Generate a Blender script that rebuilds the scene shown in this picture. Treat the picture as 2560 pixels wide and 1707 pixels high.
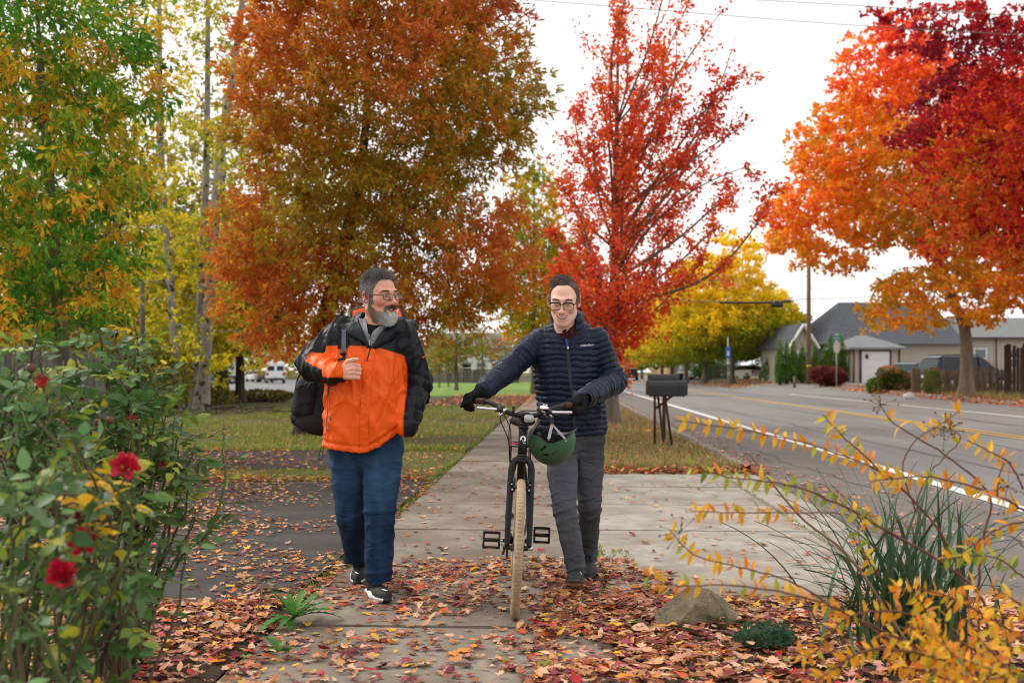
import bpy, bmesh, math, random
import numpy as np
from mathutils import Vector, Matrix, noise as mnoise

scene = bpy.context.scene
for _o in list(bpy.data.objects):
    bpy.data.objects.remove(_o)
R = math.radians
F = 2489.0           # focal length in pixels of the 2560 px wide photograph (35 mm lens)
HC = 1.25            # camera height
HZ = 929.0           # row of the horizon

# ------------------------------------------------------------------ camera
cam_d = bpy.data.cameras.new('camera')
cam = bpy.data.objects.new('camera', cam_d)
scene.collection.objects.link(cam)
cam.location = (0, 0, HC)
cam.rotation_euler = (R(90), 0, 0)
cam_d.sensor_width = 36.0
cam_d.lens = 35.0
cam_d.shift_y = (HZ - 853.5) / 2560.0
cam_d.clip_start = 0.05
cam_d.clip_end = 3000
cam_d.dof.use_dof = True
cam_d.dof.focus_distance = 5.45
cam_d.dof.aperture_fstop = 2.6
cam_d.dof.aperture_blades = 9
scene.camera = cam

# ------------------------------------------------------------------ sky, sun, exposure
SUN_EL, SUN_AZ = R(42), R(-62)       # azimuth from +Y, negative = to the left
world = bpy.data.worlds.new('World')
scene.world = world
world.use_nodes = True
wn = world.node_tree
wn.nodes.clear()
w_out = wn.nodes.new('ShaderNodeOutputWorld')
w_bg = wn.nodes.new('ShaderNodeBackground')
w_sky = wn.nodes.new('ShaderNodeTexSky')
w_sky.sky_type = 'NISHITA'
w_sky.sun_disc = False
w_sky.sun_elevation = SUN_EL
w_sky.sun_rotation = SUN_AZ
w_sky.air_density = 1.0
w_sky.dust_density = 3.0
w_sky.ozone_density = 1.0
w_hs = wn.nodes.new('ShaderNodeHueSaturation')
w_hs.inputs['Saturation'].default_value = 0.12
w_mix = wn.nodes.new('ShaderNodeMix')
w_mix.data_type = 'RGBA'
w_mix.inputs[0].default_value = 0.72           # an even overcast layer over the clear sky
w_mix.inputs[7].default_value = (9.9, 9.8, 9.65, 1)
w_bg.inputs['Strength'].default_value = 0.128
wn.links.new(w_sky.outputs[0], w_hs.inputs['Color'])
wn.links.new(w_hs.outputs[0], w_mix.inputs[6])
wn.links.new(w_mix.outputs[2], w_bg.inputs['Color'])
wn.links.new(w_bg.outputs[0], w_out.inputs['Surface'])
sun_d = bpy.data.lights.new('sun', 'SUN')
sun_d.energy = 1.5
sun_d.angle = R(14)
sun_d.color = (1.0, 0.94, 0.86)
sun = bpy.data.objects.new('sun', sun_d)
scene.collection.objects.link(sun)
_sd = Vector((math.sin(SUN_AZ) * math.cos(SUN_EL), math.cos(SUN_AZ) * math.cos(SUN_EL), math.sin(SUN_EL)))
sun.rotation_euler = _sd.to_track_quat('Z', 'Y').to_euler()
sun.location = (-20, 10, 30)
scene.view_settings.view_transform = 'Standard'
scene.view_settings.look = 'None'
scene.view_settings.exposure = 0.34
scene.view_settings.gamma = 1.0
scene.view_settings.use_curve_mapping = False
scene.cycles.use_denoising = True
scene.cycles.pixel_filter_type = 'BLACKMAN_HARRIS'
scene.cycles.filter_width = 1.1
scene.cycles.max_bounces = 7
scene.cycles.diffuse_bounces = 3
scene.cycles.transparent_max_bounces = 8
scene.cycles.sample_clamp_indirect = 6.0

# ------------------------------------------------------------------ placing
def P(px, py, Y):
    return np.array([(px - 1280.0) * Y / F, Y, HC - (py - HZ) * Y / F])
def GY(py):
    return HC * F / (py - HZ)
def sm(a, b, x):
    t = np.clip((np.asarray(x, float) - a) / (b - a), 0, 1)
    return t * t * (3 - 2 * t)
SL = 0.0466           # the street runs off a little to the right
def hgt(x, y):
    s = x - SL * y
    return 0.47 * sm(32, 76, y) * sm(13, 18.5, s)
def S(s, t, dz=0.0):
    x = s + SL * t
    return np.array([x, t, float(hgt(x, t)) + dz])

# ------------------------------------------------------------------ objects
ORG = {}
def link(o):
    scene.collection.objects.link(o)
    return o
def tag(o, label=None, cat=None, group=None, kind=None):
    if label: o['label'] = label
    if cat: o['category'] = cat
    if group: o['group'] = group
    if kind: o['kind'] = kind
    return o
def thing(name, label, cat, loc, group=None):
    o = link(bpy.data.objects.new(name, None))
    o.empty_display_size = 0.1
    o.location = tuple(float(c) for c in loc)
    ORG[o.name] = np.array(loc, float)
    return tag(o, label, cat, group)
def mesh_from(name, V, Fc, smooth=True, cols=None, mats=None, midx=None):
    me = bpy.data.meshes.new(name)
    V = np.asarray(V, np.float32).reshape(-1, 3)
    if isinstance(Fc, np.ndarray) and Fc.ndim == 2:
        n, k = Fc.shape
        me.vertices.add(len(V)); me.vertices.foreach_set('co', V.ravel())
        me.loops.add(n * k); me.loops.foreach_set('vertex_index', Fc.astype(np.int32).ravel())
        me.polygons.add(n)
        me.polygons.foreach_set('loop_start', (np.arange(n) * k).astype(np.int32))
        me.polygons.foreach_set('loop_total', np.full(n, k, np.int32))
        me.update(calc_edges=True)
    else:
        me.from_pydata([tuple(v) for v in V.tolist()], [], [tuple(int(i) for i in f) for f in Fc])
        me.update()
    me.validate()
    if smooth:
        me.polygons.foreach_set('use_smooth', np.ones(len(me.polygons), bool))
    if cols is not None:
        a = me.color_attributes.new('Col', 'FLOAT_COLOR', 'POINT')
        c = np.ones((len(V), 4), np.float32); c[:, :3] = np.asarray(cols, np.float32)[:, :3]
        a.data.foreach_set('color', c.ravel())
    if mats is not None:
        for m in (mats if isinstance(mats, (list, tuple)) else [mats]):
            me.materials.append(m)
        if midx is not None:
            me.polygons.foreach_set('material_index', np.asarray(midx, np.int32))
    return me
def part(name, VF, m, parent=None, smooth=True, cols=None, midx=None, label=None):
    """mesh object from world-space geometry; under a parent it moves with it"""
    V, Fc = VF
    V = np.asarray(V, float).reshape(-1, 3)
    org = ORG.get(parent.name, np.zeros(3)) if parent is not None else np.zeros(3)
    me = mesh_from(name, V - org, Fc, smooth, cols, m, midx)
    o = link(bpy.data.objects.new(name, me))
    if parent is not None:
        o.parent = parent
        ORG[o.name] = org
    if label: o['label'] = label
    return o
def single(name, VF, m, base, label, cat, group=None, smooth=True, cols=None):
    """a thing that is one mesh, with its origin at its base"""
    V, Fc = VF
    base = np.array(base, float)
    me = mesh_from(name, np.asarray(V, float) - base, Fc, smooth, cols, m)
    o = link(bpy.data.objects.new(name, me)); o.location = tuple(base); ORG[o.name] = base
    return tag(o, label, cat, group)
def struct(name, VF, m, smooth=False, cols=None, kind='structure', parent=None):
    o = part(name, VF, m, parent, smooth, cols)
    if parent is None: o['kind'] = kind
    return o
def copy_tree(o, parent=None):
    c = o.copy(); link(c)
    if parent is not None: c.parent = parent
    ORG[c.name] = ORG.get(o.name, np.zeros(3))
    for ch in o.children:
        copy_tree(ch, c)
    return c

# ------------------------------------------------------------------ geometry
def joinVF(lst):
    Vs, Fs, off, quad = [], [], 0, True
    lst = [(np.asarray(v, float).reshape(-1, 3), f) for v, f in lst]
    ks = set()
    for v, f in lst:
        if isinstance(f, np.ndarray): ks.add(f.shape[1])
        else: ks |= set(len(q) for q in f)
    if len(ks) == 1:
        for v, f in lst:
            Vs.append(v); Fs.append(np.asarray(f) + off); off += len(v)
        return np.vstack(Vs), np.vstack(Fs)
    for v, f in lst:
        Vs.append(v); Fs += [tuple(int(i) + off for i in q) for q in f]; off += len(v)
    return np.vstack(Vs), Fs
def box(c, size, rot=None, bev=0.0):
    c = np.array(c, float); h = np.array(size, float) / 2
    if bev <= 0:
        V = np.array([[x, y, z] for x in (-1, 1) for y in (-1, 1) for z in (-1, 1)], float) * h
        Fc = [(0, 1, 3, 2), (4, 6, 7, 5), (0, 4, 5, 1), (2, 3, 7, 6), (0, 2, 6, 4), (1, 5, 7, 3)]
    else:
        bm = bmesh.new()
        bmesh.ops.create_cube(bm, size=1.0)
        for v in bm.verts: v.co = Vector((v.co.x * 2 * h[0], v.co.y * 2 * h[1], v.co.z * 2 * h[2]))
        bmesh.ops.bevel(bm, geom=bm.edges[:], offset=bev, segments=2, affect='EDGES')
        bm.verts.index_update()
        V = np.array([v.co[:] for v in bm.verts]); Fc = [tuple(v.index for v in f.verts) for f in bm.faces]
        bm.free()
    if rot is not None: V = V @ np.asarray(rot).T
    return V + c, Fc
def rotz(a):
    c, s = math.cos(a), math.sin(a)
    return np.array([[c, -s, 0], [s, c, 0], [0, 0, 1.0]])
def rotx(a):
    c, s = math.cos(a), math.sin(a)
    return np.array([[1.0, 0, 0], [0, c, -s], [0, s, c]])
def roty(a):
    c, s = math.cos(a), math.sin(a)
    return np.array([[c, 0, s], [0, 1.0, 0], [-s, 0, c]])
def unit(v):
    v = np.asarray(v, float); return v / (np.linalg.norm(v) + 1e-12)
def spline(pts, n):
    """Catmull-Rom through the points"""
    p = np.array(pts, float)
    if len(p) == 2:
        t = np.linspace(0, 1, n)[:, None]; return p[0] * (1 - t) + p[1] * t
    q = np.vstack([2 * p[0] - p[1], p, 2 * p[-1] - p[-2]])
    out = []
    for u in np.linspace(0, len(p) - 1 - 1e-6, n):
        i = int(u); t = u - i
        a, b, c, d = q[i], q[i + 1], q[i + 2], q[i + 3]
        out.append(0.5 * (2 * b + (c - a) * t + (2 * a - 5 * b + 4 * c - d) * t * t + (3 * b - a - 3 * c + d) * t ** 3))
    return np.array(out)
def tube(path, rad, n=8, cap=True, ell=None, up=None):
    p = np.array(path, float); m = len(p)
    r = np.broadcast_to(np.asarray(rad, float), (m,)) if np.ndim(rad) < 2 else None
    tan = np.gradient(p, axis=0)
    tan /= np.linalg.norm(tan, axis=1)[:, None] + 1e-12
    u0 = np.array([0, 0, 1.0]) if up is None else np.array(up, float)
    if abs(np.dot(tan[0], u0)) > 0.95: u0 = np.array([0, 1.0, 0])
    a = unit(np.cross(u0, tan[0]))
    th = np.arange(n) * 2 * np.pi / n
    V = []
    for i in range(m):
        a = unit(a - tan[i] * np.dot(a, tan[i])); b = np.cross(tan[i], a)
        ra, rb = (r[i], r[i]) if ell is None else (r[i], r[i] * ell)
        V.append(p[i] + np.outer(np.cos(th) * ra, a) + np.outer(np.sin(th) * rb, b))
    V = np.vstack(V)
    i = np.arange(m - 1)[:, None] * n; j = np.arange(n)[None]; k = (j + 1) % n
    Fc = np.stack([i + j, i + k, i + n + k, i + n + j], -1).reshape(-1, 4)
    if cap:
        V = np.vstack([V, p[0], p[-1]])
        c0, c1 = m * n, m * n + 1
        j = np.arange(n); k = (j + 1) % n
        Fc = np.vstack([Fc, np.stack([k, j, np.full(n, c0), np.full(n, c0)], 1)[:, [0, 1, 2, 2]],
                        np.stack([(m - 1) * n + j, (m - 1) * n + k, np.full(n, c1), np.full(n, c1)], 1)])
        tri = [tuple(f[:3]) if f[2] == f[3] else tuple(f) for f in Fc.tolist()]
        return V, tri
    return V, Fc
def lathe(prof, n=24, c=(0, 0, 0), rot=None):
    """profile of (radius, height) about Z"""
    pr = np.array(prof, float); th = np.arange(n) * 2 * np.pi / n
    V = np.stack([np.outer(pr[:, 0], np.cos(th)), np.outer(pr[:, 0], np.sin(th)), np.repeat(pr[:, 1][:, None], n, 1)], -1).reshape(-1, 3)
    m = len(pr)
    i = np.arange(m - 1)[:, None] * n; j = np.arange(n)[None]; k = (j + 1) % n
    Fc = np.stack([i + j, i + k, i + n + k, i + n + j], -1).reshape(-1, 4)
    if rot is not None: V = V @ np.asarray(rot).T
    return V + np.array(c, float), Fc
def torus(c, R0, r, rot=None, n=48, k=10):
    a = np.arange(n) * 2 * np.pi / n; b = np.arange(k) * 2 * np.pi / k
    A, B = np.meshgrid(a, b, indexing='ij')
    V = np.stack([(R0 + r * np.cos(B)) * np.cos(A), (R0 + r * np.cos(B)) * np.sin(A), r * np.sin(B)], -1).reshape(-1, 3)
    i = np.arange(n)[:, None]; j = np.arange(k)[None]
    i2 = (i + 1) % n; j2 = (j + 1) % k
    Fc = np.stack([i * k + j, i2 * k + j, i2 * k + j2, i * k + j2], -1).reshape(-1, 4)
    if rot is not None: V = V @ np.asarray(rot).T
    return V + np.array(c, float), Fc
def gridmesh(fn, us, vs):
    us = np.asarray(us, float); vs = np.asarray(vs, float)
    V = np.array([fn(u, v) for u in us for v in vs], float)
    n = len(vs)
    i = np.arange(len(us) - 1)[:, None] * n; j = np.arange(n - 1)[None]
    return V, np.stack([i + j, i + n + j, i + n + j + 1, i + j + 1], -1).reshape(-1, 4)
def prism(poly, axis_a, axis_b, axis_n, org, depth):
    """polygon in the plane (a, b) pushed along n"""
    poly = np.array(poly, float); k = len(poly)
    a, b, nn = [np.array(q, float) for q in (axis_a, axis_b, axis_n)]
    base = np.array(org, float) + np.outer(poly[:, 0], a) + np.outer(poly[:, 1], b)
    V = np.vstack([base, base + nn * depth])
    Fc = [tuple(range(k))[::-1], tuple(range(k, 2 * k))] + [(i, (i + 1) % k, k + (i + 1) % k, k + i) for i in range(k)]
    return V, Fc
def ico(c, r, sub=2, scale=(1, 1, 1), rot=None, jit=0, seed=0):
    bm = bmesh.new(); bmesh.ops.create_icosphere(bm, subdivisions=sub, radius=1.0)
    V = np.array([v.co[:] for v in bm.verts]); Fc = np.array([[v.index for v in f.verts] for f in bm.faces]); bm.free()
    if jit:
        V = V * (1 + jit * np.array([mnoise.noise(Vector(v) * 1.7 + Vector((seed * 7.3, 0, 0))) for v in V])[:, None])
    V = V * np.array(scale) * r
    if rot is not None: V = V @ np.asarray(rot).T
    return V + np.array(c, float), Fc

# ------------------------------------------------------------------ materials
MATS = {}
def mat(name, col=(0.5, 0.5, 0.5), rough=0.6, spec=0.3, metal=0.0, attr=False, var=0.0, vscale=8.0, bump=0.0, bscale=40.0,
        transl=0.0, emit=None, alpha=1.0, coat=0.0, objvar=0.0, transm=0.0, stretch=None, sheen=0.0, var2=None, sss=0.0, bdist=0.01, crease=None):
    if name in MATS: return MATS[name]
    m = bpy.data.materials.new(name); m.use_nodes = True
    nt = m.node_tree; N = nt.nodes; L = nt.links; N.clear()
    out = N.new('ShaderNodeOutputMaterial'); bs = N.new('ShaderNodeBsdfPrincipled')
    bs.inputs['Roughness'].default_value = rough
    bs.inputs['Specular IOR Level'].default_value = spec
    bs.inputs['Metallic'].default_value = metal
    bs.inputs['Coat Weight'].default_value = coat
    bs.inputs['Sheen Weight'].default_value = sheen
    bs.inputs['Alpha'].default_value = alpha
    bs.inputs['Transmission Weight'].default_value = transm
    if sss:
        bs.inputs['Subsurface Weight'].default_value = sss
        bs.inputs['Subsurface Radius'].default_value = (0.012, 0.005, 0.003)
        bs.inputs['Subsurface Scale'].default_value = 0.6
    if attr:
        a = N.new('ShaderNodeAttribute'); a.attribute_name = 'Col'; src = a.outputs['Color']
    else:
        c = N.new('ShaderNodeRGB'); c.outputs[0].default_value = (*col, 1); src = c.outputs[0]
    tc = None
    def coords():
        nonlocal tc
        if tc is None:
            t = N.new('ShaderNodeTexCoord'); tc = t.outputs['Object']
            if stretch:
                mp = N.new('ShaderNodeMapping'); mp.inputs['Scale'].default_value = stretch
                L.new(tc, mp.inputs['Vector']); tc = mp.outputs[0]
        return tc
    def modulate(src, fac_socket, amt):
        mr = N.new('ShaderNodeMapRange'); mr.inputs['From Min'].default_value = 0.25; mr.inputs['From Max'].default_value = 0.75
        mr.inputs['To Min'].default_value = 1 - amt; mr.inputs['To Max'].default_value = 1 + amt
        L.new(fac_socket, mr.inputs['Value'])
        vm = N.new('ShaderNodeVectorMath'); vm.operation = 'SCALE'
        L.new(src, vm.inputs[0]); L.new(mr.outputs[0], vm.inputs['Scale'])
        return vm.outputs[0]
    if var:
        nz = N.new('ShaderNodeTexNoise'); nz.inputs['Scale'].default_value = vscale; nz.inputs['Detail'].default_value = 6; nz.inputs['Roughness'].default_value = 0.65
        L.new(coords(), nz.inputs['Vector']); src = modulate(src, nz.outputs['Fac'], var)
    if var2:
        nz = N.new('ShaderNodeTexNoise'); nz.inputs['Scale'].default_value = var2[0]; nz.inputs['Detail'].default_value = 4
        L.new(coords(), nz.inputs['Vector'])
        mr = N.new('ShaderNodeMapRange'); mr.inputs['From Min'].default_value = var2[1]; mr.inputs['From Max'].default_value = var2[2]
        L.new(nz.outputs['Fac'], mr.inputs['Value'])
        mx = N.new('ShaderNodeMix'); mx.data_type = 'RGBA'; L.new(mr.outputs[0], mx.inputs[0]); L.new(src, mx.inputs[6]); mx.inputs[7].default_value = (*var2[3], 1)
        src = mx.outputs[2]
    if objvar:
        oi = N.new('ShaderNodeObjectInfo')
        mr = N.new('ShaderNodeMapRange'); mr.inputs['To Min'].default_value = 1 - objvar; mr.inputs['To Max'].default_value = 1 + objvar
        L.new(oi.outputs['Random'], mr.inputs['Value'])
        vm = N.new('ShaderNodeVectorMath'); vm.operation = 'SCALE'; L.new(src, vm.inputs[0]); L.new(mr.outputs[0], vm.inputs['Scale']); src = vm.outputs[0]
    L.new(src, bs.inputs['Base Color'])
    if bump:
        nz = N.new('ShaderNodeTexNoise'); nz.inputs['Scale'].default_value = bscale; nz.inputs['Detail'].default_value = 5
        L.new(coords(), nz.inputs['Vector'])
        b = N.new('ShaderNodeBump'); b.inputs['Strength'].default_value = bump; b.inputs['Distance'].default_value = bdist
        L.new(nz.outputs['Fac'], b.inputs['Height']); L.new(b.outputs[0], bs.inputs['Normal'])
        if crease:      # sharp folds: ridges where the noise crosses its middle
            n2 = N.new('ShaderNodeTexNoise'); n2.inputs['Scale'].default_value = crease[0]; n2.inputs['Detail'].default_value = 2.5; n2.inputs['Distortion'].default_value = 0.6
            mp = N.new('ShaderNodeMapping'); mp.inputs['Rotation'].default_value = (0.3, 0.5, 0.2); mp.inputs['Scale'].default_value = crease[3]
            t2 = N.new('ShaderNodeTexCoord'); L.new(t2.outputs['Object'], mp.inputs['Vector']); L.new(mp.outputs[0], n2.inputs['Vector'])
            m1 = N.new('ShaderNodeMath'); m1.operation = 'SUBTRACT'; m1.inputs[1].default_value = 0.5; L.new(n2.outputs['Fac'], m1.inputs[0])
            m2 = N.new('ShaderNodeMath'); m2.operation = 'ABSOLUTE'; L.new(m1.outputs[0], m2.inputs[0])
            m3 = N.new('ShaderNodeMath'); m3.operation = 'MINIMUM'; m3.inputs[1].default_value = 0.12; L.new(m2.outputs[0], m3.inputs[0])
            b2 = N.new('ShaderNodeBump'); b2.invert = True; b2.inputs['Strength'].default_value = crease[1]; b2.inputs['Distance'].default_value = crease[2]
            L.new(m3.outputs[0], b2.inputs['Height']); L.new(b.outputs[0], b2.inputs['Normal']); L.new(b2.outputs[0], bs.inputs['Normal'])
    if emit:
        bs.inputs['Emission Color'].default_value = (*emit[0], 1); bs.inputs['Emission Strength'].default_value = emit[1]
    if transl:
        tr = N.new('ShaderNodeBsdfTranslucent'); L.new(src, tr.inputs['Color'])
        mx = N.new('ShaderNodeMixShader'); mx.inputs[0].default_value = transl
        L.new(bs.outputs[0], mx.inputs[1]); L.new(tr.outputs[0], mx.inputs[2]); L.new(mx.outputs[0], out.inputs['Surface'])
    else:
        L.new(bs.outputs[0], out.inputs['Surface'])
    MATS[name] = m
    return m
def srgb(r, g, b):
    c = np.array([r, g, b], float) / 255
    return tuple(np.where(c <= 0.04045, c / 12.92, ((c + 0.055) / 1.055) ** 2.4))

# ------------------------------------------------------------------ signed-distance modelling
def sd_caps(p, a, b, ra, rb=None, flat=None):
    a = np.array(a, float); b = np.array(b, float); rb = ra if rb is None else rb
    ab = b - a; q = p - a
    t = np.clip(q @ ab / max(ab @ ab, 1e-12), 0, 1)
    return np.linalg.norm(q - t[:, None] * ab, axis=1) - (ra + (rb - ra) * t)
def sd_ell(p, c, r, rot=None):
    q = p - np.array(c, float)
    if rot is not None: q = q @ np.asarray(rot)
    r = np.array(r, float)
    k0 = np.linalg.norm(q / r, axis=1); k1 = np.linalg.norm(q / (r * r), axis=1) + 1e-9
    return k0 * (k0 - 1) / k1
def sd_box(p, c, h, rad=0.0, rot=None):
    q = p - np.array(c, float)
    if rot is not None: q = q @ np.asarray(rot)
    q = np.abs(q) - (np.array(h, float) - rad)
    return np.linalg.norm(np.maximum(q, 0), axis=1) + np.minimum(q.max(1), 0) - rad
def smin(a, b, k):
    h = np.clip(0.5 + 0.5 * (b - a) / k, 0, 1)
    return b * (1 - h) + a * h - k * h * (1 - h)
def smax(a, b, k):
    return -smin(-a, -b, k)
def polychain(p, pts, rads, k=0.02):
    """smooth union of tapered capsules along a chain"""
    d = None
    for i in range(len(pts) - 1):
        e = sd_caps(p, pts[i], pts[i + 1], rads[i], rads[i + 1])
        d = e if d is None else smin(d, e, k)
    return d
def surface(fn, lo, hi, h, coarse=4):
    """surface-nets mesh of fn(points) = 0, evaluated in full only near the surface"""
    lo = np.array(lo, float); hi = np.array(hi, float)
    nc = np.ceil((hi - lo) / (h * coarse)).astype(int) + 1
    H = h * coarse
    g = np.stack(np.meshgrid(*[np.arange(k) for k in nc], indexing='ij'), -1)
    dc = fn(lo + (g.reshape(-1, 3) + 0.5) * H).reshape(nc)
    near = np.abs(dc) < H * 1.35
    n = nc * coarse
    D = np.repeat(np.repeat(np.repeat(dc, coarse, 0), coarse, 1), coarse, 2).astype(np.float32)
    ci = np.argwhere(near)
    off = np.stack(np.meshgrid(*[np.arange(coarse)] * 3, indexing='ij'), -1).reshape(-1, 3)
    idx = (ci[:, None, :] * coarse + off[None]).reshape(-1, 3)
    for s in range(0, len(idx), 400000):
        q = idx[s:s + 400000]
        D[q[:, 0], q[:, 1], q[:, 2]] = fn(lo + (q + 0.5) * h)
    ins = D < 0
    c8 = [D[i:n[0] - 1 + i, j:n[1] - 1 + j, k:n[2] - 1 + k] for i in (0, 1) for j in (0, 1) for k in (0, 1)]
    s8 = sum((c < 0).astype(np.int8) for c in c8)
    act = (s8 > 0) & (s8 < 8)
    ca = np.argwhere(act)
    vid = np.full(act.shape, -1, np.int64); vid[tuple(ca.T)] = np.arange(len(ca))
    corner = np.array([(i, j, k) for i in (0, 1) for j in (0, 1) for k in (0, 1)])
    vals = np.stack([c[tuple(ca.T)] for c in c8], 1)
    acc = np.zeros((len(ca), 3)); cnt = np.zeros(len(ca))
    for a in range(8):
        for b in range(a + 1, 8):
            if np.abs(corner[a] - corner[b]).sum() != 1: continue
            va, vb = vals[:, a], vals[:, b]
            m = (va < 0) != (vb < 0)
            t = np.where(m, va / np.where(m, va - vb, 1), 0)
            acc += np.where(m[:, None], corner[a] + t[:, None] * (corner[b] - corner[a]), 0); cnt += m
    V = lo + (ca + acc / cnt[:, None] + 0.5) * h
    quads = []
    for ax in range(3):
        o1, o2 = (ax + 1) % 3, (ax + 2) % 3
        sl = [slice(1, -1)] * 3; sl2 = [slice(1, -1)] * 3
        sl[ax] = slice(0, -1); sl2[ax] = slice(1, None)
        A = ins[tuple(sl)]; B = ins[tuple(sl2)]
        e = np.argwhere(A != B)
        flip = A[tuple(e.T)]
        base = e.copy(); base[:, o1] += 1; base[:, o2] += 1
        def vid_at(d1, d2):
            q = base.copy(); q[:, o1] += d1; q[:, o2] += d2
            return vid[q[:, 0], q[:, 1], q[:, 2]]
        Q = np.stack([vid_at(-1, -1), vid_at(0, -1), vid_at(0, 0), vid_at(-1, 0)], 1)
        Q[~flip] = Q[~flip][:, ::-1]
        quads.append(Q)
    Q = np.vstack(quads); Q = Q[(Q >= 0).all(1)]
    return V, Q
def wob(p, f, seed=0.0):
    """smooth cheap 3-D waviness in -1..1"""
    x, y, z = (p * f).T
    a = np.sin(x + 1.7 * np.sin(y * 0.9 + seed) + seed) + np.sin(y * 1.1 + 1.3 * np.sin(z * 0.8 + 2 * seed) + 2.1)
    return (a + np.sin(z * 1.05 + 1.5 * np.sin(x * 0.7 + 3 * seed) + 4.2)) / 3
# ================================================================== the setting
rng = np.random.default_rng(7)
def strip(s0, s1, t0, t1, dz, ns=3, nt=30, wob_edge=0.0, seed=0):
    ts = np.linspace(t0, t1, nt); ss = np.linspace(0, 1, ns)
    def fn(t, u):
        a = s0 + (wob_edge * math.sin(t * 2.1 + seed) + wob_edge * 0.7 * math.sin(t * 5.3 + seed * 2) if wob_edge else 0)
        b = s1 + (wob_edge * math.sin(t * 1.7 + seed + 2) + wob_edge * 0.7 * math.sin(t * 4.7 + seed) if wob_edge else 0)
        return S(a + (b - a) * u, t, dz)
    V, Fc = gridmesh(fn, ts, ss)
    return V, Fc[:, ::-1]
_tt = np.concatenate([np.linspace(-30, 0, 5), np.linspace(2, 100, 50), np.linspace(110, 300, 12), [500, 900, 1600]])
_ss = np.concatenate([[-1200, -500, -200, -100], np.linspace(-60, 10, 12), np.linspace(11.5, 20, 10), [25, 35, 60, 120, 300, 800]])
V, Fc = gridmesh(lambda t, s: S(s, t, -0.035), _tt, _ss)
M_ground = mat('ground', (0.10, 0.085, 0.05), 0.95, 0.1, var=0.45, vscale=1.2, var2=(0.35, 0.45, 0.62, (0.085, 0.10, 0.03)), bump=0.6, bscale=12)
ground = struct('ground', (V, Fc[:, ::-1]), M_ground)

M_road = mat('asphalt_road', (0.20, 0.188, 0.180), 0.75, 0.35, var=0.16, vscale=2.0, stretch=(1, 0.12, 1), bump=0.25, bscale=160, var2=(0.7, 0.50, 0.70, (0.145, 0.132, 0.124)))
road = struct('road', (lambda r: (r[0], r[1]))(strip(2.42, 17.1, -20, 700, -0.02, ns=14, nt=160)), M_road)
M_shoulder = mat('asphalt_shoulder', (0.15, 0.13, 0.118), 0.8, 0.3, var=0.25, vscale=1.6, bump=0.3, bscale=120)
struct('road_shoulder', strip(2.42, 4.1, -20, 60, -0.015, nt=80), M_shoulder)
M_wline = mat('white_road_paint', (0.72, 0.72, 0.70), 0.6, 0.3, var=0.12, vscale=7, var2=(28, 0.60, 0.72, (0.32, 0.31, 0.30)))
M_yline = mat('yellow_road_paint', (0.62, 0.36, 0.06), 0.6, 0.3, var=0.15, vscale=7, var2=(28, 0.60, 0.75, (0.28, 0.22, 0.12)))
M_crack = mat('crack_tar', (0.045, 0.043, 0.043), 0.6, 0.3)
def crack(s0, t0, t1, seed, w=0.018):
    r = np.random.default_rng(seed); ts = np.linspace(t0, t1, 70); k = np.cumsum(r.normal(0, 0.05, 70))
    V = np.vstack([[S(s0 + k[i] - w * r.uniform(0.3, 1), t, -0.0105), S(s0 + k[i] + w * r.uniform(0.3, 1), t, -0.0105)] for i, t in enumerate(ts)])
    struct('road_crack', (V, [(2 * i, 2 * i + 1, 2 * i + 3, 2 * i + 2) for i in range(69)]), M_crack)
crack(5.6, 9, 40, 1); crack(7.6, 14, 60, 2); crack(10.9, 18, 80, 3, 0.03); crack(3.4, 7, 22, 4, 0.012)
struct('road_edge_line', strip(4.18, 4.36, -20, 500, -0.012, ns=2, nt=160), M_wline)
struct('road_centre_line', strip(8.66, 8.80, -20, 500, -0.012, ns=2, nt=160), M_yline)
struct('road_centre_line', strip(8.96, 9.10, -20, 500, -0.012, ns=2, nt=160), M_yline)
struct('road_edge_line', strip(12.92, 13.10, -20, 56, -0.012, ns=2, nt=60), M_wline)
struct('road_edge_line', strip(12.92, 13.10, 79, 400, -0.012, ns=2, nt=60), M_wline)
M_side = mat('side_street_asphalt', (0.19, 0.18, 0.175), 0.85, 0.2, var=0.2, vscale=1.5, bump=0.2, bscale=60)
struct('side_street', strip(17.0, 60, 60.5, 74.5, -0.015, ns=14, nt=10), M_side)

# kerbs
M_kerb = mat('kerb_concrete', (0.22, 0.20, 0.18), 0.9, 0.2, var=0.3, vscale=3, bump=0.4, bscale=40)
def kerb(name, s0, s1, t0, t1, h, nt=60):
    ts = np.linspace(t0, t1, nt)
    prof = [(s0, -0.1), (s0, h), (s1, h), (s1, -0.1)]
    V, Fc = gridmesh(lambda t, k: S(prof[int(k)][0], t, prof[int(k)][1]), ts, range(4))
    return struct(name, (V, Fc), M_kerb)
kerb('kerb', 17.1, 17.28, -10, 60.3, 0.11)
kerb('kerb', 17.1, 17.28, 75, 300, 0.11)
kerb('kerb', 2.30, 2.44, 12.6, 300, 0.07, 120)

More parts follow.
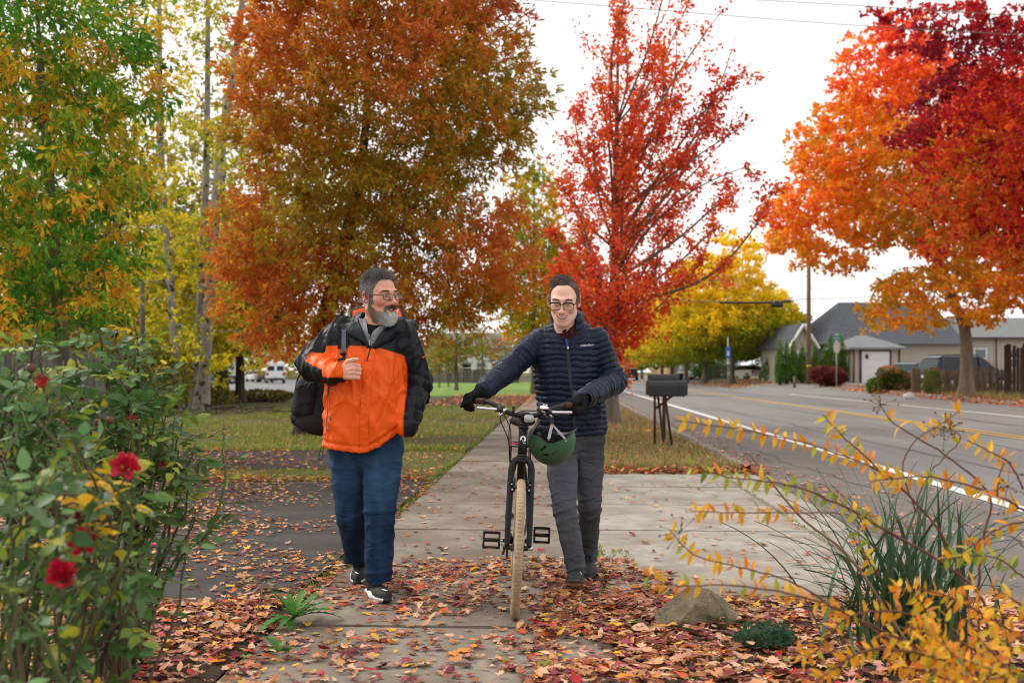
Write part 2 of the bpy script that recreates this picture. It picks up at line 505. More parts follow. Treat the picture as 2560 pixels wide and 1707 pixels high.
# pavement of separate slabs
M_slab = mat('pavement_concrete', (0.25, 0.208, 0.168), 0.85, 0.2, var=0.45, vscale=5, bump=0.7, bscale=110, objvar=0.12, var2=(1.3, 0.42, 0.72, (0.145, 0.108, 0.082)), bdist=0.006)
M_apron = mat('apron_concrete', (0.355, 0.315, 0.27), 0.85, 0.2, var=0.32, vscale=5, bump=0.6, bscale=110, objvar=0.09, var2=(1.6, 0.42, 0.75, (0.215, 0.178, 0.145)), bdist=0.006)
def slab_mesh(w, l, m, bev=0.012, dep=0.12):
    V, Fc = box((0, 0, -dep / 2), (w, l, dep), bev=bev)
    return mesh_from('slab', V, Fc, False, None, m)
def slabs(name, s0, s1, edges, m, parent=None, gap=0.014, dz=0.0):
    root = parent
    if root is None:
        root = link(bpy.data.objects.new(name, None)); root['kind'] = 'structure'; ORG[root.name] = np.zeros(3)
    me = {}
    for a, b in zip(edges[:-1], edges[1:]):
        l = round(b - a - gap, 3); w = round(s1 - s0 - gap, 3)
        if (w, l) not in me: me[(w, l)] = slab_mesh(w, l, m)
        o = link(bpy.data.objects.new('slab', me[(w, l)])); o.parent = root
        c = S((s0 + s1) / 2, (a + b) / 2, dz + rng.uniform(-0.004, 0.003))
        o.location = tuple(c); o.rotation_euler = (rng.uniform(-0.002, 0.002), rng.uniform(-0.003, 0.003), -math.atan(SL))
    return root
pav = slabs('pavement', -1.40, 0.27, [6.39 + 1.5 * k for k in range(-4, 34)], M_slab)
ap = slabs('driveway_apron', 0.28, 1.98, [5.55, 6.39, 7.86, 9.39, 10.86, 12.35], M_apron, dz=-0.002)
slabs('driveway_apron', 1.99, 2.42, [5.55, 7.86, 10.86, 12.35], M_apron, ap, dz=-0.006)
M_moss = mat('joint_moss', (0.10, 0.11, 0.035), 0.95, 0.1, var=0.4, vscale=30, bump=0.8, bscale=150)
def soil(s0, s1, t0, t1, name, m, dz=-0.010, nt=30, ns=10, w=0.0, seed=0): return struct(name, strip(s0, s1, t0, t1, dz, ns, nt, w, seed), m)
M_asph = mat('driveway_asphalt', (0.062, 0.056, 0.052), 0.85, 0.2, var=0.35, vscale=3.0, bump=0.5, bscale=140, var2=(2.0, 0.56, 0.72, (0.088, 0.080, 0.075)), bdist=0.005)
soil(-14, -1.48, 5.35, 11.4, 'asphalt_driveway', M_asph, -0.004, 60, 12)
M_dirt = mat('bare_dirt', (0.06, 0.053, 0.05), 0.95, 0.1, var=0.35, vscale=4, bump=0.6, bscale=60)
soil(-14, -2.75, 12.9, 16.2, 'dirt_strip', M_dirt, -0.008, 40, 6, 0.18)
M_mulch = mat('bark_mulch', (0.075, 0.052, 0.038), 0.95, 0.1, var=0.5, vscale=22, bump=1.0, bscale=70, bdist=0.02)
def bed(name, s0, s1, t0, t1, seed):
    def fn(t, s):
        p = S(s, t); b = min(s - s0, s1 - s, t1 - t)
        p[2] += -0.004 + 0.03 * float(sm(0, 0.25, b)) + 0.012 * mnoise.noise(Vector((s * 3 + seed, t * 3, 0)))
        return p
    V, Fc = gridmesh(fn, np.linspace(t0, t1, 40), np.linspace(s0, s1, 36))
    return struct(name, (V, Fc[:, ::-1]), M_mulch, smooth=True)
bed('flower_bed', -5.6, -1.394, 0.6, 5.30, 1)
bed('flower_bed', 0.264, 2.40, 0.6, 5.50, 9)
M_verge = mat('verge_soil', (0.13, 0.10, 0.055), 0.95, 0.1, var=0.4, vscale=3, bump=0.8, bscale=30)
soil(0.29, 2.30, 12.4, 120, 'verge', M_verge, -0.012, 80, 5)
M_lawn = mat('lawn_soil', (0.105, 0.105, 0.035), 0.95, 0.1, var=0.35, vscale=1.1, bump=0.9, bscale=30, var2=(0.9, 0.5, 0.7, (0.13, 0.10, 0.045)))
soil(-30, -1.46, 11.5, 36, 'lawn', M_lawn, -0.014, 50, 20, 0.03)
M_lawn2 = mat('far_lawn', (0.17, 0.26, 0.06), 0.95, 0.1, var=0.25, vscale=1.0, bump=0.9, bscale=20)
soil(-70, -1.5, 52, 120, 'lawn', M_lawn2, -0.012, 20, 12)
soil(-5.2, -1.42, 37, 52, 'mulch_bed', M_mulch, -0.008, 20, 6, 0.15)
M_street2 = mat('lane_asphalt', (0.20, 0.195, 0.20), 0.85, 0.2, var=0.15, vscale=0.6)
struct('side_lane', gridmesh(lambda x, y: (x, y, -0.006), np.linspace(-130, -14.2, 12), np.linspace(150, 62, 8)), M_street2)
struct('side_lane', gridmesh(lambda x, y: (x, y, -0.006), np.linspace(-60, -14.2, 8), np.linspace(62, 44, 8)), M_street2)
M_vfar = mat('far_verge', (0.14, 0.13, 0.05), 0.95, 0.1, var=0.4, vscale=2.0, bump=0.8, bscale=20)
soil(17.28, 70, -5, 60.4, 'verge', M_vfar, -0.006, 40, 24)
soil(17.28, 90, 74.6, 300, 'verge', M_vfar, -0.006, 40, 24)

# ------------------------------------------------------------------ blades of grass
M_grass = mat('grass_blades', attr=True, rough=0.7, spec=0.2, transl=0.35)
def blades(name, pts, hgts, pal, width=0.006, lean=0.5, seed=1, label=None, parent=None):
    r = np.random.default_rng(seed); n = len(pts)
    pts = np.asarray(pts, float); h = np.asarray(hgts, float)
    az = r.uniform(0, 2 * np.pi, n); side = np.stack([np.cos(az), np.sin(az), np.zeros(n)], 1)
    ld = r.uniform(0, 2 * np.pi, n); ln = np.stack([np.cos(ld), np.sin(ld), np.zeros(n)], 1) * (lean * r.uniform(0.2, 1, n))[:, None]
    up = np.array([0, 0, 1.0])
    w = (width * r.uniform(0.6, 1.3, n))[:, None]
    a = pts - side * w; b = pts + side * w
    mid = pts + (up * 0.6 + ln * 0.35) * h[:, None]
    tip = pts + (up * 0.92 + ln) * h[:, None]
    V = np.stack([a, b, mid + side * w * 0.8, tip, mid - side * w * 0.8], 1).reshape(-1, 3)
    i = np.arange(n) * 5
    Fc = [(k, k + 1, k + 2, k + 4) for k in i.tolist()] + [(k + 4, k + 2, k + 3) for k in i.tolist()]
    pal = np.array(pal, float); c = pal[r.integers(0, len(pal), n)] * r.uniform(0.75, 1.25, n)[:, None]
    o = part(name, (V, Fc), M_grass, parent, False, np.repeat(c, 5, 0))
    o['kind'] = 'stuff'
    if label: tag(o, label, 'grass')
    return o
def rnd_strip(n, s0, s1, t0, t1, r, near=1.0):
    t = t0 + (t1 - t0) * r.random(n) ** near; s = r.uniform(s0, s1, n)
    x = s + SL * t
    return np.stack([x, t, hgt(x, t) - 0.02], 1)
r_ = np.random.default_rng(3)
g_green = [(0.22, 0.31, 0.05), (0.30, 0.35, 0.06), (0.36, 0.33, 0.09), (0.16, 0.24, 0.04), (0.40, 0.33, 0.13)]
g_dry = [(0.42, 0.30, 0.13), (0.34, 0.25, 0.10), (0.25, 0.24, 0.07), (0.45, 0.35, 0.18), (0.20, 0.22, 0.05)]
p = rnd_strip(26000, -9.0, -1.5, 15.8, 36, r_, 1.6)
p = p[(np.sin(p[:, 0] * 1.3) + np.sin(p[:, 1] * 0.9 + 1) > -1.2)]
blades('lawn_grass', p, r_.uniform(0.05, 0.13, len(p)), g_green, 0.008, 0.7, 4, 'green lawn grass under the big orange tree')
p = rnd_strip(12000, -6.5, -1.46, 11.45, 15.9, r_)
p = p[(p[:, 1] < 13) | (p[:, 0] - SL * p[:, 1] > -2.8)]
p = p[r_.random(len(p)) < 0.55 + 0.3 * np.sin(p[:, 0] * 2.1 + 1)]
blades('edge_grass', p, r_.uniform(0.02, 0.06, len(p)), g_green, 0.005, 0.8, 5, 'short patchy grass along the far edge of the asphalt driveway')
p = rnd_strip(14000, 0.3, 2.28, 12.5, 40, r_, 2.2)
blades('verge_grass', p, r_.uniform(0.05, 0.20, len(p)) * (0.6 + 0.6 * r_.random(len(p))), g_dry, 0.006, 0.6, 6, 'dry golden grass on the verge around the mailboxes')
p = rnd_strip(9000, 17.4, 24, 30, 60, r_)
blades('verge_grass', p, r_.uniform(0.08, 0.5, len(p)) ** 1.3, g_dry, 0.012, 0.5, 8, 'dry grass along the wooden fence across the road')
p = rnd_strip(1500, -1.52, -1.38, 5.6, 22, r_, 1.5)
blades('joint_grass', p, r_.uniform(0.01, 0.035, len(p)), g_green[:2], 0.006, 1.0, 11, 'moss and grass in the seam left of the pavement')
p = np.vstack([rnd_strip(350, 0.24, 0.31, 5.3, 8.3, r_), rnd_strip(120, 0.30, 0.50, 6.2, 7.0, r_), rnd_strip(160, 1.95, 2.02, 6, 12, r_)])
p[:, 2] += 0.012
blades('joint_grass', p, r_.uniform(0.01, 0.03, len(p)), g_green[:2], 0.005, 1.0, 12, 'moss and weeds in the joints of the concrete driveway apron')

# ------------------------------------------------------------------ fallen leaves
def leaf_outline(kind):
    if kind == 'maple':
        half = [(0.0, -0.50), (0.05, -0.36), (0.30, -0.40), (0.27, -0.24), (0.52, -0.12), (0.36, -0.02), (0.42, 0.22), (0.20, 0.12), (0.14, 0.28), (0.0, 0.56)]
    elif kind == 'oval':
        half = [(0.0, -0.55), (0.16, -0.36), (0.25, -0.08), (0.22, 0.18), (0.11, 0.42), (0.0, 0.58)]
    else:   # broken scrap
        half = [(0.0, -0.42), (0.24, -0.30), (0.16, -0.06), (0.34, 0.12), (0.12, 0.30), (0.0, 0.38)]
    q = half + [(-x, y) for x, y in half[-2:0:-1]]
    return np.array(q, float)
LEAF_KINDS = ['maple', 'oval', 'scrap']
OUT = {k: leaf_outline(k) for k in LEAF_KINDS}
def leaf_geo(kind, n, r, curl=0.35):
    """n curled leaves in their own frame: (n, k+1, 3) and the fan of triangles"""
    q = OUT[kind]; k = len(q)
    q = np.vstack([q, [[0, -0.05]]])
    pts = np.repeat(q[None], n, 0) * (1 + r.uniform(-0.12, 0.12, (n, k + 1, 1)))
    pts[:, :, 0] *= r.uniform(0.65, 1.1, (n, 1))
    a = r.uniform(-0.3, 1.0, (n, 1)) * curl; b = r.uniform(-0.8, 1.0, (n, 1)) * curl; c = r.uniform(-0.6, 0.6, (n, 1)) * curl
    z = a * pts[:, :, 0] ** 2 * 2.2 + b * pts[:, :, 1] ** 2 * 1.3 + c * pts[:, :, 0] * pts[:, :, 1] * 2.4 + r.uniform(-0.05, 0.05, (n, k + 1))
    z[:, -1] -= 0.03
    z -= z.min(1, keepdims=True)
    G = np.concatenate([pts, z[:, :, None]], 2)
    fan = np.array([(i, (i + 1) % k, k) for i in range(k)])
    return G, fan
PAL_LITTER = np.array([srgb(196, 140, 98), srgb(150, 92, 62), srgb(186, 128, 112), srgb(122, 62, 44), srgb(128, 34, 40), srgb(188, 84, 40), srgb(222, 165, 52),
                       srgb(176, 36, 38), srgb(204, 164, 130), srgb(98, 52, 50), srgb(150, 70, 74), srgb(172, 116, 70), srgb(208, 128, 44), srgb(128, 130, 50)])
W_LITTER = np.array([20, 13, 13, 9, 5, 7, 6, 2.2, 16, 6, 7, 10, 4, 1.2])
def cols_from(pal, w, n, r, jit=0.16):
    w = np.array(w, float) / np.sum(w)
    c = np.array(pal)[r.choice(len(pal), n, p=w)] * 1.12
    return np.clip(c * r.uniform(1 - jit, 1 + jit, (n, 1)) * r.uniform(0.95, 1.05, (n, 3)), 0.004, 0.9)
def litter_VF(pos, size, cols, seed, tilt=0.35, kinds=(0.34, 0.33, 0.33), curl=0.4):
    r = np.random.default_rng(seed); n = len(pos)
    kk = r.choice(3, n, p=np.array(kinds) / sum(kinds))
    Vs, Fs, Cs, off = [], [], [], 0
    for ki, kind in enumerate(LEAF_KINDS):
        ix = np.where(kk == ki)[0]
        if not len(ix): continue
        G, fan = leaf_geo(kind, len(ix), r, curl)
        G = G * size[ix][:, None, None]
        a = r.uniform(0, 2 * np.pi, len(ix)); tl = r.normal(0, tilt, len(ix)); ta = r.uniform(0, 2 * np.pi, len(ix))
        ca, sa = np.cos(a)[:, None], np.sin(a)[:, None]
        x = G[:, :, 0] * ca - G[:, :, 1] * sa; y = G[:, :, 0] * sa + G[:, :, 1] * ca; z = G[:, :, 2]
        z = z + (x * np.cos(ta)[:, None] + y * np.sin(ta)[:, None]) * np.tan(np.clip(tl, -1.0, 1.0))[:, None]
        z = z - np.minimum(z.min(1, keepdims=True), 0) * 0.85
        W = np.stack([x, y, z], 2) + pos[ix][:, None, :]
        k = W.shape[1]
        Vs.append(W.reshape(-1, 3)); Fs.append((np.arange(len(ix))[:, None, None] * k + fan[None] + off).reshape(-1, 3)); off += len(ix) * k
        Cs.append(np.repeat(cols[ix], k, 0))
    return (np.vstack(Vs), np.vstack(Fs)), np.vstack(Cs)
M_litter = mat('fallen_leaf_colours', attr=True, rough=0.6, spec=0.35, transl=0.12, var=0.22, vscale=45)
def clump_mask(x, y, r, f=2.3, lo=-0.25):
    v = np.array([mnoise.noise(Vector((a * f, b * f, 3.3))) for a, b in zip(x, y)])
    return v > lo + r.normal(0, 0.18, len(x))
def scatter(name, n, s0, s1, t0, t1, size, seed, label, near=1.0, clump=None, lift=0.02, pal=PAL_LITTER, w=W_LITTER, tilt=0.2, dz=0.0, curl=0.35, kinds=None):
    r = np.random.default_rng(seed)
    t = t0 + (t1 - t0) * r.random(n) ** near; s = r.uniform(s0, s1, n)
    x = s + SL * t
    if clump is not None:
        k = clump_mask(x, t, r, *clump); s, t, x = s[k], t[k], x[k]
    n = len(s)
    pos = np.stack([x, t, hgt(x, t) + dz + r.random(n) ** 2 * lift], 1)
    VF, C = litter_VF(pos, r.uniform(*size, n), cols_from(pal, w, n, r), seed + 1, tilt, kinds or ((0.34, 0.33, 0.33) if t0 < 5.4 else (0.02, 0.5, 0.48)), curl)
    o = part(name, VF, M_litter, None, False, C); tag(o, label, 'leaves', kind='stuff')
    return o
scatter('leaf_litter', 4600, -3.4, -1.45, 3.2, 5.35, (0.035, 0.085), 21, 'thick layer of fallen leaves on the bed at the left of the path', lift=0.035, dz=0.012)
scatter('leaf_litter', 6000, 0.26, 2.42, 3.3, 5.40, (0.035, 0.085), 22, 'thick layer of fallen leaves on the bed around the rock', lift=0.04, dz=0.012)
scatter('leaf_litter', 3000, -1.45, 0.5, 3.4, 6.7, (0.028, 0.075), 23, 'fallen leaves strewn over the near pavement slabs', clump=(1.6, -0.04), lift=0.012, near=0.72, tilt=0.22)
scatter('leaf_litter', 1900, -0.1, 0.7, 4.0, 6.2, (0.03, 0.08), 24, 'drift of fallen leaves between the bicycle wheel and the bed', clump=(2.0, -0.2), lift=0.03)
scatter('leaf_litter', 10500, -6.5, -1.35, 5.3, 11.5, (0.028, 0.07), 25, 'fallen leaves scattered over the asphalt driveway', clump=(1.1, -0.02), lift=0.008, near=1.2, tilt=0.22, w=[16, 9, 8, 6, 4, 7, 12, 2, 12, 4, 5, 8, 6, 2])
scatter('leaf_litter', 700, 0.3, 4.0, 5.6, 12.2, (0.03, 0.08), 26, 'sparse fallen leaves on the concrete apron', clump=(1.0, 0.0), lift=0.006, tilt=0.15)
scatter('leaf_litter', 420, -1.4, 0.3, 6.0, 14, (0.03, 0.08), 27, 'sparse fallen leaves on the middle of the pavement', lift=0.006, tilt=0.15, near=1.3)
scatter('leaf_litter', 9500, -9, -1.5, 11.4, 30, (0.04, 0.09), 28, 'fallen leaves lying in the lawn grass', clump=(0.8, -0.08), lift=0.05, near=2.3, w=[14, 9, 8, 6, 3, 8, 16, 2, 8, 4, 4, 8, 9, 3])
scatter('leaf_litter', 5000, 0.3, 2.6, 12.2, 44, (0.05, 0.10), 29, 'orange leaves fallen over the roadside verge', lift=0.08, near=2.0, w=[10, 8, 6, 6, 4, 18, 6, 8, 5, 3, 4, 8, 12, 1])
scatter('leaf_litter', 500, 2.45, 3.0, 7.5, 22, (0.03, 0.08), 30, 'red leaves gathered along the near gutter', lift=0.01, near=1.2, w=[8, 8, 6, 8, 8, 8, 2, 10, 3, 5, 5, 5, 4, 0])
scatter('leaf_litter', 6000, 16.2, 19.2, 24, 60, (0.08, 0.14), 31, 'orange leaves drifted along the far kerb', lift=0.12, tilt=0.5, w=[12, 6, 8, 3, 2, 20, 4, 6, 6, 2, 3, 8, 18, 0])
scatter('leaf_litter', 2500, 13, 24, 74.8, 100, (0.12, 0.2), 32, 'yellow leaves fallen under the row of yellow trees', lift=0.1, tilt=0.5, w=[6, 4, 2, 2, 0, 8, 20, 0, 4, 1, 0, 8, 20, 2])
scatter('leaf_litter', 1500, -5.2, -1.0, 36, 54, (0.08, 0.14), 33, 'orange leaves on the mulch bed beside the far pavement', lift=0.05, tilt=0.4, w=[10, 8, 6, 6, 2, 18, 6, 2, 5, 3, 4, 8, 14, 0])

# the leaves that show largest, each one an object of its own
def fallen_leaves():
    r = np.random.default_rng(77)
    m = bpy.data.materials.new('fallen_leaf'); m.use_nodes = True
    nt = m.node_tree; N, L = nt.nodes, nt.links
    bs = N['Principled BSDF']; oi = N.new('ShaderNodeObjectInfo'); nz = N.new('ShaderNodeTexNoise'); nz.inputs['Scale'].default_value = 7
    tc = N.new('ShaderNodeTexCoord'); L.new(tc.outputs['Object'], nz.inputs['Vector'])
    mr = N.new('ShaderNodeMapRange'); mr.inputs['To Min'].default_value = 0.55; mr.inputs['To Max'].default_value = 1.45; L.new(nz.outputs['Fac'], mr.inputs['Value'])
    vm = N.new('ShaderNodeVectorMath'); vm.operation = 'SCALE'; L.new(oi.outputs['Color'], vm.inputs[0]); L.new(mr.outputs[0], vm.inputs['Scale'])
    L.new(vm.outputs[0], bs.inputs['Base Color']); bs.inputs['Roughness'].default_value = 0.55; bs.inputs['Specular IOR Level'].default_value = 0.35
    temps = []
    for kind in ('maple', 'maple', 'maple', 'oval', 'oval', 'scrap'):
        G, fan = leaf_geo(kind, 1, r, 0.5)
        q = G[0]; st = np.array([[0.012, q[0][1], q[0][2]], [-0.012, q[0][1], q[0][2]], [0.02, q[0][1] - 0.45, q[0][2] + 0.1]])
        V = np.vstack([q, st]); k = len(q)
        temps.append((mesh_from('fallen_leaf', V, [tuple(f) for f in fan] + [(k, k + 1, k + 2)], False, None, m), kind))
    names = [(srgb(222, 165, 52), 'yellow'), (srgb(200, 90, 40), 'orange'), (srgb(178, 38, 40), 'red'), (srgb(112, 34, 46), 'maroon'),
             (srgb(160, 98, 62), 'brown'), (srgb(208, 160, 126), 'pale tan'), (srgb(190, 130, 122), 'dusty pink')]
    wts = np.array([0.12, 0.12, 0.07, 0.11, 0.28, 0.19, 0.11])
    spots = [(-3.2, -1.42, 3.9, 5.5, 90, 'bed left of the path', 0.05), (0.3, 2.3, 3.9, 5.5, 120, 'bed around the rock', 0.06), (-1.4, 0.3, 3.9, 6.6, 84, 'near pavement', 0.012)]
    for s0, s1, t0, t1, n, where, z in spots:
        for i in range(n):
            t = r.uniform(t0, t1); s = r.uniform(s0, s1); p = S(s, t, z + r.uniform(0, 0.012))
            me, kind = temps[r.integers(len(temps))]
            ci = r.choice(len(names), p=wts / wts.sum()); c, cn = names[ci]
            o = link(bpy.data.objects.new('fallen_leaf', me)); o.location = tuple(p)
            o.rotation_euler = (r.normal(0, 0.16), r.normal(0, 0.16), r.uniform(0, 6.28)); sc = r.uniform(0.050, 0.085); o.scale = (sc, sc, sc)
            o.color = (*np.clip(np.array(c) * r.uniform(0.85, 1.15), 0, 1), 1)
            tag(o, f'loose {cn} leaf on top of the litter on the {where}', 'leaf', f'{cn} leaves on the {where}')
fallen_leaves()
# ================================================================== trees
M_leaf = mat('tree_leaf', attr=True, rough=0.55, spec=0.25, transl=0.5)
M_bark_dark = mat('bark_dark', (0.055, 0.042, 0.034), 0.95, 0.15, var=0.4, vscale=6, bump=1.0, bscale=18, stretch=(1, 1, 0.25), bdist=0.03)
M_bark_grey = mat('bark_grey', (0.15, 0.125, 0.10), 0.95, 0.15, var=0.45, vscale=5, bump=1.0, bscale=14, stretch=(1, 1, 0.2), bdist=0.04)
M_bark_tan = mat('bark_tan', (0.20, 0.155, 0.11), 0.95, 0.15, var=0.5, vscale=4, bump=1.0, bscale=14, stretch=(1, 1, 0.22), bdist=0.04)
M_bark_birch = mat('bark_birch', (0.29, 0.27, 0.245), 0.85, 0.2, var=0.3, vscale=3, bump=0.6, bscale=14, stretch=(1, 1, 0.7), var2=(5.5, 0.55, 0.62, (0.045, 0.04, 0.035)))
def in_ell(ells, n, r, shell=0.45):
    vol = np.array([e[3] * e[4] * e[5] for e in ells]); pick = r.choice(len(ells), n, p=vol / vol.sum())
    d = r.normal(size=(n, 3)); d /= np.linalg.norm(d, axis=1)[:, None]
    rad = (shell ** 3 + (1 - shell ** 3) * r.random(n)) ** (1 / 3)
    E = np.array(ells)[pick]
    return E[:, :3] + d * rad[:, None] * E[:, 3:6]
def relax(c, gap):
    keep = []
    for p in c:
        if not keep or np.min(np.linalg.norm(np.array(keep) - p, axis=1)) > gap: keep.append(p)
    return np.array(keep)
def leaf_mesh(pos, axis, nrm, L, W, fold=0.25):
    """kites folded along the midrib, one per row"""
    n = len(pos)
    axis = axis / (np.linalg.norm(axis, axis=1)[:, None] + 1e-9)
    side = np.cross(axis, nrm); side /= np.linalg.norm(side, axis=1)[:, None] + 1e-9
    up = np.cross(side, axis)
    L = L[:, None]; W = W[:, None]
    a = pos; b = pos + axis * L * 0.45 + side * W * 0.5 + up * W * fold; c = pos + axis * L; d = pos + axis * L * 0.45 - side * W * 0.5 + up * W * fold
    V = np.stack([a, b, c, d], 1).reshape(-1, 3)
    i = (np.arange(n) * 4)[:, None]
    return V, np.vstack([i + np.array([[0, 1, 2]]), i + np.array([[0, 2, 3]])])
class Skeleton:
    def __init__(self, trunk, rads):
        self.paths = []; self.N = np.zeros((20000, 3)); self.Rd = np.zeros(20000); self.k = 0; self.add(trunk, rads)
    def add(self, pts, rads, node=True):
        pts = np.asarray(pts, float); rads = np.asarray(rads, float)
        self.paths.append((pts, rads))
        if node and self.k + len(pts) < 20000:
            self.N[self.k:self.k + len(pts)] = pts; self.Rd[self.k:self.k + len(pts)] = rads; self.k += len(pts)
    def attach(self, c, r, zmin, rise=0.25, k=0.011, rmin=0.008, droop=0.0, n=5):
        N = self.N[:self.k]
        cost = np.linalg.norm(N - c, axis=1) + 1.2 * np.maximum(0, N[:, 2] - c[2] + 0.15) + 50 * (N[:, 2] < zmin)
        i = int(np.argmin(cost)); a = N[i].copy(); L = np.linalg.norm(c - a)
        if L < 0.05: return
        mid = (a + c) / 2 + np.array([0, 0, rise * L * 0.5 - droop * L]) + r.normal(0, 0.07 * L, 3)
        t = np.linspace(0, 1, n)[:, None]
        p = a * (1 - t) ** 2 + 2 * mid * t * (1 - t) + c * t * t
        r0 = min(self.Rd[i] * 0.75, rmin + k * L * 1.3)
        self.add(p, np.linspace(max(r0, rmin), rmin * 0.6, n))
    def VF(self, sides=6, rskip=0.0):
        out = []
        for p, rd in self.paths:
            if rd[0] < rskip: continue
            out.append(tube(p, rd, 3 if rd[0] < 0.02 else (sides if rd[0] < 0.08 else 12), cap=False))
        return joinVF(out)
def flare(pts, rads, n=16):
    p = spline(pts, n); u = np.linspace(0, 1, n)
    rr = np.interp(u, np.linspace(0, 1, len(rads)), rads)
    rr[0] *= 1.5; rr[1] *= 1.15
    return p, rr
def make_tree(name, label, base, trunk, rads, clumps, crad, nleaf, L, W, colfn, seed, bark, group=None, zmin=1.5, up=0.2, droop=0.0, out=0.6,
              rise=0.3, lsig=0.55, kbr=0.011, flat=0.75, normal_up=0.6, per=9):
    r = np.random.default_rng(seed)
    t = thing(name, label, 'tree', base, group)
    sk = Skeleton(*flare(trunk, rads))
    axis_pt = np.array(trunk[-1]); c = np.array(clumps)
    order = np.argsort(np.linalg.norm((c - np.array(trunk[len(trunk) // 2])), axis=1))
    for i in order: sk.attach(c[i], r, zmin, rise, kbr, droop=droop)
    part('trunk', sk.VF(), bark, t)
    # tufts: leaves radiate from many small twig ends inside every spray
    nt = max(1, nleaf // per)
    k = r.integers(0, len(c), nt)
    cr = crad * r.uniform(0.6, 1.25, len(c))
    d = r.normal(0, 1, (nt, 3)); d /= np.linalg.norm(d, axis=1)[:, None] + 1e-9
    tuft = c[k] + d * (r.random(nt) ** 0.5)[:, None] * cr[k][:, None] * lsig * 1.9 * np.array([1, 1, flat])
    cen = np.array(trunk[-1]) * 0.5 + c.mean(0) * 0.5
    outd = tuft - cen; outd /= np.linalg.norm(outd, axis=1)[:, None] + 1e-9
    k = np.repeat(k, per); tuft = np.repeat(tuft, per, 0); outd = np.repeat(outd, per, 0); nleaf = len(k)
    ax = outd * out + r.normal(0, 0.62, (nleaf, 3)) + np.array([0, 0, up])
    ax /= np.linalg.norm(ax, axis=1)[:, None] + 1e-9
    LL = L * r.uniform(0.65, 1.25, nleaf); WW = W * r.uniform(0.65, 1.25, nleaf)
    pos = tuft + ax * (LL * r.uniform(0, 0.9, nleaf))[:, None] + r.normal(0, 0.12 * L, (nleaf, 3))
    nr = r.normal(0, 0.7, (nleaf, 3)) + np.array([0, 0, normal_up]) + outd * 0.3
    V, Fc = leaf_mesh(pos, ax, nr, LL, WW)
    cl = colfn(pos, c[k], r)
    o = part('crown', (V, Fc), M_leaf, t, False, np.repeat(cl, 4, 0)); o['kind'] = 'stuff'
    return t
def pal_fn(pal, w, jit=0.18):
    pal = np.array(pal, float); w = np.array(w, float) / np.sum(w)
    def fn(pos, c, r):
        n = len(pos)
        # leaves of one spray share a hue: choose per spray, then stray a little
        key = np.floor(c[:, 0] * 977 + c[:, 1] * 613 + c[:, 2] * 389).astype(np.int64) % 9973
        u = (np.abs(np.sin(key * 12.9898)) * 43758.5453) % 1.0
        u = np.clip(u + r.normal(0, 0.16, n), 0, 0.999)
        cum = np.cumsum(w); i = np.searchsorted(cum, u)
        return pal[np.clip(i, 0, len(pal) - 1)] * r.uniform(1 - jit, 1 + jit, (n, 1))
    return fn

# --- the big orange ash behind the man in orange
TB = np.array([-4.05, 19.6, 0.0])
ash_e = [(-2.7, 19.7, 6.5, 2.9, 2.9, 2.9), (-3.75, 19.3, 4.0, 2.0, 2.1, 1.6), (-1.5, 19.4, 3.6, 1.9, 2.0, 1.35), (-0.55, 19.6, 6.6, 1.25, 1.6, 1.7),
         (-3.0, 19.8, 9.2, 2.7, 2.6, 2.2), (-4.7, 19.4, 3.1, 1.1, 1.5, 0.9), (-2.4, 19.0, 2.5, 1.3, 1.5, 0.7), (-4.0, 19.0, 2.2, 1.1, 1.2, 0.5), (-1.2, 19.0, 2.5, 1.0, 1.2, 0.6), (-2.6, 19.0, 2.1, 1.9, 1.2, 0.5), (-0.35, 19.4, 4.1, 0.9, 1.0, 0.5), (-0.6, 19.5, 8.2, 0.9, 1.2, 0.8)]
r_ = np.random.default_rng(41)
ash_c = relax(in_ell(ash_e, 2200, r_, 0.30), 0.40)
ash_c = ash_c[~((ash_c[:, 0] > -1.05) & (np.abs(ash_c[:, 2] - 5.0) < 0.42))]
def ash_col(pos, c, r):
    n = len(pos)
    a = np.array(srgb(204, 132, 40)); b = np.array(srgb(212, 122, 52)); d = np.array(srgb(174, 148, 44)); e = np.array(srgb(198, 92, 62))
    w = wob(c, np.array([0.9, 0.9, 1.1]), 1.3) + 0.35 * wob(pos, 3.0, 2.0) + r.normal(0, 0.22, n)
    topred = np.clip((pos[:, 0] + 1.6) * 0.3 + (pos[:, 2] - 7.2) * 0.14, -0.6, 0.9)
    col = np.where((w < 0.0)[:, None], d, np.where((w < 0.36)[:, None], a, b))
    col = np.where((w + topred > 0.85)[:, None], e, col)
    return col * r.uniform(0.8, 1.25, (n, 1))
make_tree('ash_tree', 'big broad orange-brown ash tree behind the man in the orange jacket', TB,
          [TB, TB + (0.1, 0, 0.9), TB + (0.28, 0, 2.0), TB + (0.65, 0, 3.4), TB + (1.1, 0.1, 5.5), TB + (1.3, 0.1, 8.8)], [0.20, 0.18, 0.16, 0.14, 0.09, 0.03],
          ash_c, 0.46, 135000, 0.130, 0.047, ash_col, 5, M_bark_dark, zmin=1.3, up=0.12, out=0.9, kbr=0.012, lsig=0.5, per=11)

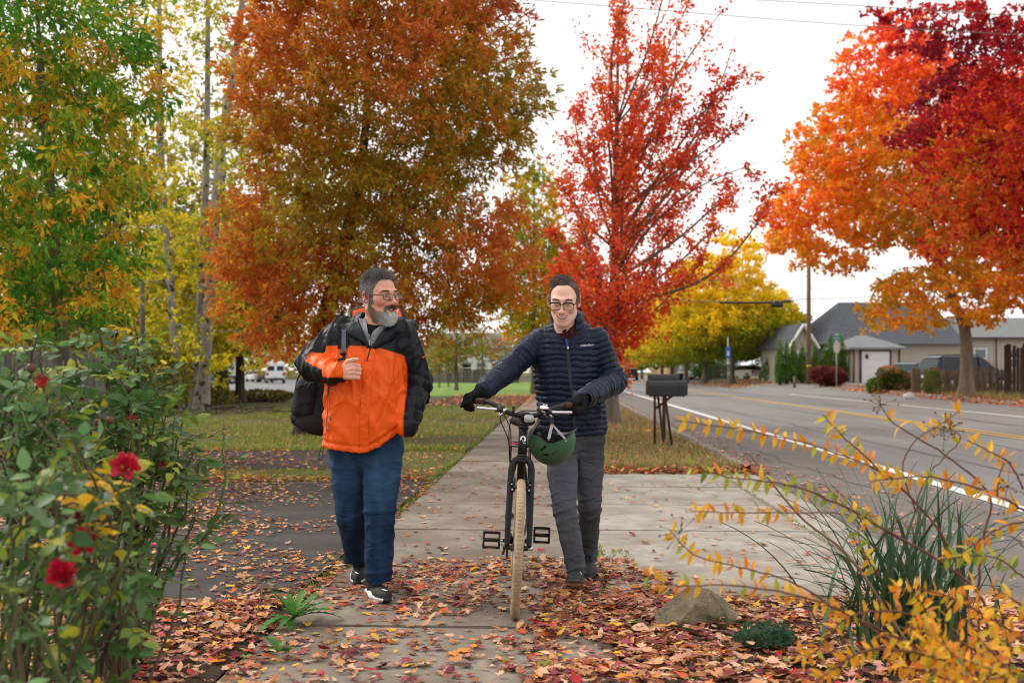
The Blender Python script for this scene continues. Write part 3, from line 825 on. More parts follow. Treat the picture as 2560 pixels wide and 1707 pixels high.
# --- limb trees: sprays of leaves strung along radiating limbs
def limb_tree(name, label, base, trunk, rads, limbs, nl, spread, L, W, colfn, seed, bark, group=None, fork_rise=0.2, start=0.22, twigs=5, droop=0.0):
    r = np.random.default_rng(seed)
    t = thing(name, label, 'tree', base, group)
    tp, tr = flare(trunk, rads); sk = Skeleton(tp, tr)
    pos, own, axs = [], [], []
    for li, (tip, f0) in enumerate(limbs):
        tip = np.array(tip, float); i0 = int(f0 * (len(tp) - 1)); a = tp[i0]; Ln = np.linalg.norm(tip - a)
        side = r.normal(0, 0.075 * Ln, 3)
        p = spline([a, a + (tip - a) * 0.35 + side + np.array([0, 0, -0.04 * Ln + fork_rise * 0.2 * Ln]), a + (tip - a) * 0.7 + side * 0.8 + np.array([0, 0, fork_rise * 0.1 * Ln]), tip], 14)
        sk.add(p, np.linspace(min(tr[i0] * 0.55, 0.012 + 0.008 * Ln), 0.006, 14))
        for k in range(twigs + int(Ln)):
            u = r.uniform(start, 0.95); q = p[int(u * 13)]; d = unit(p[min(13, int(u * 13) + 1)] - q)
            e = q + (d * r.uniform(0.3, 0.9) + r.normal(0, 0.55, 3)) * spread * (1.25 - u) * r.uniform(0.7, 1.5)
            e[2] -= droop * np.linalg.norm(e - q)
            sk.add(spline([q, (q + e) / 2 + r.normal(0, 0.04, 3), e], 4), np.linspace(0.011, 0.004, 4))
            m = max(4, int(nl * r.uniform(0.5, 1.5)))
            v = r.random(m)[:, None]
            pos.append(q + (e - q) * (0.2 + 0.9 * v) + r.normal(0, 0.10 * spread, (m, 3))); own.append(np.repeat(e[None], m, 0)); axs.append(np.repeat((unit(e - q))[None], m, 0))
        m = int(nl * 2.2); v = (start + (1.0 - start) * r.random(m))
        pos.append(p[(v * 13).astype(int)] + r.normal(0, 0.13 * spread, (m, 3)) * (1.4 - v)[:, None]); own.append(np.repeat(tip[None], m, 0)); axs.append(np.repeat((unit(tip - a))[None], m, 0))
    part('trunk', sk.VF(5), bark, t)
    pos = np.vstack(pos); own = np.vstack(own); ax = np.vstack(axs); n = len(pos)
    ax = ax * 0.5 + r.normal(0, 0.6, (n, 3)) + np.array([0, 0, -0.15])
    V, Fc = leaf_mesh(pos, ax, r.normal(0, 0.8, (n, 3)) + np.array([0, 0, 0.5]), L * r.uniform(0.6, 1.25, n), W * r.uniform(0.6, 1.25, n))
    o = part('crown', (V, Fc), M_leaf, t, False, np.repeat(colfn(pos, own, r), 4, 0)); o['kind'] = 'stuff'
    return t
# --- red maple behind the man in navy
Y0 = 23.6; TB = S(1.27, Y0)
tips = [(1912, 285), (1885, 150), (1840, 95), (1850, -30), (1770, -110), (1700, -180), (1640, -170), (1585, -60), (1545, 40), (1490, 160), (1445, 260), (1410, 330), (1382, 440), (1370, 560),
        (1375, 660), (1392, 745), (1420, 800), (1595, 845), (1640, 790), (1690, 700), (1770, 640), (1800, 560), (1850, 470), (1740, 210), (1690, 60), (1620, 120), (1560, 300), (1500, 420),
        (1460, 560), (1620, 460), (1680, 560), (1560, 600), (1500, 700), (1590, 720), (1640, 620), (1530, 500), (1600, 330), (1660, 250), (1470, 640), (1560, 790), (1450, 720), (1480, 330), (1720, 380), (1830, 330), (1790, 250), (1520, 200),
        (1940, 455), (1905, 400), (1600, 220), (1655, 100), (1700, 420), (1410, 600), (1560, 420), (1430, 480), (1600, 560), (1540, 680), (1480, 780), (1650, 700)]
r_ = np.random.default_rng(12)
limbs = []
for x, y in tips:
    d = Y0 + r_.uniform(-2.0, 2.0) * (1 if y < 750 else 0.6)
    limbs.append((P(x, y, d), float(np.clip(0.30 + (860 - y) / 1500 + r_.uniform(-0.1, 0.1), 0.28, 0.9))))
def rm_col(pos, own, r):
    n = len(pos); pal = np.array([srgb(240, 108, 50), srgb(228, 76, 52), srgb(242, 138, 58), srgb(194, 66, 56), srgb(244, 98, 72)])
    w = wob(own, 1.1, 0.7) + r.normal(0, 0.45, n) - np.clip((pos[:, 2] - 6) * 0.05, 0, 0.3) + 0.22
    i = np.clip(np.digitize(w, [-0.75, -0.15, 0.25, 0.7]), 0, 4)
    return pal[np.array([3, 1, 0, 2, 4])[i]] * r.uniform(0.8, 1.2, (n, 1))
limb_tree('maple_tree', 'red maple with upright spreading limbs behind the man in the navy jacket', TB,
          [TB, TB + (0, 0, 0.9), TB + (0.02, 0, 1.9), TB + (0.05, 0, 3.4), TB + (0.1, 0, 6), TB + (0.15, 0, 9.5)], [0.17, 0.155, 0.145, 0.11, 0.07, 0.02],
          limbs, 44, 0.80, 0.090, 0.085, rm_col, 8, M_bark_grey, start=0.16, twigs=7)

# --- orange maple across the road, and the dark red one beside it
YT = 45.0; TB = P(2416, 986, YT); TB[2] = hgt(TB[0], YT)
def E(px, py, Y, rx, ry, rd): 
    c = P(px, py, Y); return (*c, rx * Y / F, rd, ry * Y / F)
e = [E(2270, 380, 45, 250, 250, 4.8), E(2080, 560, 44.5, 170, 120, 3.2), E(2230, 190, 45, 130, 150, 3), E(2400, 730, 44, 200, 80, 3.4), E(2520, 480, 45, 230, 300, 5), E(2130, 400, 45, 150, 150, 3),
     E(1985, 520, 45, 75, 60, 1.6), E(2280, 120, 45, 60, 90, 1.5), E(2230, 770, 43.5, 90, 50, 2.0)]
r_ = np.random.default_rng(52)
cl = relax(in_ell(e, 2200, r_, 0.5), 0.62)
def om_col(pos, c, r):
    n = len(pos); pal = np.array([srgb(250, 158, 44), srgb(248, 126, 56), srgb(242, 98, 70), srgb(250, 188, 62), srgb(220, 178, 62)])
    u = wob(c, 0.55, 2.2) + r.normal(0, 0.33, n) + np.clip((pos[:, 2] - 11) * 0.08, -0.55, 0.4) - 0.2
    i = np.clip(np.digitize(u, [-0.8, -0.45, -0.02, 0.4]), 0, 4)
    return pal[np.array([4, 3, 0, 1, 2])[i]] * r.uniform(0.82, 1.2, (n, 1))
make_tree('maple_tree', 'orange and red maple with a pale forked trunk by the wooden fence', TB,
          [TB, TB + (0, 0, 1.6), TB + (-0.1, 0, 3.2), TB + (-0.9, 0, 5.2), TB + (-1.8, 0, 9), TB + (-2.2, 0, 15)], [0.30, 0.27, 0.24, 0.17, 0.11, 0.03],
          cl, 0.80, 80000, 0.20, 0.16, om_col, 15, M_bark_tan, zmin=2.6, up=0.25, out=0.9, rise=0.15, kbr=0.016, lsig=0.45, flat=0.55, per=7)
YT = 33.0; TB = S(18.4, YT)
e = [E(2640, 330, 33, 330, 330, 4.2), E(2400, 80, 33, 150, 75, 2.0), E(2420, 330, 32.5, 190, 90, 2.2), E(2370, 470, 32.5, 130, 75, 1.8), E(2480, 580, 33, 170, 110, 2.5), E(2280, 285, 32.5, 80, 16, 0.6), E(2250, 20, 33, 110, 36, 1.2)]
r_ = np.random.default_rng(53)
cl = relax(in_ell(e, 1500, r_, 0.4), 0.48)
cl = cl[cl[:, 2] < 17]
def dm_col(pos, c, r):
    n = len(pos); pal = np.array([srgb(186, 40, 52), srgb(214, 52, 50), srgb(146, 42, 58), srgb(228, 104, 36), srgb(206, 140, 40)])
    u = wob(c, 0.8, 0.4) + r.normal(0, 0.3, n) - np.clip((7.5 - pos[:, 2]) * 0.22, -0.4, 0.9)
    i = np.clip(np.digitize(u, [-0.95, -0.45, 0.1, 0.5]), 0, 4)
    return pal[np.array([4, 3, 1, 0, 2])[i]] * r.uniform(0.8, 1.2, (n, 1))
make_tree('maple_tree', 'dark crimson maple reaching in from the right edge over the road', TB,
          [TB, TB + (0, 0, 2), TB + (-0.2, 0, 4), TB + (-0.6, 0, 8), TB + (-0.6, 0, 14)], [0.28, 0.25, 0.22, 0.14, 0.03],
          cl, 0.58, 52000, 0.145, 0.12, dm_col, 16, M_bark_dark, zmin=2.5, up=0.2, out=0.9, kbr=0.013, lsig=0.45, flat=0.5, per=7)

# --- row of yellow hornbeams across the road
def hb_col(pos, c, r):
    n = len(pos); pal = np.array([srgb(254, 218, 40), srgb(246, 208, 40), srgb(220, 194, 40), srgb(164, 166, 40), srgb(118, 134, 40)])
    u = (pos[:, 2] - 7.2) * 0.15 - (pos[:, 0] - c[:, 0].mean()) * 0.035 + wob(c, 0.5, 1.0) * 0.5 + r.normal(0, 0.28, n)
    i = np.clip(np.digitize(-u, [-0.35, -0.05, 0.3, 0.65]), 0, 4)
    return pal[i] * r.uniform(0.85, 1.15, (n, 1))
def hornbeam(px, Y, py_base, hw, seed, n, label, hh=10.2, nm='hornbeam_tree'):
    B = P(px, py_base, Y); B[2] = hgt(B[0], B[1])
    r = np.random.default_rng(seed); x, y, z = B
    e = [(x, y, z + hh * 0.42, hw, hw, hh * 0.22), (x - 0.2 * hw, y, z + hh * 0.62, hw * 0.75, hw * 0.75, hh * 0.26), (x + 0.1, y, z + hh * 0.85, hw * 0.42, hw * 0.42, hh * 0.22)]
    c = relax(in_ell(e, 900, r, 0.45), 0.62)
    return make_tree(nm, label, B, [B, B + (0, 0, 1.6), B + (0.2, 0, 3), B + (0.1, 0, hh * 0.7), B + (0, 0, hh * 0.95)], [0.24, 0.21, 0.19, 0.1, 0.03],
                     c, 0.75, int(n * 1.7), 0.29, 0.20, hb_col, seed, M_bark_grey, 'row of yellow street trees', zmin=1.6, up=0.5, out=1.0, rise=0.1, kbr=0.018, flat=0.5, lsig=0.45, per=7)
hornbeam(1831, 86, 951, 6.3, 61, 20000, 'golden yellow street tree nearest the blue banner sign, first of its row', 12.4)
hornbeam(1935, 98, 951, 4.4, 62, 11000, 'greener street tree behind the clipped conifers and white parked car', 8.0)
hornbeam(1764, 97, 949, 6.3, 63, 10000, 'yellow street tree second in the row from the blue banner sign', 11)
hornbeam(1716, 108, 948, 6.2, 64, 9000, 'yellow street tree third in the row from the blue banner sign', 10)
hornbeam(1680, 120, 947, 6.0, 65, 8000, 'yellow street tree fourth in the row from the blue banner sign', 10)
hornbeam(1655, 135, 946, 4.5, 66, 7000, 'dark green street tree fifth in the row from the blue banner sign', 9)
hornbeam(1605, 165, 945, 4.5, 67, 5000, 'farthest street tree of the row, beside the far black car', 8)

# --- generic round trees
def round_tree(name, label, B, ells, gap, crad, n, L, W, pal, w, seed, bark, th, tr, **kw):
    r = np.random.default_rng(seed); B = np.array(B, float)
    c = relax(in_ell(ells, 1400, r, kw.pop('shell', 0.4)), gap)
    top = B + np.array([kw.pop('lean', 0.0), 0, th])
    return make_tree(name, label, B, [B, B + (top - B) * 0.3, B + (top - B) * 0.65, top], [tr, tr * 0.85, tr * 0.6, tr * 0.15], c, crad, n, L, W, pal_fn(pal, w), seed, bark, **kw)
GY_ = [srgb(84, 142, 44), srgb(114, 160, 46), srgb(168, 178, 50), srgb(236, 194, 50), srgb(240, 170, 54)]
# green and yellow tree at the left edge, hanging sprays of large leaflets
x0 = P(60, 500, 14.0)
ell = [(-7.0, 14, 4.6, 1.7, 1.8, 2.3), (-6.4, 13.8, 2.9, 1.3, 1.5, 0.9), (-5.8, 14, 5.6, 1.0, 1.2, 1.2), (-7.4, 14, 2.7, 1.2, 1.4, 0.9), (-7.6, 14.2, 6.2, 2.2, 1.8, 1.5), (-5.6, 13.9, 3.9, 0.7, 0.9, 0.7), (-6.6, 13.2, 2.2, 1.3, 1.0, 0.55), (-5.7, 13.3, 2.3, 0.6, 0.8, 0.5)]
round_tree('walnut_tree', 'green and yellow leaved tree hanging over the left edge above the roses', (-6.35, 14.3, 0), ell, 0.34, 0.42, 30000, 0.14, 0.05, GY_, [24, 26, 18, 19, 13], 71, M_bark_grey, 6.8, 0.11,
           lean=-0.5, zmin=1.6, up=-0.45, out=0.5, droop=0.1, lsig=0.5, kbr=0.012, per=12)
# pale trunks of the birches
YL = [srgb(240, 214, 50), srgb(212, 202, 52), srgb(170, 174, 54), srgb(248, 222, 72), srgb(156, 160, 60)]
def birch(label, pts, Y, rad, seed, n, zlo, pal=YL):
    q = [P(x, y, Y) for x, y in pts]; q[0][2] = 0.0
    q.append(q[-1] + (q[-1] - q[-2]) * 0.25 + np.array([0, 0, 2.0]))
    r = np.random.default_rng(seed)
    tp = spline(q, 20); cs = []
    for i in range(190):
        u = r.uniform(0.12, 1.0); c = tp[int(u * 19)] + r.normal(0, 1, 3) * np.array([1.0, 1.2, 0.5]) * (0.6 + 1.5 * math.sin(u * 3.0))
        if c[2] > zlo: cs.append(c)
    return make_tree('birch_tree', label, q[0], q, [rad, rad * 0.9, rad * 0.75, rad * 0.5, rad * 0.2][:len(q)], relax(np.array(cs), 0.4), 0.5, n, 0.12, 0.1, pal_fn(pal, [3, 3, 3, 2, 2]), seed, M_bark_birch,
                     group='pale trunked trees behind the roses', zmin=1.8, up=-0.2, out=0.6, kbr=0.008, lsig=0.55)
birch('pale grey trunk, rightmost and thickest of the trunks behind the roses', [(503, 1018), (522, 780), (548, 420), (600, 60)], 33.0, 0.21, 81, 7000, 2.2)
birch('white and black banded trunk just left of the thickest grey trunk', [(484, 1018), (500, 780), (516, 400), (520, 0)], 33.4, 0.15, 82, 6000, 3.0)
birch('slim dark trunk wrapped in yellow leaves, leftmost of the banded trunks', [(446, 1020), (430, 760), (403, 400), (398, 0)], 32.0, 0.15, 83, 15000, 0.8)
# wood behind them
OL = [srgb(150, 152, 56), srgb(182, 170, 56), srgb(126, 132, 54), srgb(210, 182, 58), srgb(150, 122, 58)]
def wood(label, px, Y, w, zc, zr, seed, n=12000, pal=OL, wt=(3, 3, 3, 2, 2), gap=0.9):
    B = P(px, 0, Y); B[2] = hgt(B[0], Y)
    ell = [(B[0], Y, zc, w, w * 0.9, zr), (B[0] + w * 0.3, Y, zc + zr * 0.4, w * 0.8, w * 0.8, zr * 0.7), (B[0] - w * 0.4, Y, zc - zr * 0.3, w * 0.7, w * 0.8, zr * 0.7)]
    return round_tree('wood_tree', label, B, ell, gap, 1.0, n, 0.24, 0.18, pal, wt, seed, M_bark_dark, zc + zr * 0.5, 0.16 + w * 0.02, group='trees of the wood at the left', zmin=1.5, lsig=0.6, kbr=0.014, up=0.0)
wood('olive tree of the wood at the far left behind the hanging sprays', 70, 44, 4.5, 8.0, 6.0, 91, 14000)
wood('olive yellow tree between the hanging sprays and the slim dark trunk', 300, 48, 4.5, 6.5, 5.5, 92, 12000)
wood('low leafy tree right of the thickest pale trunk', 600, 40, 2.2, 4.3, 2.1, 93, 8000, [srgb(100, 112, 46), srgb(130, 128, 44), srgb(84, 92, 44), srgb(190, 160, 50), srgb(110, 90, 40)], gap=0.5)
wood('tall thin tree seen between the pale trunks and the orange ash', 560, 52, 3.0, 9.0, 7.0, 94, 6000)
wood('dark green bushy tree behind the grey board fence', 190, 38, 3.2, 3.0, 2.4, 95, 9000, [srgb(90, 106, 48), srgb(120, 126, 50), srgb(160, 146, 50), srgb(110, 96, 50), srgb(200, 172, 56)], gap=0.6)
wood('brown and olive tree behind the pale trunks', 420, 55, 4.0, 5.0, 4.5, 96, 9000)
wood('bright yellow leaved small tree among the pale trunks', 470, 36, 1.5, 3.6, 2.6, 97, 9000, YL, (4, 3, 2, 3, 1), 0.5)
wood('yellow green small tree between the pale trunks and the orange ash', 548, 38, 1.5, 4.6, 2.6, 98, 7000, YL, (3, 3, 3, 2, 2), 0.5)
# yellow trees seen between the ash and the red maple
def yel(label, px, Y, w, top, seed, n, pal, wt, zlo=2.5, nm='street_tree'):
    B = P(px, 0, Y); B[2] = 0; zc = (top + zlo) / 2; zr = (top - zlo) / 2
    ell = [(B[0], Y, zc - zr * 0.25, w, w, zr * 0.75), (B[0], Y, zc + zr * 0.3, w * 0.7, w * 0.7, zr * 0.7)]
    return round_tree(nm, label, B, ell, 0.6, 0.75, n, 0.20, 0.13, pal, wt, seed, M_bark_grey, top * 0.9, 0.17, zmin=1.8, lsig=0.55, up=0.4, out=0.9)
yel('yellow green street tree in the gap between the ash and the red maple', 1335, 58, 2.7, 13.6, 101, 21000, [srgb(232, 180, 26), srgb(206, 176, 30), srgb(160, 160, 34), srgb(120, 140, 36)], [3, 3, 3, 2])
yel('green street tree right behind the red maple trunk', 1450, 66, 3.0, 9.0, 102, 9000, [srgb(150, 150, 34), srgb(120, 130, 34), srgb(100, 106, 36), srgb(200, 160, 36)], [3, 3, 3, 1])
yel('orange street tree far down the road left of the black car', 1562, 150, 3.4, 6.0, 103, 3500, [srgb(226, 110, 34), srgb(206, 92, 30), srgb(232, 140, 44)], [2, 2, 2], zlo=1.6)
yel('yellow tree behind the parked van across the lane', 690, 135, 5.0, 8.5, 104, 5000, [srgb(222, 160, 34), srgb(190, 150, 40), srgb(150, 140, 50)], [3, 2, 2])
yel('olive tree left of the parked van across the lane', 560, 140, 7.0, 13, 105, 6000, [srgb(150, 146, 60), srgb(120, 126, 56), srgb(176, 150, 60)], [3, 2, 2])
yel('pale green tree far behind the parked van', 640, 170, 7.0, 15, 106, 6000, [srgb(170, 166, 90), srgb(140, 146, 80), srgb(196, 170, 80)], [3, 2, 2])
# young trees on the far lawn
def young(label, px, pyb, h, seed, n, pal, wt, w=1.5, tr=0.05):
    Y = GY(pyb); B = P(px, pyb, Y); B[2] = 0
    ell = [(B[0], Y, h * 0.62, w, w, h * 0.34)]
    return round_tree('young_tree', label, B, ell, 0.4, 0.45, n, 0.17, 0.14, pal, wt, seed, M_bark_grey, h * 0.9, tr, group='young trees on the far lawn', zmin=0.8, shell=0.2, lsig=0.6)
YG = [srgb(120, 136, 50), srgb(150, 150, 56), srgb(190, 160, 50), srgb(170, 90, 50), srgb(96, 110, 50)]
young('young green tree with a thick trunk left of the cyclist elbow, nearest on the lawn', 1141, 975, 5.2, 111, 2600, YG, [3, 3, 2, 1, 2], 1.7, 0.12)
young('young green tree right of the nearest one, close to the cyclist arm', 1206, 958, 6.4, 112, 3000, YG, [3, 3, 2, 2, 3], 2.2, 0.12)
young('thin young tree beside the orange jacket sleeve, leftmost on the lawn', 1078, 966, 4.0, 113, 900, YG, [2, 2, 1, 3, 1], 1.2, 0.06)
young('thin young tree second from the orange jacket sleeve', 1098, 968, 4.2, 114, 1000, YG, [2, 2, 2, 3, 1], 1.2, 0.07)
young('thin young tree with yellow leaves between the thick trunk and the sleeve', 1121, 966, 4.4, 115, 1100, YG, [1, 2, 4, 2, 1], 1.2, 0.06)
young('young tree with reddish leaves in front of the white house', 1262, 962, 4.6, 116, 1400, YG, [1, 1, 2, 4, 1], 1.5, 0.08)
# far-off wood closing the view
def treeline():
    r = np.random.default_rng(123); n = 17000
    px = r.uniform(-600, 1560, n); Y = r.uniform(190, 260, n); x = (px - 1280) * Y / F
    top = 9 + 5 * np.sin(x * 0.07) + 3 * np.sin(x * 0.23 + 1) + 2 * np.sin(x * 0.61)
    top = np.clip(top, 5, 18) * np.where(px > 1330, 0.6, 1.0)
    z = top * r.random(n) ** 0.7
    pos = np.stack([x, Y, z], 1)
    c = pal_fn(OL + [srgb(190, 130, 50), srgb(140, 140, 70)], [3, 3, 3, 3, 2, 2, 2])(pos, np.round(pos / 4) * 4, r)
    V, Fc = leaf_mesh(pos, r.normal(0, 1, (n, 3)), r.normal(0, 1, (n, 3)), r.uniform(0.8, 1.6, n), r.uniform(0.6, 1.2, n))
    o = part('far_wood', (V, Fc), M_leaf, None, False, np.repeat(c, 4, 0)); tag(o, 'hazy far-off trees along the horizon at the left', 'trees', kind='stuff')
treeline()
# ================================================================== plants in front
def obj_leaf_mat(name, transl=0.35, rough=0.5, spec=0.4, vs=14):
    m = bpy.data.materials.new(name); m.use_nodes = True; nt = m.node_tree; N, L = nt.nodes, nt.links
    bs = N['Principled BSDF']; out = [n for n in N if n.type == 'OUTPUT_MATERIAL'][0]
    oi = N.new('ShaderNodeObjectInfo'); nz = N.new('ShaderNodeTexNoise'); nz.inputs['Scale'].default_value = vs; tc = N.new('ShaderNodeTexCoord'); L.new(tc.outputs['Object'], nz.inputs['Vector'])
    mr = N.new('ShaderNodeMapRange'); mr.inputs['To Min'].default_value = 0.6; mr.inputs['To Max'].default_value = 1.4; L.new(nz.outputs['Fac'], mr.inputs['Value'])
    vm = N.new('ShaderNodeVectorMath'); vm.operation = 'SCALE'; L.new(oi.outputs['Color'], vm.inputs[0]); L.new(mr.outputs[0], vm.inputs['Scale'])
    L.new(vm.outputs[0], bs.inputs['Base Color']); bs.inputs['Roughness'].default_value = rough; bs.inputs['Specular IOR Level'].default_value = spec
    tr = N.new('ShaderNodeBsdfTranslucent'); L.new(vm.outputs[0], tr.inputs['Color'])
    mx = N.new('ShaderNodeMixShader'); mx.inputs[0].default_value = transl; L.new(bs.outputs[0], mx.inputs[1]); L.new(tr.outputs[0], mx.inputs[2]); L.new(mx.outputs[0], out.inputs['Surface'])
    return m
M_oleaf = obj_leaf_mat('shrub_leaf')
def leaf_template(name, L, W, n=7, fold=0.18, curl=0.25, ser=0.0, tipk=1.0, seed=0):
    """leaf lying along +y from its stalk at the origin, midrib folded, tip curling"""
    r = np.random.default_rng(seed)
    t = np.linspace(0, 1, n); w = W / 2 * np.sin(np.pi * t ** 0.8) ** 0.8 * (1 - 0.25 * t * tipk); w[0] = 0.04 * W; w[-1] = 0.0
    w = w * (1 + ser * np.where(np.arange(n) % 2, 1, -1))
    y = t * L; z = -curl * L * t ** 2
    Lft = np.stack([-w, y, z + fold * w * 1.2], 1); Mid = np.stack([np.zeros(n), y, z], 1); Rgt = np.stack([w, y, z + fold * w * 1.2], 1)
    V = np.stack([Lft, Mid, Rgt], 1).reshape(-1, 3); i = np.arange(n - 1)[:, None] * 3; j = np.arange(2)[None]
    return V, np.stack([i + j, i + j + 1, i + 3 + j + 1, i + 3 + j], -1).reshape(-1, 4)
def frame(y, nrm):
    y = unit(y); x = unit(np.cross(y, nrm)); z = np.cross(x, y); return np.stack([x, y, z], 1)
def put_leaves(parent, leaves, temps, m_obj, m_attr, name='leaf', most=300, key=None):
    """leaves: rows of (pos, dir, normal, size, colour). The largest in view become parts, the rest one mesh"""
    def seen(l):
        p = l[0]; return -l[3] / max(p[1], 0.3) if p[1] > 0.3 and abs(p[0] / p[1]) < 0.53 and abs((p[2] - HC) / p[1]) < 0.36 else 0
    order = sorted(range(len(leaves)), key=lambda i: seen(leaves[i]))
    org = ORG[parent.name]
    mes = [mesh_from(name, V, Fc, True, None, m_obj) for V, Fc in temps]
    rest = []
    for rank, i in enumerate(order):
        p, d, n_, s, c = leaves[i]; k = i % len(temps); Fm = frame(d, n_)
        if rank < most:
            o = link(bpy.data.objects.new(name, mes[k])); o.parent = parent
            M4 = Matrix.Identity(4)
            for a in range(3):
                for b in range(3): M4[a][b] = float(Fm[a][b] * s)
                M4[a][3] = float(p[a] - org[a])
            o.matrix_local = M4; o.color = (*[float(q) for q in c], 1)
        else: rest.append((temps[k][0] @ (Fm * s).T + p, temps[k][1], c))
    if rest:
        V, Fc = joinVF([(a, b) for a, b, c in rest]); C = np.vstack([np.repeat(np.array(c)[None], len(a), 0) for a, b, c in rest])
        o = part('foliage', (V, Fc), m_attr, parent, True, C); o['kind'] = 'stuff'
M_fol = mat('shrub_foliage', attr=True, rough=0.5, spec=0.4, transl=0.35)
ROSE_T = [leaf_template('leaf', 1.0, 0.62, 9, 0.20, 0.16, 0.05, seed=1), leaf_template('leaf', 1.0, 0.55, 9, 0.28, 0.28, 0.05, seed=2), leaf_template('leaf', 1.0, 0.70, 9, 0.10, 0.10, 0.05, seed=3)]
ROSE_C = [srgb(84, 120, 64), srgb(108, 142, 84), srgb(72, 108, 48), srgb(132, 152, 54), srgb(172, 170, 56), srgb(80, 114, 58), srgb(60, 92, 42), srgb(228, 184, 44), srgb(122, 92, 58)]
ROSE_W = np.array([20, 16, 16, 14, 8, 14, 11, 3, 0.0]); ROSE_W = ROSE_W / ROSE_W.sum()
M_cane_g = mat('rose_cane_green', (0.10, 0.13, 0.045), 0.6, 0.3, var=0.35, vscale=10, var2=(3.5, 0.5, 0.62, (0.13, 0.065, 0.045)))
M_cane_b = mat('rose_cane_brown', (0.085, 0.055, 0.038), 0.85, 0.2, var=0.4, vscale=12, bump=0.6, bscale=60)
def rose_flower(parent, c, r0, facing, seed, col, npet=20):
    r = np.random.default_rng(seed); f = unit(facing)
    o = link(bpy.data.objects.new('rose_flower', None)); o.parent = parent; ORG[o.name] = ORG[parent.name]
    Fm = frame(unit(np.cross(f, (0.3, 0.1, 0.9))), f)
    M_pt = mat('rose_petal', attr=True, rough=0.55, spec=0.3, transl=0.25, var=0.12, vscale=50)
    for k in range(npet):
        u = k / (npet - 1); a = k * 2.399; rad = r0 * (0.16 + 0.62 * u); h = r0 * (0.75 - 0.45 * u); w = r0 * (0.42 + 0.50 * u); op = 0.15 + 1.15 * u
        def fn(s, v):
            aa = a + (s - 0.5) * (w / max(rad, 0.01)) * 0.95
            lean = op * v; rr = rad * 0.55 + (h * 1.2) * v * math.sin(lean * 0.75) + 0.15 * r0 * math.sin(s * 7 + seed + k * 2.1) * v
            edge = 1 - 0.25 * (2 * s - 1) ** 2 * v
            zz = h * 1.35 * v * math.cos(lean * 0.72) * edge - 0.28 * r0 * u + 0.06 * r0 * math.sin(s * 7 + k) * v
            return Fm @ np.array([rr * math.cos(aa), rr * math.sin(aa), zz]) + c
        V, Fc = gridmesh(fn, np.linspace(0, 1, 7), np.linspace(0, 1, 5))
        cc = np.array(col) * (0.75 + 0.5 * r.random()) * np.array([1, 1, 1])
        part('petal', (V, Fc), M_pt, o, True, np.repeat(cc[None], len(V), 0))
    for k in range(5):
        a = k * 1.257; q = [Fm @ np.array([r0 * 0.55 * v * math.cos(a), r0 * 0.55 * v * math.sin(a), -0.30 * r0 - 0.25 * r0 * v]) + c for v in (0.1, 0.6, 1.2)]
        part('sepal', tube(q, [0.004, 0.005, 0.001], 5), M_cane_g, o)
    return o
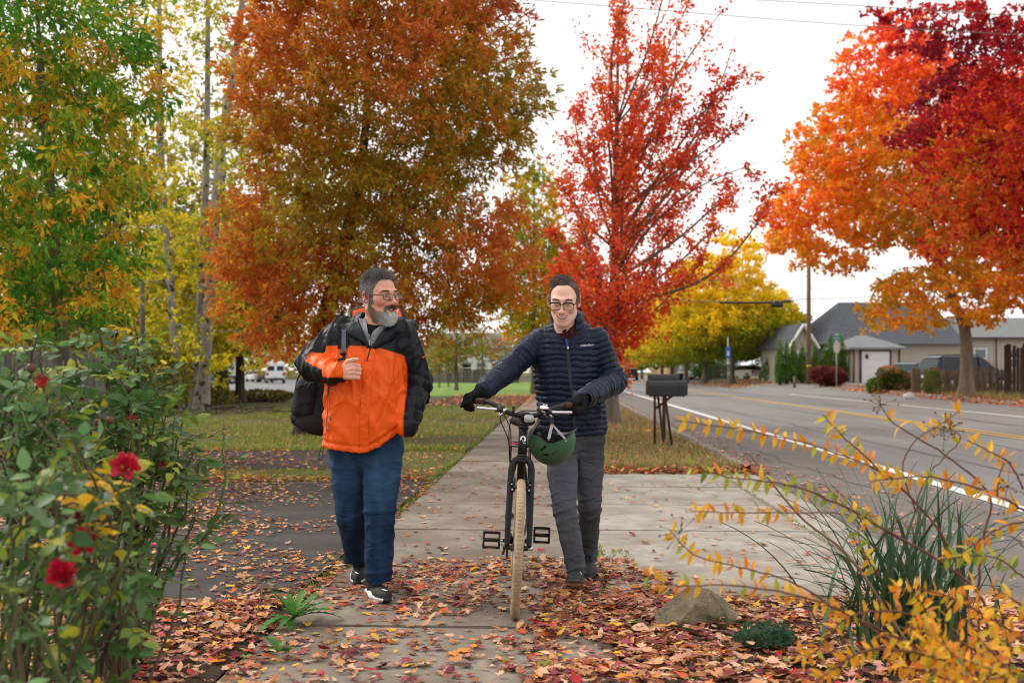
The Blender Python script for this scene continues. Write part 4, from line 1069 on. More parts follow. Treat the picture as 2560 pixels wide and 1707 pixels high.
def rose_bush(label, base, canes, seed, leaf=(0.040, 0.060), dens=1.0, flowers=(), hips=(), yellow=None, step=0.055):
    r = np.random.default_rng(seed); base = np.array(base, float)
    t = thing('rose_bush', label, 'rose bush', base, 'rose bushes at the left')
    leaves = []
    for ci, cane in enumerate(canes):
        p = spline(cane, 26); n = len(p); L = np.sum(np.linalg.norm(np.diff(p, axis=0), axis=1)); r0 = 0.0035 + 0.0045 * L * r.uniform(0.7, 1.2)
        part('cane', tube(p + r.normal(0, 0.004, p.shape), np.linspace(r0, 0.0022, n), 7), M_cane_g if (ci % 3) else M_cane_b, t)
        s = 0.16 * L
        stalks = []
        while s < L * 1.0:
            u = s / L; q = p[min(n - 1, int(u * (n - 1)))]; tg = unit(p[min(n - 1, int(u * (n - 1)) + 1)] - p[max(0, int(u * (n - 1)) - 1)])
            if r.random() < dens * np.clip((u - 0.22) * 1.75, 0.06, 1.05):
                out = unit(np.cross(tg, r.normal(0, 1, 3))); d = unit(out * 0.9 + tg * 0.45 + np.array([0, 0, -0.05]))
                rl = r.uniform(0.06, 0.12); e = q + d * rl + np.array([0, 0, -0.02])
                stalks.append(tube(spline([q, q + d * rl * 0.5 + np.array([0, 0, 0.006]), e], 5), 0.0013, 4, cap=False))
                ls = r.uniform(*leaf); cb = np.array(ROSE_C[r.choice(len(ROSE_C), p=ROSE_W)])
                nm = unit(np.array([0, 0, 1.0]) + r.normal(0, 0.45, 3) - d * 0.2); side = unit(np.cross(d, nm))
                for (f, sg) in ((1.0, 0), (0.72, 1), (0.72, -1), (0.40, 1), (0.40, -1)):
                    if r.random() < 0.08: continue
                    dd = unit(d * (1.0 if sg == 0 else 0.55) + side * sg * 0.85 + r.normal(0, 0.16, 3) + np.array([0, 0, -0.12]))
                    col = np.clip(cb * r.uniform(0.75, 1.25) * r.uniform(0.93, 1.07, 3), 0.004, 0.9)
                    if yellow is not None and np.linalg.norm(e - yellow[0]) < yellow[1]: col = np.array(srgb(232, 186, 40)) * r.uniform(0.8, 1.15)
                    leaves.append((q + (e - q) * f, dd, unit(nm + r.normal(0, 0.25, 3)), ls * (1.1 if sg == 0 else 0.95) * (0.85 + 0.15 * f), col))
            s += step * r.uniform(0.6, 1.4)
        if stalks: part('leaf_stalks', joinVF(stalks), M_cane_g, t)['kind'] = 'stuff'
    put_leaves(t, leaves, ROSE_T, M_oleaf, M_fol, 'leaf')
    for c, r0, fc, col, npet in flowers: rose_flower(t, np.array(c), r0, fc, int(abs(c[0] * 1000)) % 97, col, npet)
    for c, r0, col in hips:
        V, Fc = ico(c, r0, 2, (1, 1, 1.15), jit=0.12, seed=3)
        hpo = part('rose_hip', (V, Fc), mat('hip_%d' % int(col[0] * 1000), col, 0.5, 0.4, var=0.25, vscale=60), t)
        part('sepal', joinVF([tube([np.array(c) + (0, 0, r0 * 0.9), np.array(c) + (r0 * math.cos(a), r0 * math.sin(a), r0 * 1.7)], [0.002, 0.0006], 4) for a in np.arange(5) * 1.257]), M_cane_b, hpo)
    return t
def cane_px(pts):
    """canes as (px, py, Y) rows"""
    return [P(*q) for q in pts]
RED = srgb(190, 22, 52); DRED = srgb(120, 16, 34)
rr_ = np.random.default_rng(31)
def auto_canes(n, bx, by, bY, tops, r, jit=0.05):
    out = []
    for i in range(n):
        tx, ty, tY = tops[i % len(tops)]; tx += r.normal(0, 24); ty += abs(r.normal(0, 30)); tY += r.normal(0, 0.12)
        b = P(bx + r.normal(0, 30), by, bY + r.normal(0, 0.15)); b[2] = 0.0
        tp = P(tx, ty, tY); m1 = b * 0.65 + tp * 0.35 + r.normal(0, jit, 3); m2 = b * 0.28 + tp * 0.72 + r.normal(0, jit, 3) + np.array([0, 0, 0.05])
        out.append([b, m1, m2, tp])
    return out
# the tall leafy bush
tops = [(345, 800, 3.7), (290, 795, 3.8), (225, 830, 3.7), (320, 860, 3.6), (380, 890, 3.7), (405, 925, 3.8), (250, 905, 3.6), (300, 960, 3.5), (360, 985, 3.6), (200, 960, 3.6), (430, 1010, 3.7), (150, 900, 3.7), (340, 1090, 3.5), (265, 1060, 3.5), (400, 1120, 3.6), (180, 1080, 3.6), (460, 1130, 3.7), (300, 1200, 3.5), (478, 1090, 3.75), (505, 1190, 3.8), (490, 1265, 3.8), (445, 1050, 3.75)]
c1 = auto_canes(34, 305, 1650, 3.9, tops, rr_)
c1 += [cane_px([(350, 1640, 3.95), (400, 1480, 3.9), (455, 1390, 3.85), (520, 1330, 3.8), (560, 1215, 3.8), (560, 1110, 3.8), (557, 1075, 3.8)]), cane_px([(340, 1640, 3.9), (380, 1500, 3.9), (440, 1250, 3.8), (465, 1180, 3.8), (490, 1110, 3.8)])]
rose_bush('tall leafy rose bush with small dark red buds, farthest right of the roses', P(300, 1640, 3.95) * np.array([1, 1, 0]), c1, 201, (0.038, 0.056), 1.0,
          flowers=[(P(200, 1000, 3.45), 0.020, (0.1, -0.6, 0.8), DRED, 9), (P(331, 1046, 3.4), 0.018, (0.2, -0.5, 0.9), RED, 9), (P(408, 1165, 3.4), 0.02, (0.2, -0.6, 0.6), DRED, 9), (P(561, 1068, 3.8), 0.012, (0, 0, 1), srgb(170, 90, 90), 6)],
          hips=[(P(345, 803, 3.6), 0.008, srgb(120, 80, 50)), (P(275, 1050, 3.4), 0.013, srgb(110, 66, 40)), (P(245, 1055, 3.4), 0.012, srgb(100, 60, 40))])
# the bush at the left edge
tops = [(60, 800, 3.3), (30, 870, 3.2), (100, 830, 3.3), (130, 880, 3.2), (10, 940, 3.1), (80, 950, 3.1), (150, 980, 3.1), (40, 1010, 3.0), (110, 1060, 3.0), (-40, 900, 3.1), (170, 1120, 3.0), (20, 1130, 2.9), (-60, 1020, 3.0)]
c2 = auto_canes(26, 90, 1700, 3.4, tops, rr_)
rose_bush('rose bush at the left edge with a wilted orange red bloom and brown hips', P(90, 1700, 3.4) * np.array([1, 1, 0]), c2, 202, (0.036, 0.054), 1.0,
          flowers=[(P(104, 948, 3.0), 0.030, (0.3, -0.5, -0.6), srgb(200, 66, 52), 12)], hips=[(P(78, 920, 3.0), 0.014, srgb(90, 56, 38)), (P(28, 1180, 2.9), 0.012, srgb(96, 40, 30)), (P(42, 1205, 2.9), 0.012, srgb(96, 40, 30))])
# the near bush with the big red blooms
tops = [(170, 1080, 2.3), (60, 1040, 2.2), (250, 1130, 2.45), (310, 1160, 2.5), (120, 1190, 2.3), (20, 1250, 2.1), (200, 1290, 2.35), (300, 1300, 2.5), (340, 1390, 2.6), (240, 1420, 2.5), (100, 1380, 2.2), (280, 1480, 2.55), (390, 1330, 2.7)]
c3 = auto_canes(24, 120, 1700, 2.75, tops, rr_, 0.07)
rose_bush('near rose bush with three big crimson blooms and yellow leaves', P(120, 1700, 2.75) * np.array([1, 1, 0]), c3, 203, (0.040, 0.058), 0.62,
          flowers=[(P(313, 1168, 2.42), 0.046, (0.35, -0.55, 0.55), srgb(206, 40, 70), 15), (P(207, 1355, 2.28), 0.043, (0.1, -0.7, 0.65), RED, 18), (P(158, 1442, 2.2), 0.048, (-0.1, -0.45, 0.85), srgb(184, 24, 52), 16), (P(200, 1295, 2.3), 0.022, (0.1, -0.6, 0.8), DRED, 10)],
          hips=[(P(118, 1190, 2.2), 0.015, srgb(150, 140, 60))], yellow=(P(275, 1255, 2.45), 0.11), step=0.06)

# ------------------------------------------------------------------ yellow shrub at the right
M_twig = mat('shrub_twig', (0.16, 0.065, 0.042), 0.7, 0.25, var=0.3, vscale=20)
M_seed = mat('seed_head', (0.15, 0.095, 0.055), 0.85, 0.2, var=0.3, vscale=60)
MY_T = [leaf_template('leaf', 1.0, 0.42, 8, 0.22, 0.35, 0.0, seed=4), leaf_template('leaf', 1.0, 0.46, 8, 0.30, 0.15, 0.0, seed=5), leaf_template('leaf', 1.0, 0.38, 8, 0.35, 0.55, 0.0, seed=6)]
MY_C = [srgb(238, 170, 36), srgb(226, 150, 30), srgb(242, 186, 52), srgb(214, 176, 48), srgb(222, 132, 34)]; MY_G = [srgb(160, 168, 56), srgb(134, 150, 48), srgb(190, 182, 60)]
def myrtle():
    r = np.random.default_rng(61)
    base = P(2470, 1900, 3.05); base[2] = 0
    t = thing('yellow_shrub', 'arching shrub with reddish twigs and small yellow leaves at the right', 'shrub', base)
    z = lambda x, y: (1640 + x * 0.4637, 980 + y * 0.4637)
    tw = [([(1750, 1500), (1600, 870), (1280, 470), (1200, 420), (860, 290), (500, 210), (100, 150)], 3.1, 2.9, 0.42, 'y', 0.0045),
          ([(1800, 1400), (1720, 1060), (1200, 720), (850, 540), (600, 480), (400, 460), (150, 390)], 3.0, 2.75, 0.45, 'g', 0.0050),
          ([(1330, 800), (1060, 665), (720, 650), (500, 650), (180, 642)], 3.0, 2.85, 0.50, 'y', 0.003),
          ([(1250, 1330), (980, 1165), (700, 1010), (400, 930), (200, 870), (70, 740)], 2.9, 2.8, 0.55, 'y', 0.004),
          ([(1700, 1560), (1450, 1400), (1100, 1230), (960, 1160), (740, 1090), (430, 1045), (100, 1040), (-60, 985)], 2.8, 2.7, 0.42, 'y', 0.005),
          ([(1150, 480), (1300, 465), (1500, 460), (1800, 540), (1990, 640)][::-1], 3.0, 2.9, 0.0, 'y', 0.004),
          ([(1740, 1500), (1740, 1070), (1760, 800), (1800, 560), (1560, 340), (1300, 180), (1200, 50)], 3.1, 3.0, 0.75, 's', 0.0055),
          ([(1440, 720), (1410, 600), (1480, 430), (1640, 260), (1580, 190)], 3.0, 3.0, 0.8, 's', 0.0028),
          ([(1400, 640), (1330, 420), (1400, 260), (1540, 170), (1640, 100)], 3.05, 3.0, 0.65, 'y', 0.0028),
          ([(1980, 520), (1900, 380), (1760, 300), (1680, 260)], 2.9, 2.9, 0.3, 'y', 0.003), ([(1250, 470), (1120, 340), (1000, 230), (900, 120)], 3.0, 2.95, 0.25, 'y', 0.003),
          ([(1900, 1568), (1560, 1440), (1300, 1390), (1100, 1400), (900, 1530), (820, 1600)], 2.6, 2.5, 0.3, 'y', 0.005),
          ([(1984, 1340), (1870, 1260), (1600, 1110), (1400, 1060), (1250, 1080)], 2.8, 2.8, 0.1, 'y', 0.004), ([(1984, 1000), (1850, 900), (1700, 880), (1560, 900)], 2.9, 2.85, 0.1, 'g', 0.003),
          ([(1984, 700), (1880, 720), (1740, 800), (1640, 870)], 2.85, 2.8, 0.0, 'y', 0.003), ([(1210, 1000), (1120, 860), (1090, 720), (1160, 640)], 2.9, 2.85, 0.1, 'g', 0.0025),
          ([(1984, 1160), (1900, 1100), (1800, 1040)], 2.7, 2.7, 0.0, 'y', 0.003), ([(1900, 1500), (1700, 1380), (1560, 1300), (1420, 1330)], 2.6, 2.6, 0.1, 'y', 0.003),
          ([(1840, 560), (1850, 450), (1880, 380)], 2.9, 2.9, 0.0, 'y', 0.0025), ([(1500, 1240), (1300, 1180), (1060, 1200), (950, 1290), (830, 1420), (720, 1380)], 2.7, 2.65, 0.2, 'y', 0.003)]
    for k in range(12):
        x0, y0 = r.uniform(1350, 1984), r.uniform(1020, 1560); tw.append(([(x0 + r.uniform(60, 260), y0 + r.uniform(80, 260)), (x0 + r.uniform(0, 80), y0 + r.uniform(20, 60)), (x0 - r.uniform(40, 160), y0 - r.uniform(-30, 60))], r.uniform(2.3, 2.9), r.uniform(2.3, 2.9), 0.0, 'y', 0.0022))
    leaves, seeds = [], []
    for pts, Y0, Y1, u0, kd, rad in tw:
        n = len(pts); q = [P(*z(*a), Y0 + (Y1 - Y0) * i / (n - 1)) for i, a in enumerate(pts)]
        p = spline(q, 40); part('twig', tube(p + r.normal(0, 0.0012, p.shape), np.linspace(rad, 0.0014, 40), 6), M_twig, t)
        seg = np.linalg.norm(np.diff(p, axis=0), axis=1); L = seg.sum(); cum = np.concatenate([[0], np.cumsum(seg)])
        s = u0 * L
        while s < L:
            i = min(38, int(np.searchsorted(cum, s))); c = p[i]; tg = unit(p[min(39, i + 1)] - p[max(0, i - 1)])
            if not (kd == 's' and r.random() < 0.72):
                sd = unit(np.cross(tg, (0, -1, 0.15)))
                for sg in (-1, 1):
                    if r.random() < 0.14: continue
                    d = unit(sd * sg * 0.9 + tg * 0.35 + np.array([0, 0, -0.28]) + r.normal(0, 0.30, 3))
                    col = np.array(MY_G[r.integers(3)] if (kd == 'g' and r.random() < 0.75) or r.random() < 0.08 else MY_C[r.integers(5)]) * r.uniform(0.8, 1.15)
                    leaves.append((c, d, unit(np.array([0, -0.7, 0.5]) + r.normal(0, 0.6, 3)), r.uniform(0.026, 0.042), np.clip(col, 0, 0.95)))
            s += r.uniform(0.012, 0.026)
        if kd == 's' or r.random() < 0.12:
            for _ in range(14):
                e = p[-1] + r.normal(0, 0.028, 3); seeds.append(tube([p[-2], e], 0.0008, 4)); seeds.append(ico(e, r.uniform(0.0025, 0.0042), 1))
    for c in (P(2520, 1215, 2.75), P(2360, 1075, 3.0), P(1700, 1330, 2.8)):
        for _ in range(26 if c[0] > 1.4 else 14):
            e = c + r.normal(0, 0.030, 3); seeds.append(tube([c, e], 0.0008, 4)); seeds.append(ico(e, r.uniform(0.0028, 0.0045), 1))
    for _ in range(110):
        x0, y0 = r.uniform(1250, 2050), r.uniform(1030, 1600)
        if x0 + 0.9 * (y0 - 1030) < 1500: continue
        leaves.append((P(*z(x0, y0), r.uniform(2.2, 2.9)), unit(r.normal(0, 1, 3) + np.array([0, 0, -0.3])), unit(np.array([0, -0.6, 0.6]) + r.normal(0, 0.6, 3)), r.uniform(0.028, 0.042), np.array(MY_C[r.integers(5)]) * r.uniform(0.8, 1.15)))
    o = part('seed_heads', joinVF(seeds), M_seed, t); o['kind'] = 'stuff'
    main = [tube(spline([base + (dx, dy, 0), base + (dx * 2, dy * 2, 0.3), P(*z(x, y), Y)], 12), [0.012] * 12, 8) for dx, dy, x, y, Y in ((0, 0, 1750, 1500, 3.1), (0.03, 0, 1800, 1400, 3.0), (-0.03, 0, 1700, 1560, 2.8), (0, 0.03, 1740, 1500, 3.1), (0.04, -0.03, 1900, 1568, 2.6), (-0.04, 0.02, 1250, 1330, 2.9))]
    part('stems', joinVF(main), M_twig, t)
    put_leaves(t, leaves, MY_T, M_oleaf, M_fol, 'leaf')
myrtle()

# ------------------------------------------------------------------ strap-leaved clump
def lily():
    r = np.random.default_rng(71); base = P(2215, 1650, 4.30); base[2] = 0.01
    t = thing('lily_clump', 'clump of long dark green strap leaves behind the yellow shrub', 'plant', base)
    m = mat('strap_leaf', (0.060, 0.125, 0.058), 0.45, 0.35, var=0.3, vscale=9, objvar=0.35, transl=0.15)
    for k in range(170):
        a = r.uniform(0, 2 * np.pi); L = r.uniform(0.40, 0.95); lean = r.uniform(0.15, 0.9) if k % 3 else r.uniform(0.7, 1.4); dv = np.array([math.cos(a) * 1.15 - 0.12, math.sin(a) * 0.8, 0])
        b = base + np.array([r.normal(0.10, 0.15), r.normal(0, 0.07), 0]); n = 12; u = np.linspace(0, 1, n)[:, None]
        ang = lean * (0.35 + 1.0 * u ** 1.6); ds = L / n
        st = np.concatenate([dv * np.sin(ang) + np.array([0, 0, 1]) * np.cos(ang)], 0) * ds; p = b + np.cumsum(st, 0)
        w = 0.0105 * (1 - u ** 3) * r.uniform(0.55, 1.0) + 0.0006; sd = unit(np.cross(dv, (0, 0, 1)) + np.array([0.0, 0.5 * r.normal(), 0.3 * r.normal()]))
        V = np.stack([p - sd * w, p + np.array([0, 0, -0.003]), p + sd * w], 1).reshape(-1, 3); i = np.arange(n - 1)[:, None] * 3; j = np.arange(2)[None]
        part('leaf_blade', (V, np.stack([i + j, i + j + 1, i + 3 + j + 1, i + 3 + j], -1).reshape(-1, 4)), m, t)
    q = spline([P(2290, 1640, 4.2), P(2130, 1400, 4.1), P(2000, 1290, 4.05), P(1870, 1130, 4.0)], 20)
    part('dry_stalk', tube(q, np.linspace(0.007, 0.004, 20), 6), mat('dry_stalk', (0.24, 0.17, 0.10), 0.8, 0.2, var=0.3, vscale=20), t)
lily()
def rock():
    c = P(1750, 1560, 4.86); c[2] = 0.0
    bm = bmesh.new(); bmesh.ops.create_icosphere(bm, subdivisions=5, radius=1.0)
    V = np.array([v.co[:] for v in bm.verts]); Fc = np.array([[v.index for v in f.verts] for f in bm.faces]); bm.free()
    pl = [((-0.75, -0.25, 0.62), 0.62), ((0.55, -0.2, 0.80), 0.60), ((0.15, -0.93, 0.35), 0.62), ((-0.3, -0.85, -0.4), 0.7), ((0.9, -0.3, 0.25), 0.80), ((-0.2, 0.9, 0.3), 0.6), ((-0.1, 0.2, 0.97), 0.80), ((0.75, -0.6, 0.2), 0.74), ((-0.8, -0.55, 0.1), 0.82), ((0.3, -0.5, 0.8), 0.63)]
    for n_, d in pl:
        n_ = unit(n_); k = V @ n_; V = V - np.outer(np.maximum(k - d, 0), n_) * 0.96
    nz = np.array([mnoise.fractal(Vector(v) * 2.6, 0.9, 2.1, 5) for v in V]); V = V * (1 + 0.045 * nz)[:, None]
    V = V * np.array([0.225, 0.17, 0.205]); V = V @ roty(R(8)).T + c + np.array([0, 0, 0.030])
    m = mat('rock', (0.20, 0.155, 0.10), 0.9, 0.2, var=0.5, vscale=12, bump=1.0, bscale=38, bdist=0.02, var2=(4.2, 0.52, 0.60, (0.085, 0.085, 0.03)))
    single('rock', (V, Fc), m, c, 'angular tan rock with moss lying among the leaves at right', 'rock', smooth=False)
rock()
def weed(label, px, py, n, L, seed):
    Y = GY(py); b = P(px, py, Y); b[2] = 0.03; r = np.random.default_rng(seed)
    t = thing('dandelion_plant', label, 'weed', b); m = mat('weed_leaf', (0.085, 0.22, 0.035), 0.5, 0.35, transl=0.3, objvar=0.25, var=0.25, vscale=25)
    for k in range(n):
        a = k * 2.4 + r.uniform(-0.3, 0.3); l = L * r.uniform(0.6, 1.15); el = r.uniform(0.25, 1.1); nn = 15; u = np.linspace(0, 1, nn)
        w = 0.020 * np.sin(np.pi * np.clip(u * 0.92 + 0.05, 0, 1)) ** 0.7 * np.where(np.arange(nn) % 2, 1.35, 0.65) * (0.5 + 0.8 * u); w[-1] = 0.0008
        dv = np.array([math.cos(a), math.sin(a), 0]); h = l * (math.sin(el) * u - 0.45 * u ** 2 * math.cos(el)); p = b + np.outer(l * math.cos(el) * u, dv) + np.outer(h, (0, 0, 1.0)); sd = np.cross(dv, (0, 0, 1))
        V = np.stack([p - np.outer(w, sd) + np.outer(0.25 * w, (0, 0, 1.0)), p, p + np.outer(w, sd) + np.outer(0.25 * w, (0, 0, 1.0))], 1).reshape(-1, 3); i = np.arange(nn - 1)[:, None] * 3; j = np.arange(2)[None]
        part('leaf', (V, np.stack([i + j, i + j + 1, i + 3 + j + 1, i + 3 + j], -1).reshape(-1, 4)), m, t)
    return t
weed('large bright green dandelion with jagged leaves left of the path', 735, 1560, 28, 0.24, 5)
weed('small dandelion below the large one at the left of the path', 695, 1645, 8, 0.10, 6)
weed('tiny weed sprouting at the seam below the rock', 1585, 1580, 6, 0.06, 7)
def sedum():
    b = P(1912, 1640, 4.45); b[2] = 0.055; r = np.random.default_rng(9)
    t = thing('sedum_plant', 'low cushion of needle leaved green sedum below the rock', 'plant', b)
    pos, ax = [], []
    for k in range(230):
        d = r.normal(0, 1, 3); d[2] = abs(d[2]) * 0.8; d = unit(d); c = b + d * np.array([0.135, 0.10, 0.075]) * r.uniform(0.75, 1.05)
        for i in range(16): pos.append(c); ax.append(unit(d * 0.7 + r.normal(0, 0.6, 3)))
    n = len(pos); pos = np.array(pos); ax = np.array(ax)
    V, Fc = leaf_mesh(pos, ax, r.normal(0, 1, (n, 3)), r.uniform(0.012, 0.020, n), np.full(n, 0.0042), 0.4)
    cc = np.array(srgb(82, 120, 88))[None] * r.uniform(0.6, 1.25, (n, 1))
    o = part('foliage', (V, Fc), M_fol, t, False, np.repeat(cc, 4, 0)); o['kind'] = 'stuff'
    part('mound', ico(b, 0.1, 3, (1.1, 0.8, 0.55)), mat('sedum_core', (0.03, 0.05, 0.028), 0.9), t)
sedum()
single('dry_stick', tube(spline([P(628, 1592, 4.7), P(640, 1540, 4.7), P(655, 1480, 4.7), P(662, 1450, 4.7)], 12), np.linspace(0.004, 0.002, 12), 6), mat('dry_stalk'), P(628, 1600, 4.7) * np.array([1, 1, 0]), 'thin dry stick standing in the leaves beside the large dandelion', 'stick')
# ================================================================== people
M_skin = mat('skin', attr=True, rough=0.5, spec=0.35, var=0.08, vscale=60, bump=0.12, bscale=350, bdist=0.002)
M_hair = mat('hair', attr=True, rough=0.55, spec=0.3)
M_eye = mat('eye', attr=True, rough=0.15, spec=0.5)
M_teeth = mat('teeth', (0.82, 0.79, 0.73), 0.25, 0.5)
M_black_metal = mat('black_frame', (0.006, 0.006, 0.007), 0.45, 0.2)
M_steel_blue = mat('steel_frame', (0.02, 0.025, 0.035), 0.4, 0.3)
def lens_mat():
    m = bpy.data.materials.new('spectacle_lens'); m.use_nodes = True; nt = m.node_tree; N, L = nt.nodes, nt.links; N.clear()
    o = N.new('ShaderNodeOutputMaterial'); g = N.new('ShaderNodeBsdfGlossy'); g.inputs['Roughness'].default_value = 0.03
    t = N.new('ShaderNodeBsdfTransparent'); t.inputs['Color'].default_value = (0.93, 0.94, 0.95, 1)
    x = N.new('ShaderNodeMixShader'); x.inputs[0].default_value = 0.07
    L.new(t.outputs[0], x.inputs[1]); L.new(g.outputs[0], x.inputs[2]); L.new(x.outputs[0], o.inputs['Surface'])
    return m
M_lens = lens_mat()

class Head:
    """head in its own frame: face towards -y, eyes at z = 0"""
    def __init__(s, pos, rot, scale=1.0, width=1.0, jaw=1.0, smile=1.0, open_mouth=0.5, gaze=(0, 0), lid=0.0, nose=1.0):
        s.pos, s.rot, s.sc, s.w, s.jaw, s.smile, s.om, s.gaze, s.lid, s.ns = np.array(pos, float), np.asarray(rot), scale, width, jaw, smile, open_mouth, gaze, lid, nose
    def to_world(s, q): return (np.asarray(q, float) * s.sc) @ s.rot.T + s.pos
    def to_local(s, p): return ((p - s.pos) @ s.rot) / s.sc
    def sdf(s, q):
        q = q.copy(); sx = q[:, 0]; q[:, 0] = np.abs(q[:, 0]) / s.w
        j = s.jaw; sm_ = s.smile
        d = sd_ell(q, (0, 0.020, 0.036), (0.075, 0.098, 0.082))
        d = smin(d, sd_ell(q, (0, -0.018, -0.028), (0.061, 0.068, 0.086)), 0.03)
        d = smin(d, sd_caps(q, (0.049 * j, 0.012, -0.062), (0.017 * j, -0.066, -0.100), 0.021, 0.018), 0.028)
        d = smin(d, sd_ell(q, (0, -0.074, -0.100), (0.020 * j, 0.019, 0.019)), 0.02)
        d = smin(d, sd_ell(q, (0.043, -0.055, -0.016), (0.023, 0.022, 0.018)), 0.024)
        if sm_ > 0: d = smin(d, sd_ell(q, (0.036, -0.068, -0.030), (0.017, 0.015 + 0.003 * sm_, 0.014)), 0.018)
        d = smin(d, sd_caps(q, (0.008, -0.086, 0.023), (0.044, -0.070, 0.026), 0.0115, 0.010), 0.016)
        d = smax(d, -sd_ell(q, (0.031, -0.101, 0.003), (0.021, 0.024, 0.014)), 0.011)
        d = smin(d, sd_ell(q, (0, -0.076, -0.064), (0.033, 0.024, 0.026)), 0.018)
        # nose
        n = s.ns
        nd = sd_caps(q, (0, -0.088, 0.010), (0, -0.113 * (0.5 + 0.5 * n), -0.030), 0.0078, 0.0105)
        nd = smin(nd, sd_ell(q, (0, -0.111, -0.034), (0.0125 * n, 0.0115, 0.0105)), 0.008)
        nd = smin(nd, sd_ell(q, (0.0128 * n, -0.098, -0.0375), (0.0085, 0.011, 0.0085)), 0.007)
        d = smin(d, nd, 0.011)
        d = smax(d, -sd_ell(q, (0.0072, -0.107, -0.0455), (0.0042, 0.006, 0.0045)), 0.003)
        # smile creases
        d = smax(d, -sd_caps(q, (0.019, -0.101, -0.040), (0.036, -0.082, -0.058), 0.0016, 0.0008) , 0.006)
        # mouth: opening with lips round it
        up = 0.011 * sm_; w = 0.021 + 0.0085 * sm_
        q2 = q.copy(); zc = -0.0665 + up * (q[:, 0] / w) ** 2
        q2[:, 2] = q[:, 2] - zc
        op = 0.0018 + 0.0060 * s.om
        d = smin(d, sd_caps(q2, (0, -0.1000, op + 0.0028), (w, -0.0835, 0.002), 0.0042, 0.0018), 0.005)
        d = smin(d, sd_caps(q2, (0, -0.0985, -op - 0.0036), (w * 0.9, -0.0835, -0.002), 0.0050, 0.002), 0.006)
        cut = sd_ell(q2, (0, -0.098, 0), (w * 0.92, 0.018, op))
        d = smax(d, -cut, 0.002)
        # lids
        e = np.array([0.031, -0.0765, 0.003]); r = 0.0128
        ball = np.linalg.norm(q - e, axis=1) - (r + 0.0016)
        lidz = e[2] + 0.0030 - 0.0062 * s.lid
        d = smin(d, np.maximum(ball, -(q[:, 2] - lidz - 0.10 * (q[:, 1] + 0.09))), 0.0025)
        d = smin(d, np.maximum(ball, (q[:, 2] - (e[2] - 0.0062 + 0.0012 * sm_))), 0.003)
        # ear
        Re = rotz(0.45) @ rotx(0.12)
        ear = sd_ell(q, (0.0815, 0.020, -0.002), (0.0070, 0.019, 0.031), Re)
        ear = smin(ear, sd_ell(q, (0.077, 0.010, -0.026), (0.006, 0.009, 0.011)), 0.008)
        ear = smax(ear, -sd_ell(q, (0.0900, 0.014, 0.002), (0.008, 0.0105, 0.019), Re), 0.004)
        d = smin(d, ear, 0.006)
        d = smin(d, sd_caps(q, (0, 0.026, -0.060), (0, 0.040, -0.205), 0.054, 0.062), 0.03)
        return d
    def mesh(s, h=0.0023):
        V, Q = surface(lambda p: s.sdf(p) , (-0.105 * s.w, -0.135, -0.205), (0.105 * s.w, 0.135, 0.13), h, 5)
        return V, Q
    def normal(s, q, e=0.002):
        g = np.stack([s.sdf(q + np.eye(3)[i] * e) - s.sdf(q - np.eye(3)[i] * e) for i in range(3)], 1)
        return g / (np.linalg.norm(g, axis=1)[:, None] + 1e-9)
def skin_cols(q, base, red, lips, w, smile=1.0, om=0.5):
    n = len(q); c = np.repeat(np.array(base)[None], n, 0)
    x = np.abs(q[:, 0]) / w; y, z = q[:, 1], q[:, 2]
    def blob(cx, cy, cz, rr): return np.exp(-(((x - cx) ** 2 + (y - cy) ** 2 + (z - cz) ** 2) / rr ** 2))
    f = 0.75 * blob(0.042, -0.07, -0.028, 0.024) + 0.35 * blob(0.02, -0.09, 0.05, 0.02) + 0.7 * blob(0, -0.115, -0.035, 0.014) + 0.45 * sm(0.078, 0.084, x) * (np.abs(y - 0.015) < 0.04)
    c = c + (np.array(red) - c) * np.clip(f, 0, 0.85)[:, None]
    ww = 0.021 + 0.0085 * smile; zc = -0.0665 + 0.011 * smile * (x / ww) ** 2
    lp = (np.abs(z - zc) < 0.0092 * (1 - 0.55 * (x / ww) ** 2)) & (x < ww * 1.02) & (y < -0.080)
    c[lp] = lips
    inside = (np.abs(z - zc) < 0.006 * om + 0.001) & (x < ww * 0.9) & (y > -0.0945 + 0.3 * x) & (y < -0.06) & (y > -0.098)
    return c
def head_parts(H, person, skin, eyecol, name_cols):
    pass
def blades_on(H, q, nrm, length, width, dirs, cols, r, lift=0.0, curve=0.3):
    """fine tapered hair blades standing on points of the head; dirs are comb directions"""
    n = len(q)
    d = nrm * 1.0 + dirs; d /= np.linalg.norm(d, axis=1)[:, None]
    d2 = nrm * (1 - curve) + dirs * 1.6; d2 /= np.linalg.norm(d2, axis=1)[:, None]
    side = np.cross(d, r.normal(0, 1, (n, 3))); side /= np.linalg.norm(side, axis=1)[:, None] + 1e-9
    L = np.asarray(length)[:, None] if np.ndim(length) else length; w = width
    a = q + nrm * lift - side * w; b = q + nrm * lift + side * w
    m = q + nrm * lift + d * L * 0.5
    t = m + d2 * L * 0.5
    V = np.stack([a, b, m + side * w * 0.7, t, m - side * w * 0.7], 1).reshape(-1, 3)
    i = (np.arange(n) * 5)
    F1 = np.stack([i, i + 1, i + 2], 1); F2 = np.stack([i, i + 2, i + 4], 1); F3 = np.stack([i + 4, i + 2, i + 3], 1)
    return (V, np.vstack([F1, F2, F3])), np.repeat(cols, 5, 0)
def pick_pts(V, Q, mask, n, r):
    """random points on the faces of a mesh whose centres pass the mask"""
    cen = V[Q].mean(1); ok = np.where(mask(cen))[0]
    f = ok[r.integers(0, len(ok), n)]; w = r.dirichlet((1, 1, 1, 1), n)
    return (V[Q[f]] * w[:, :, None]).sum(1)

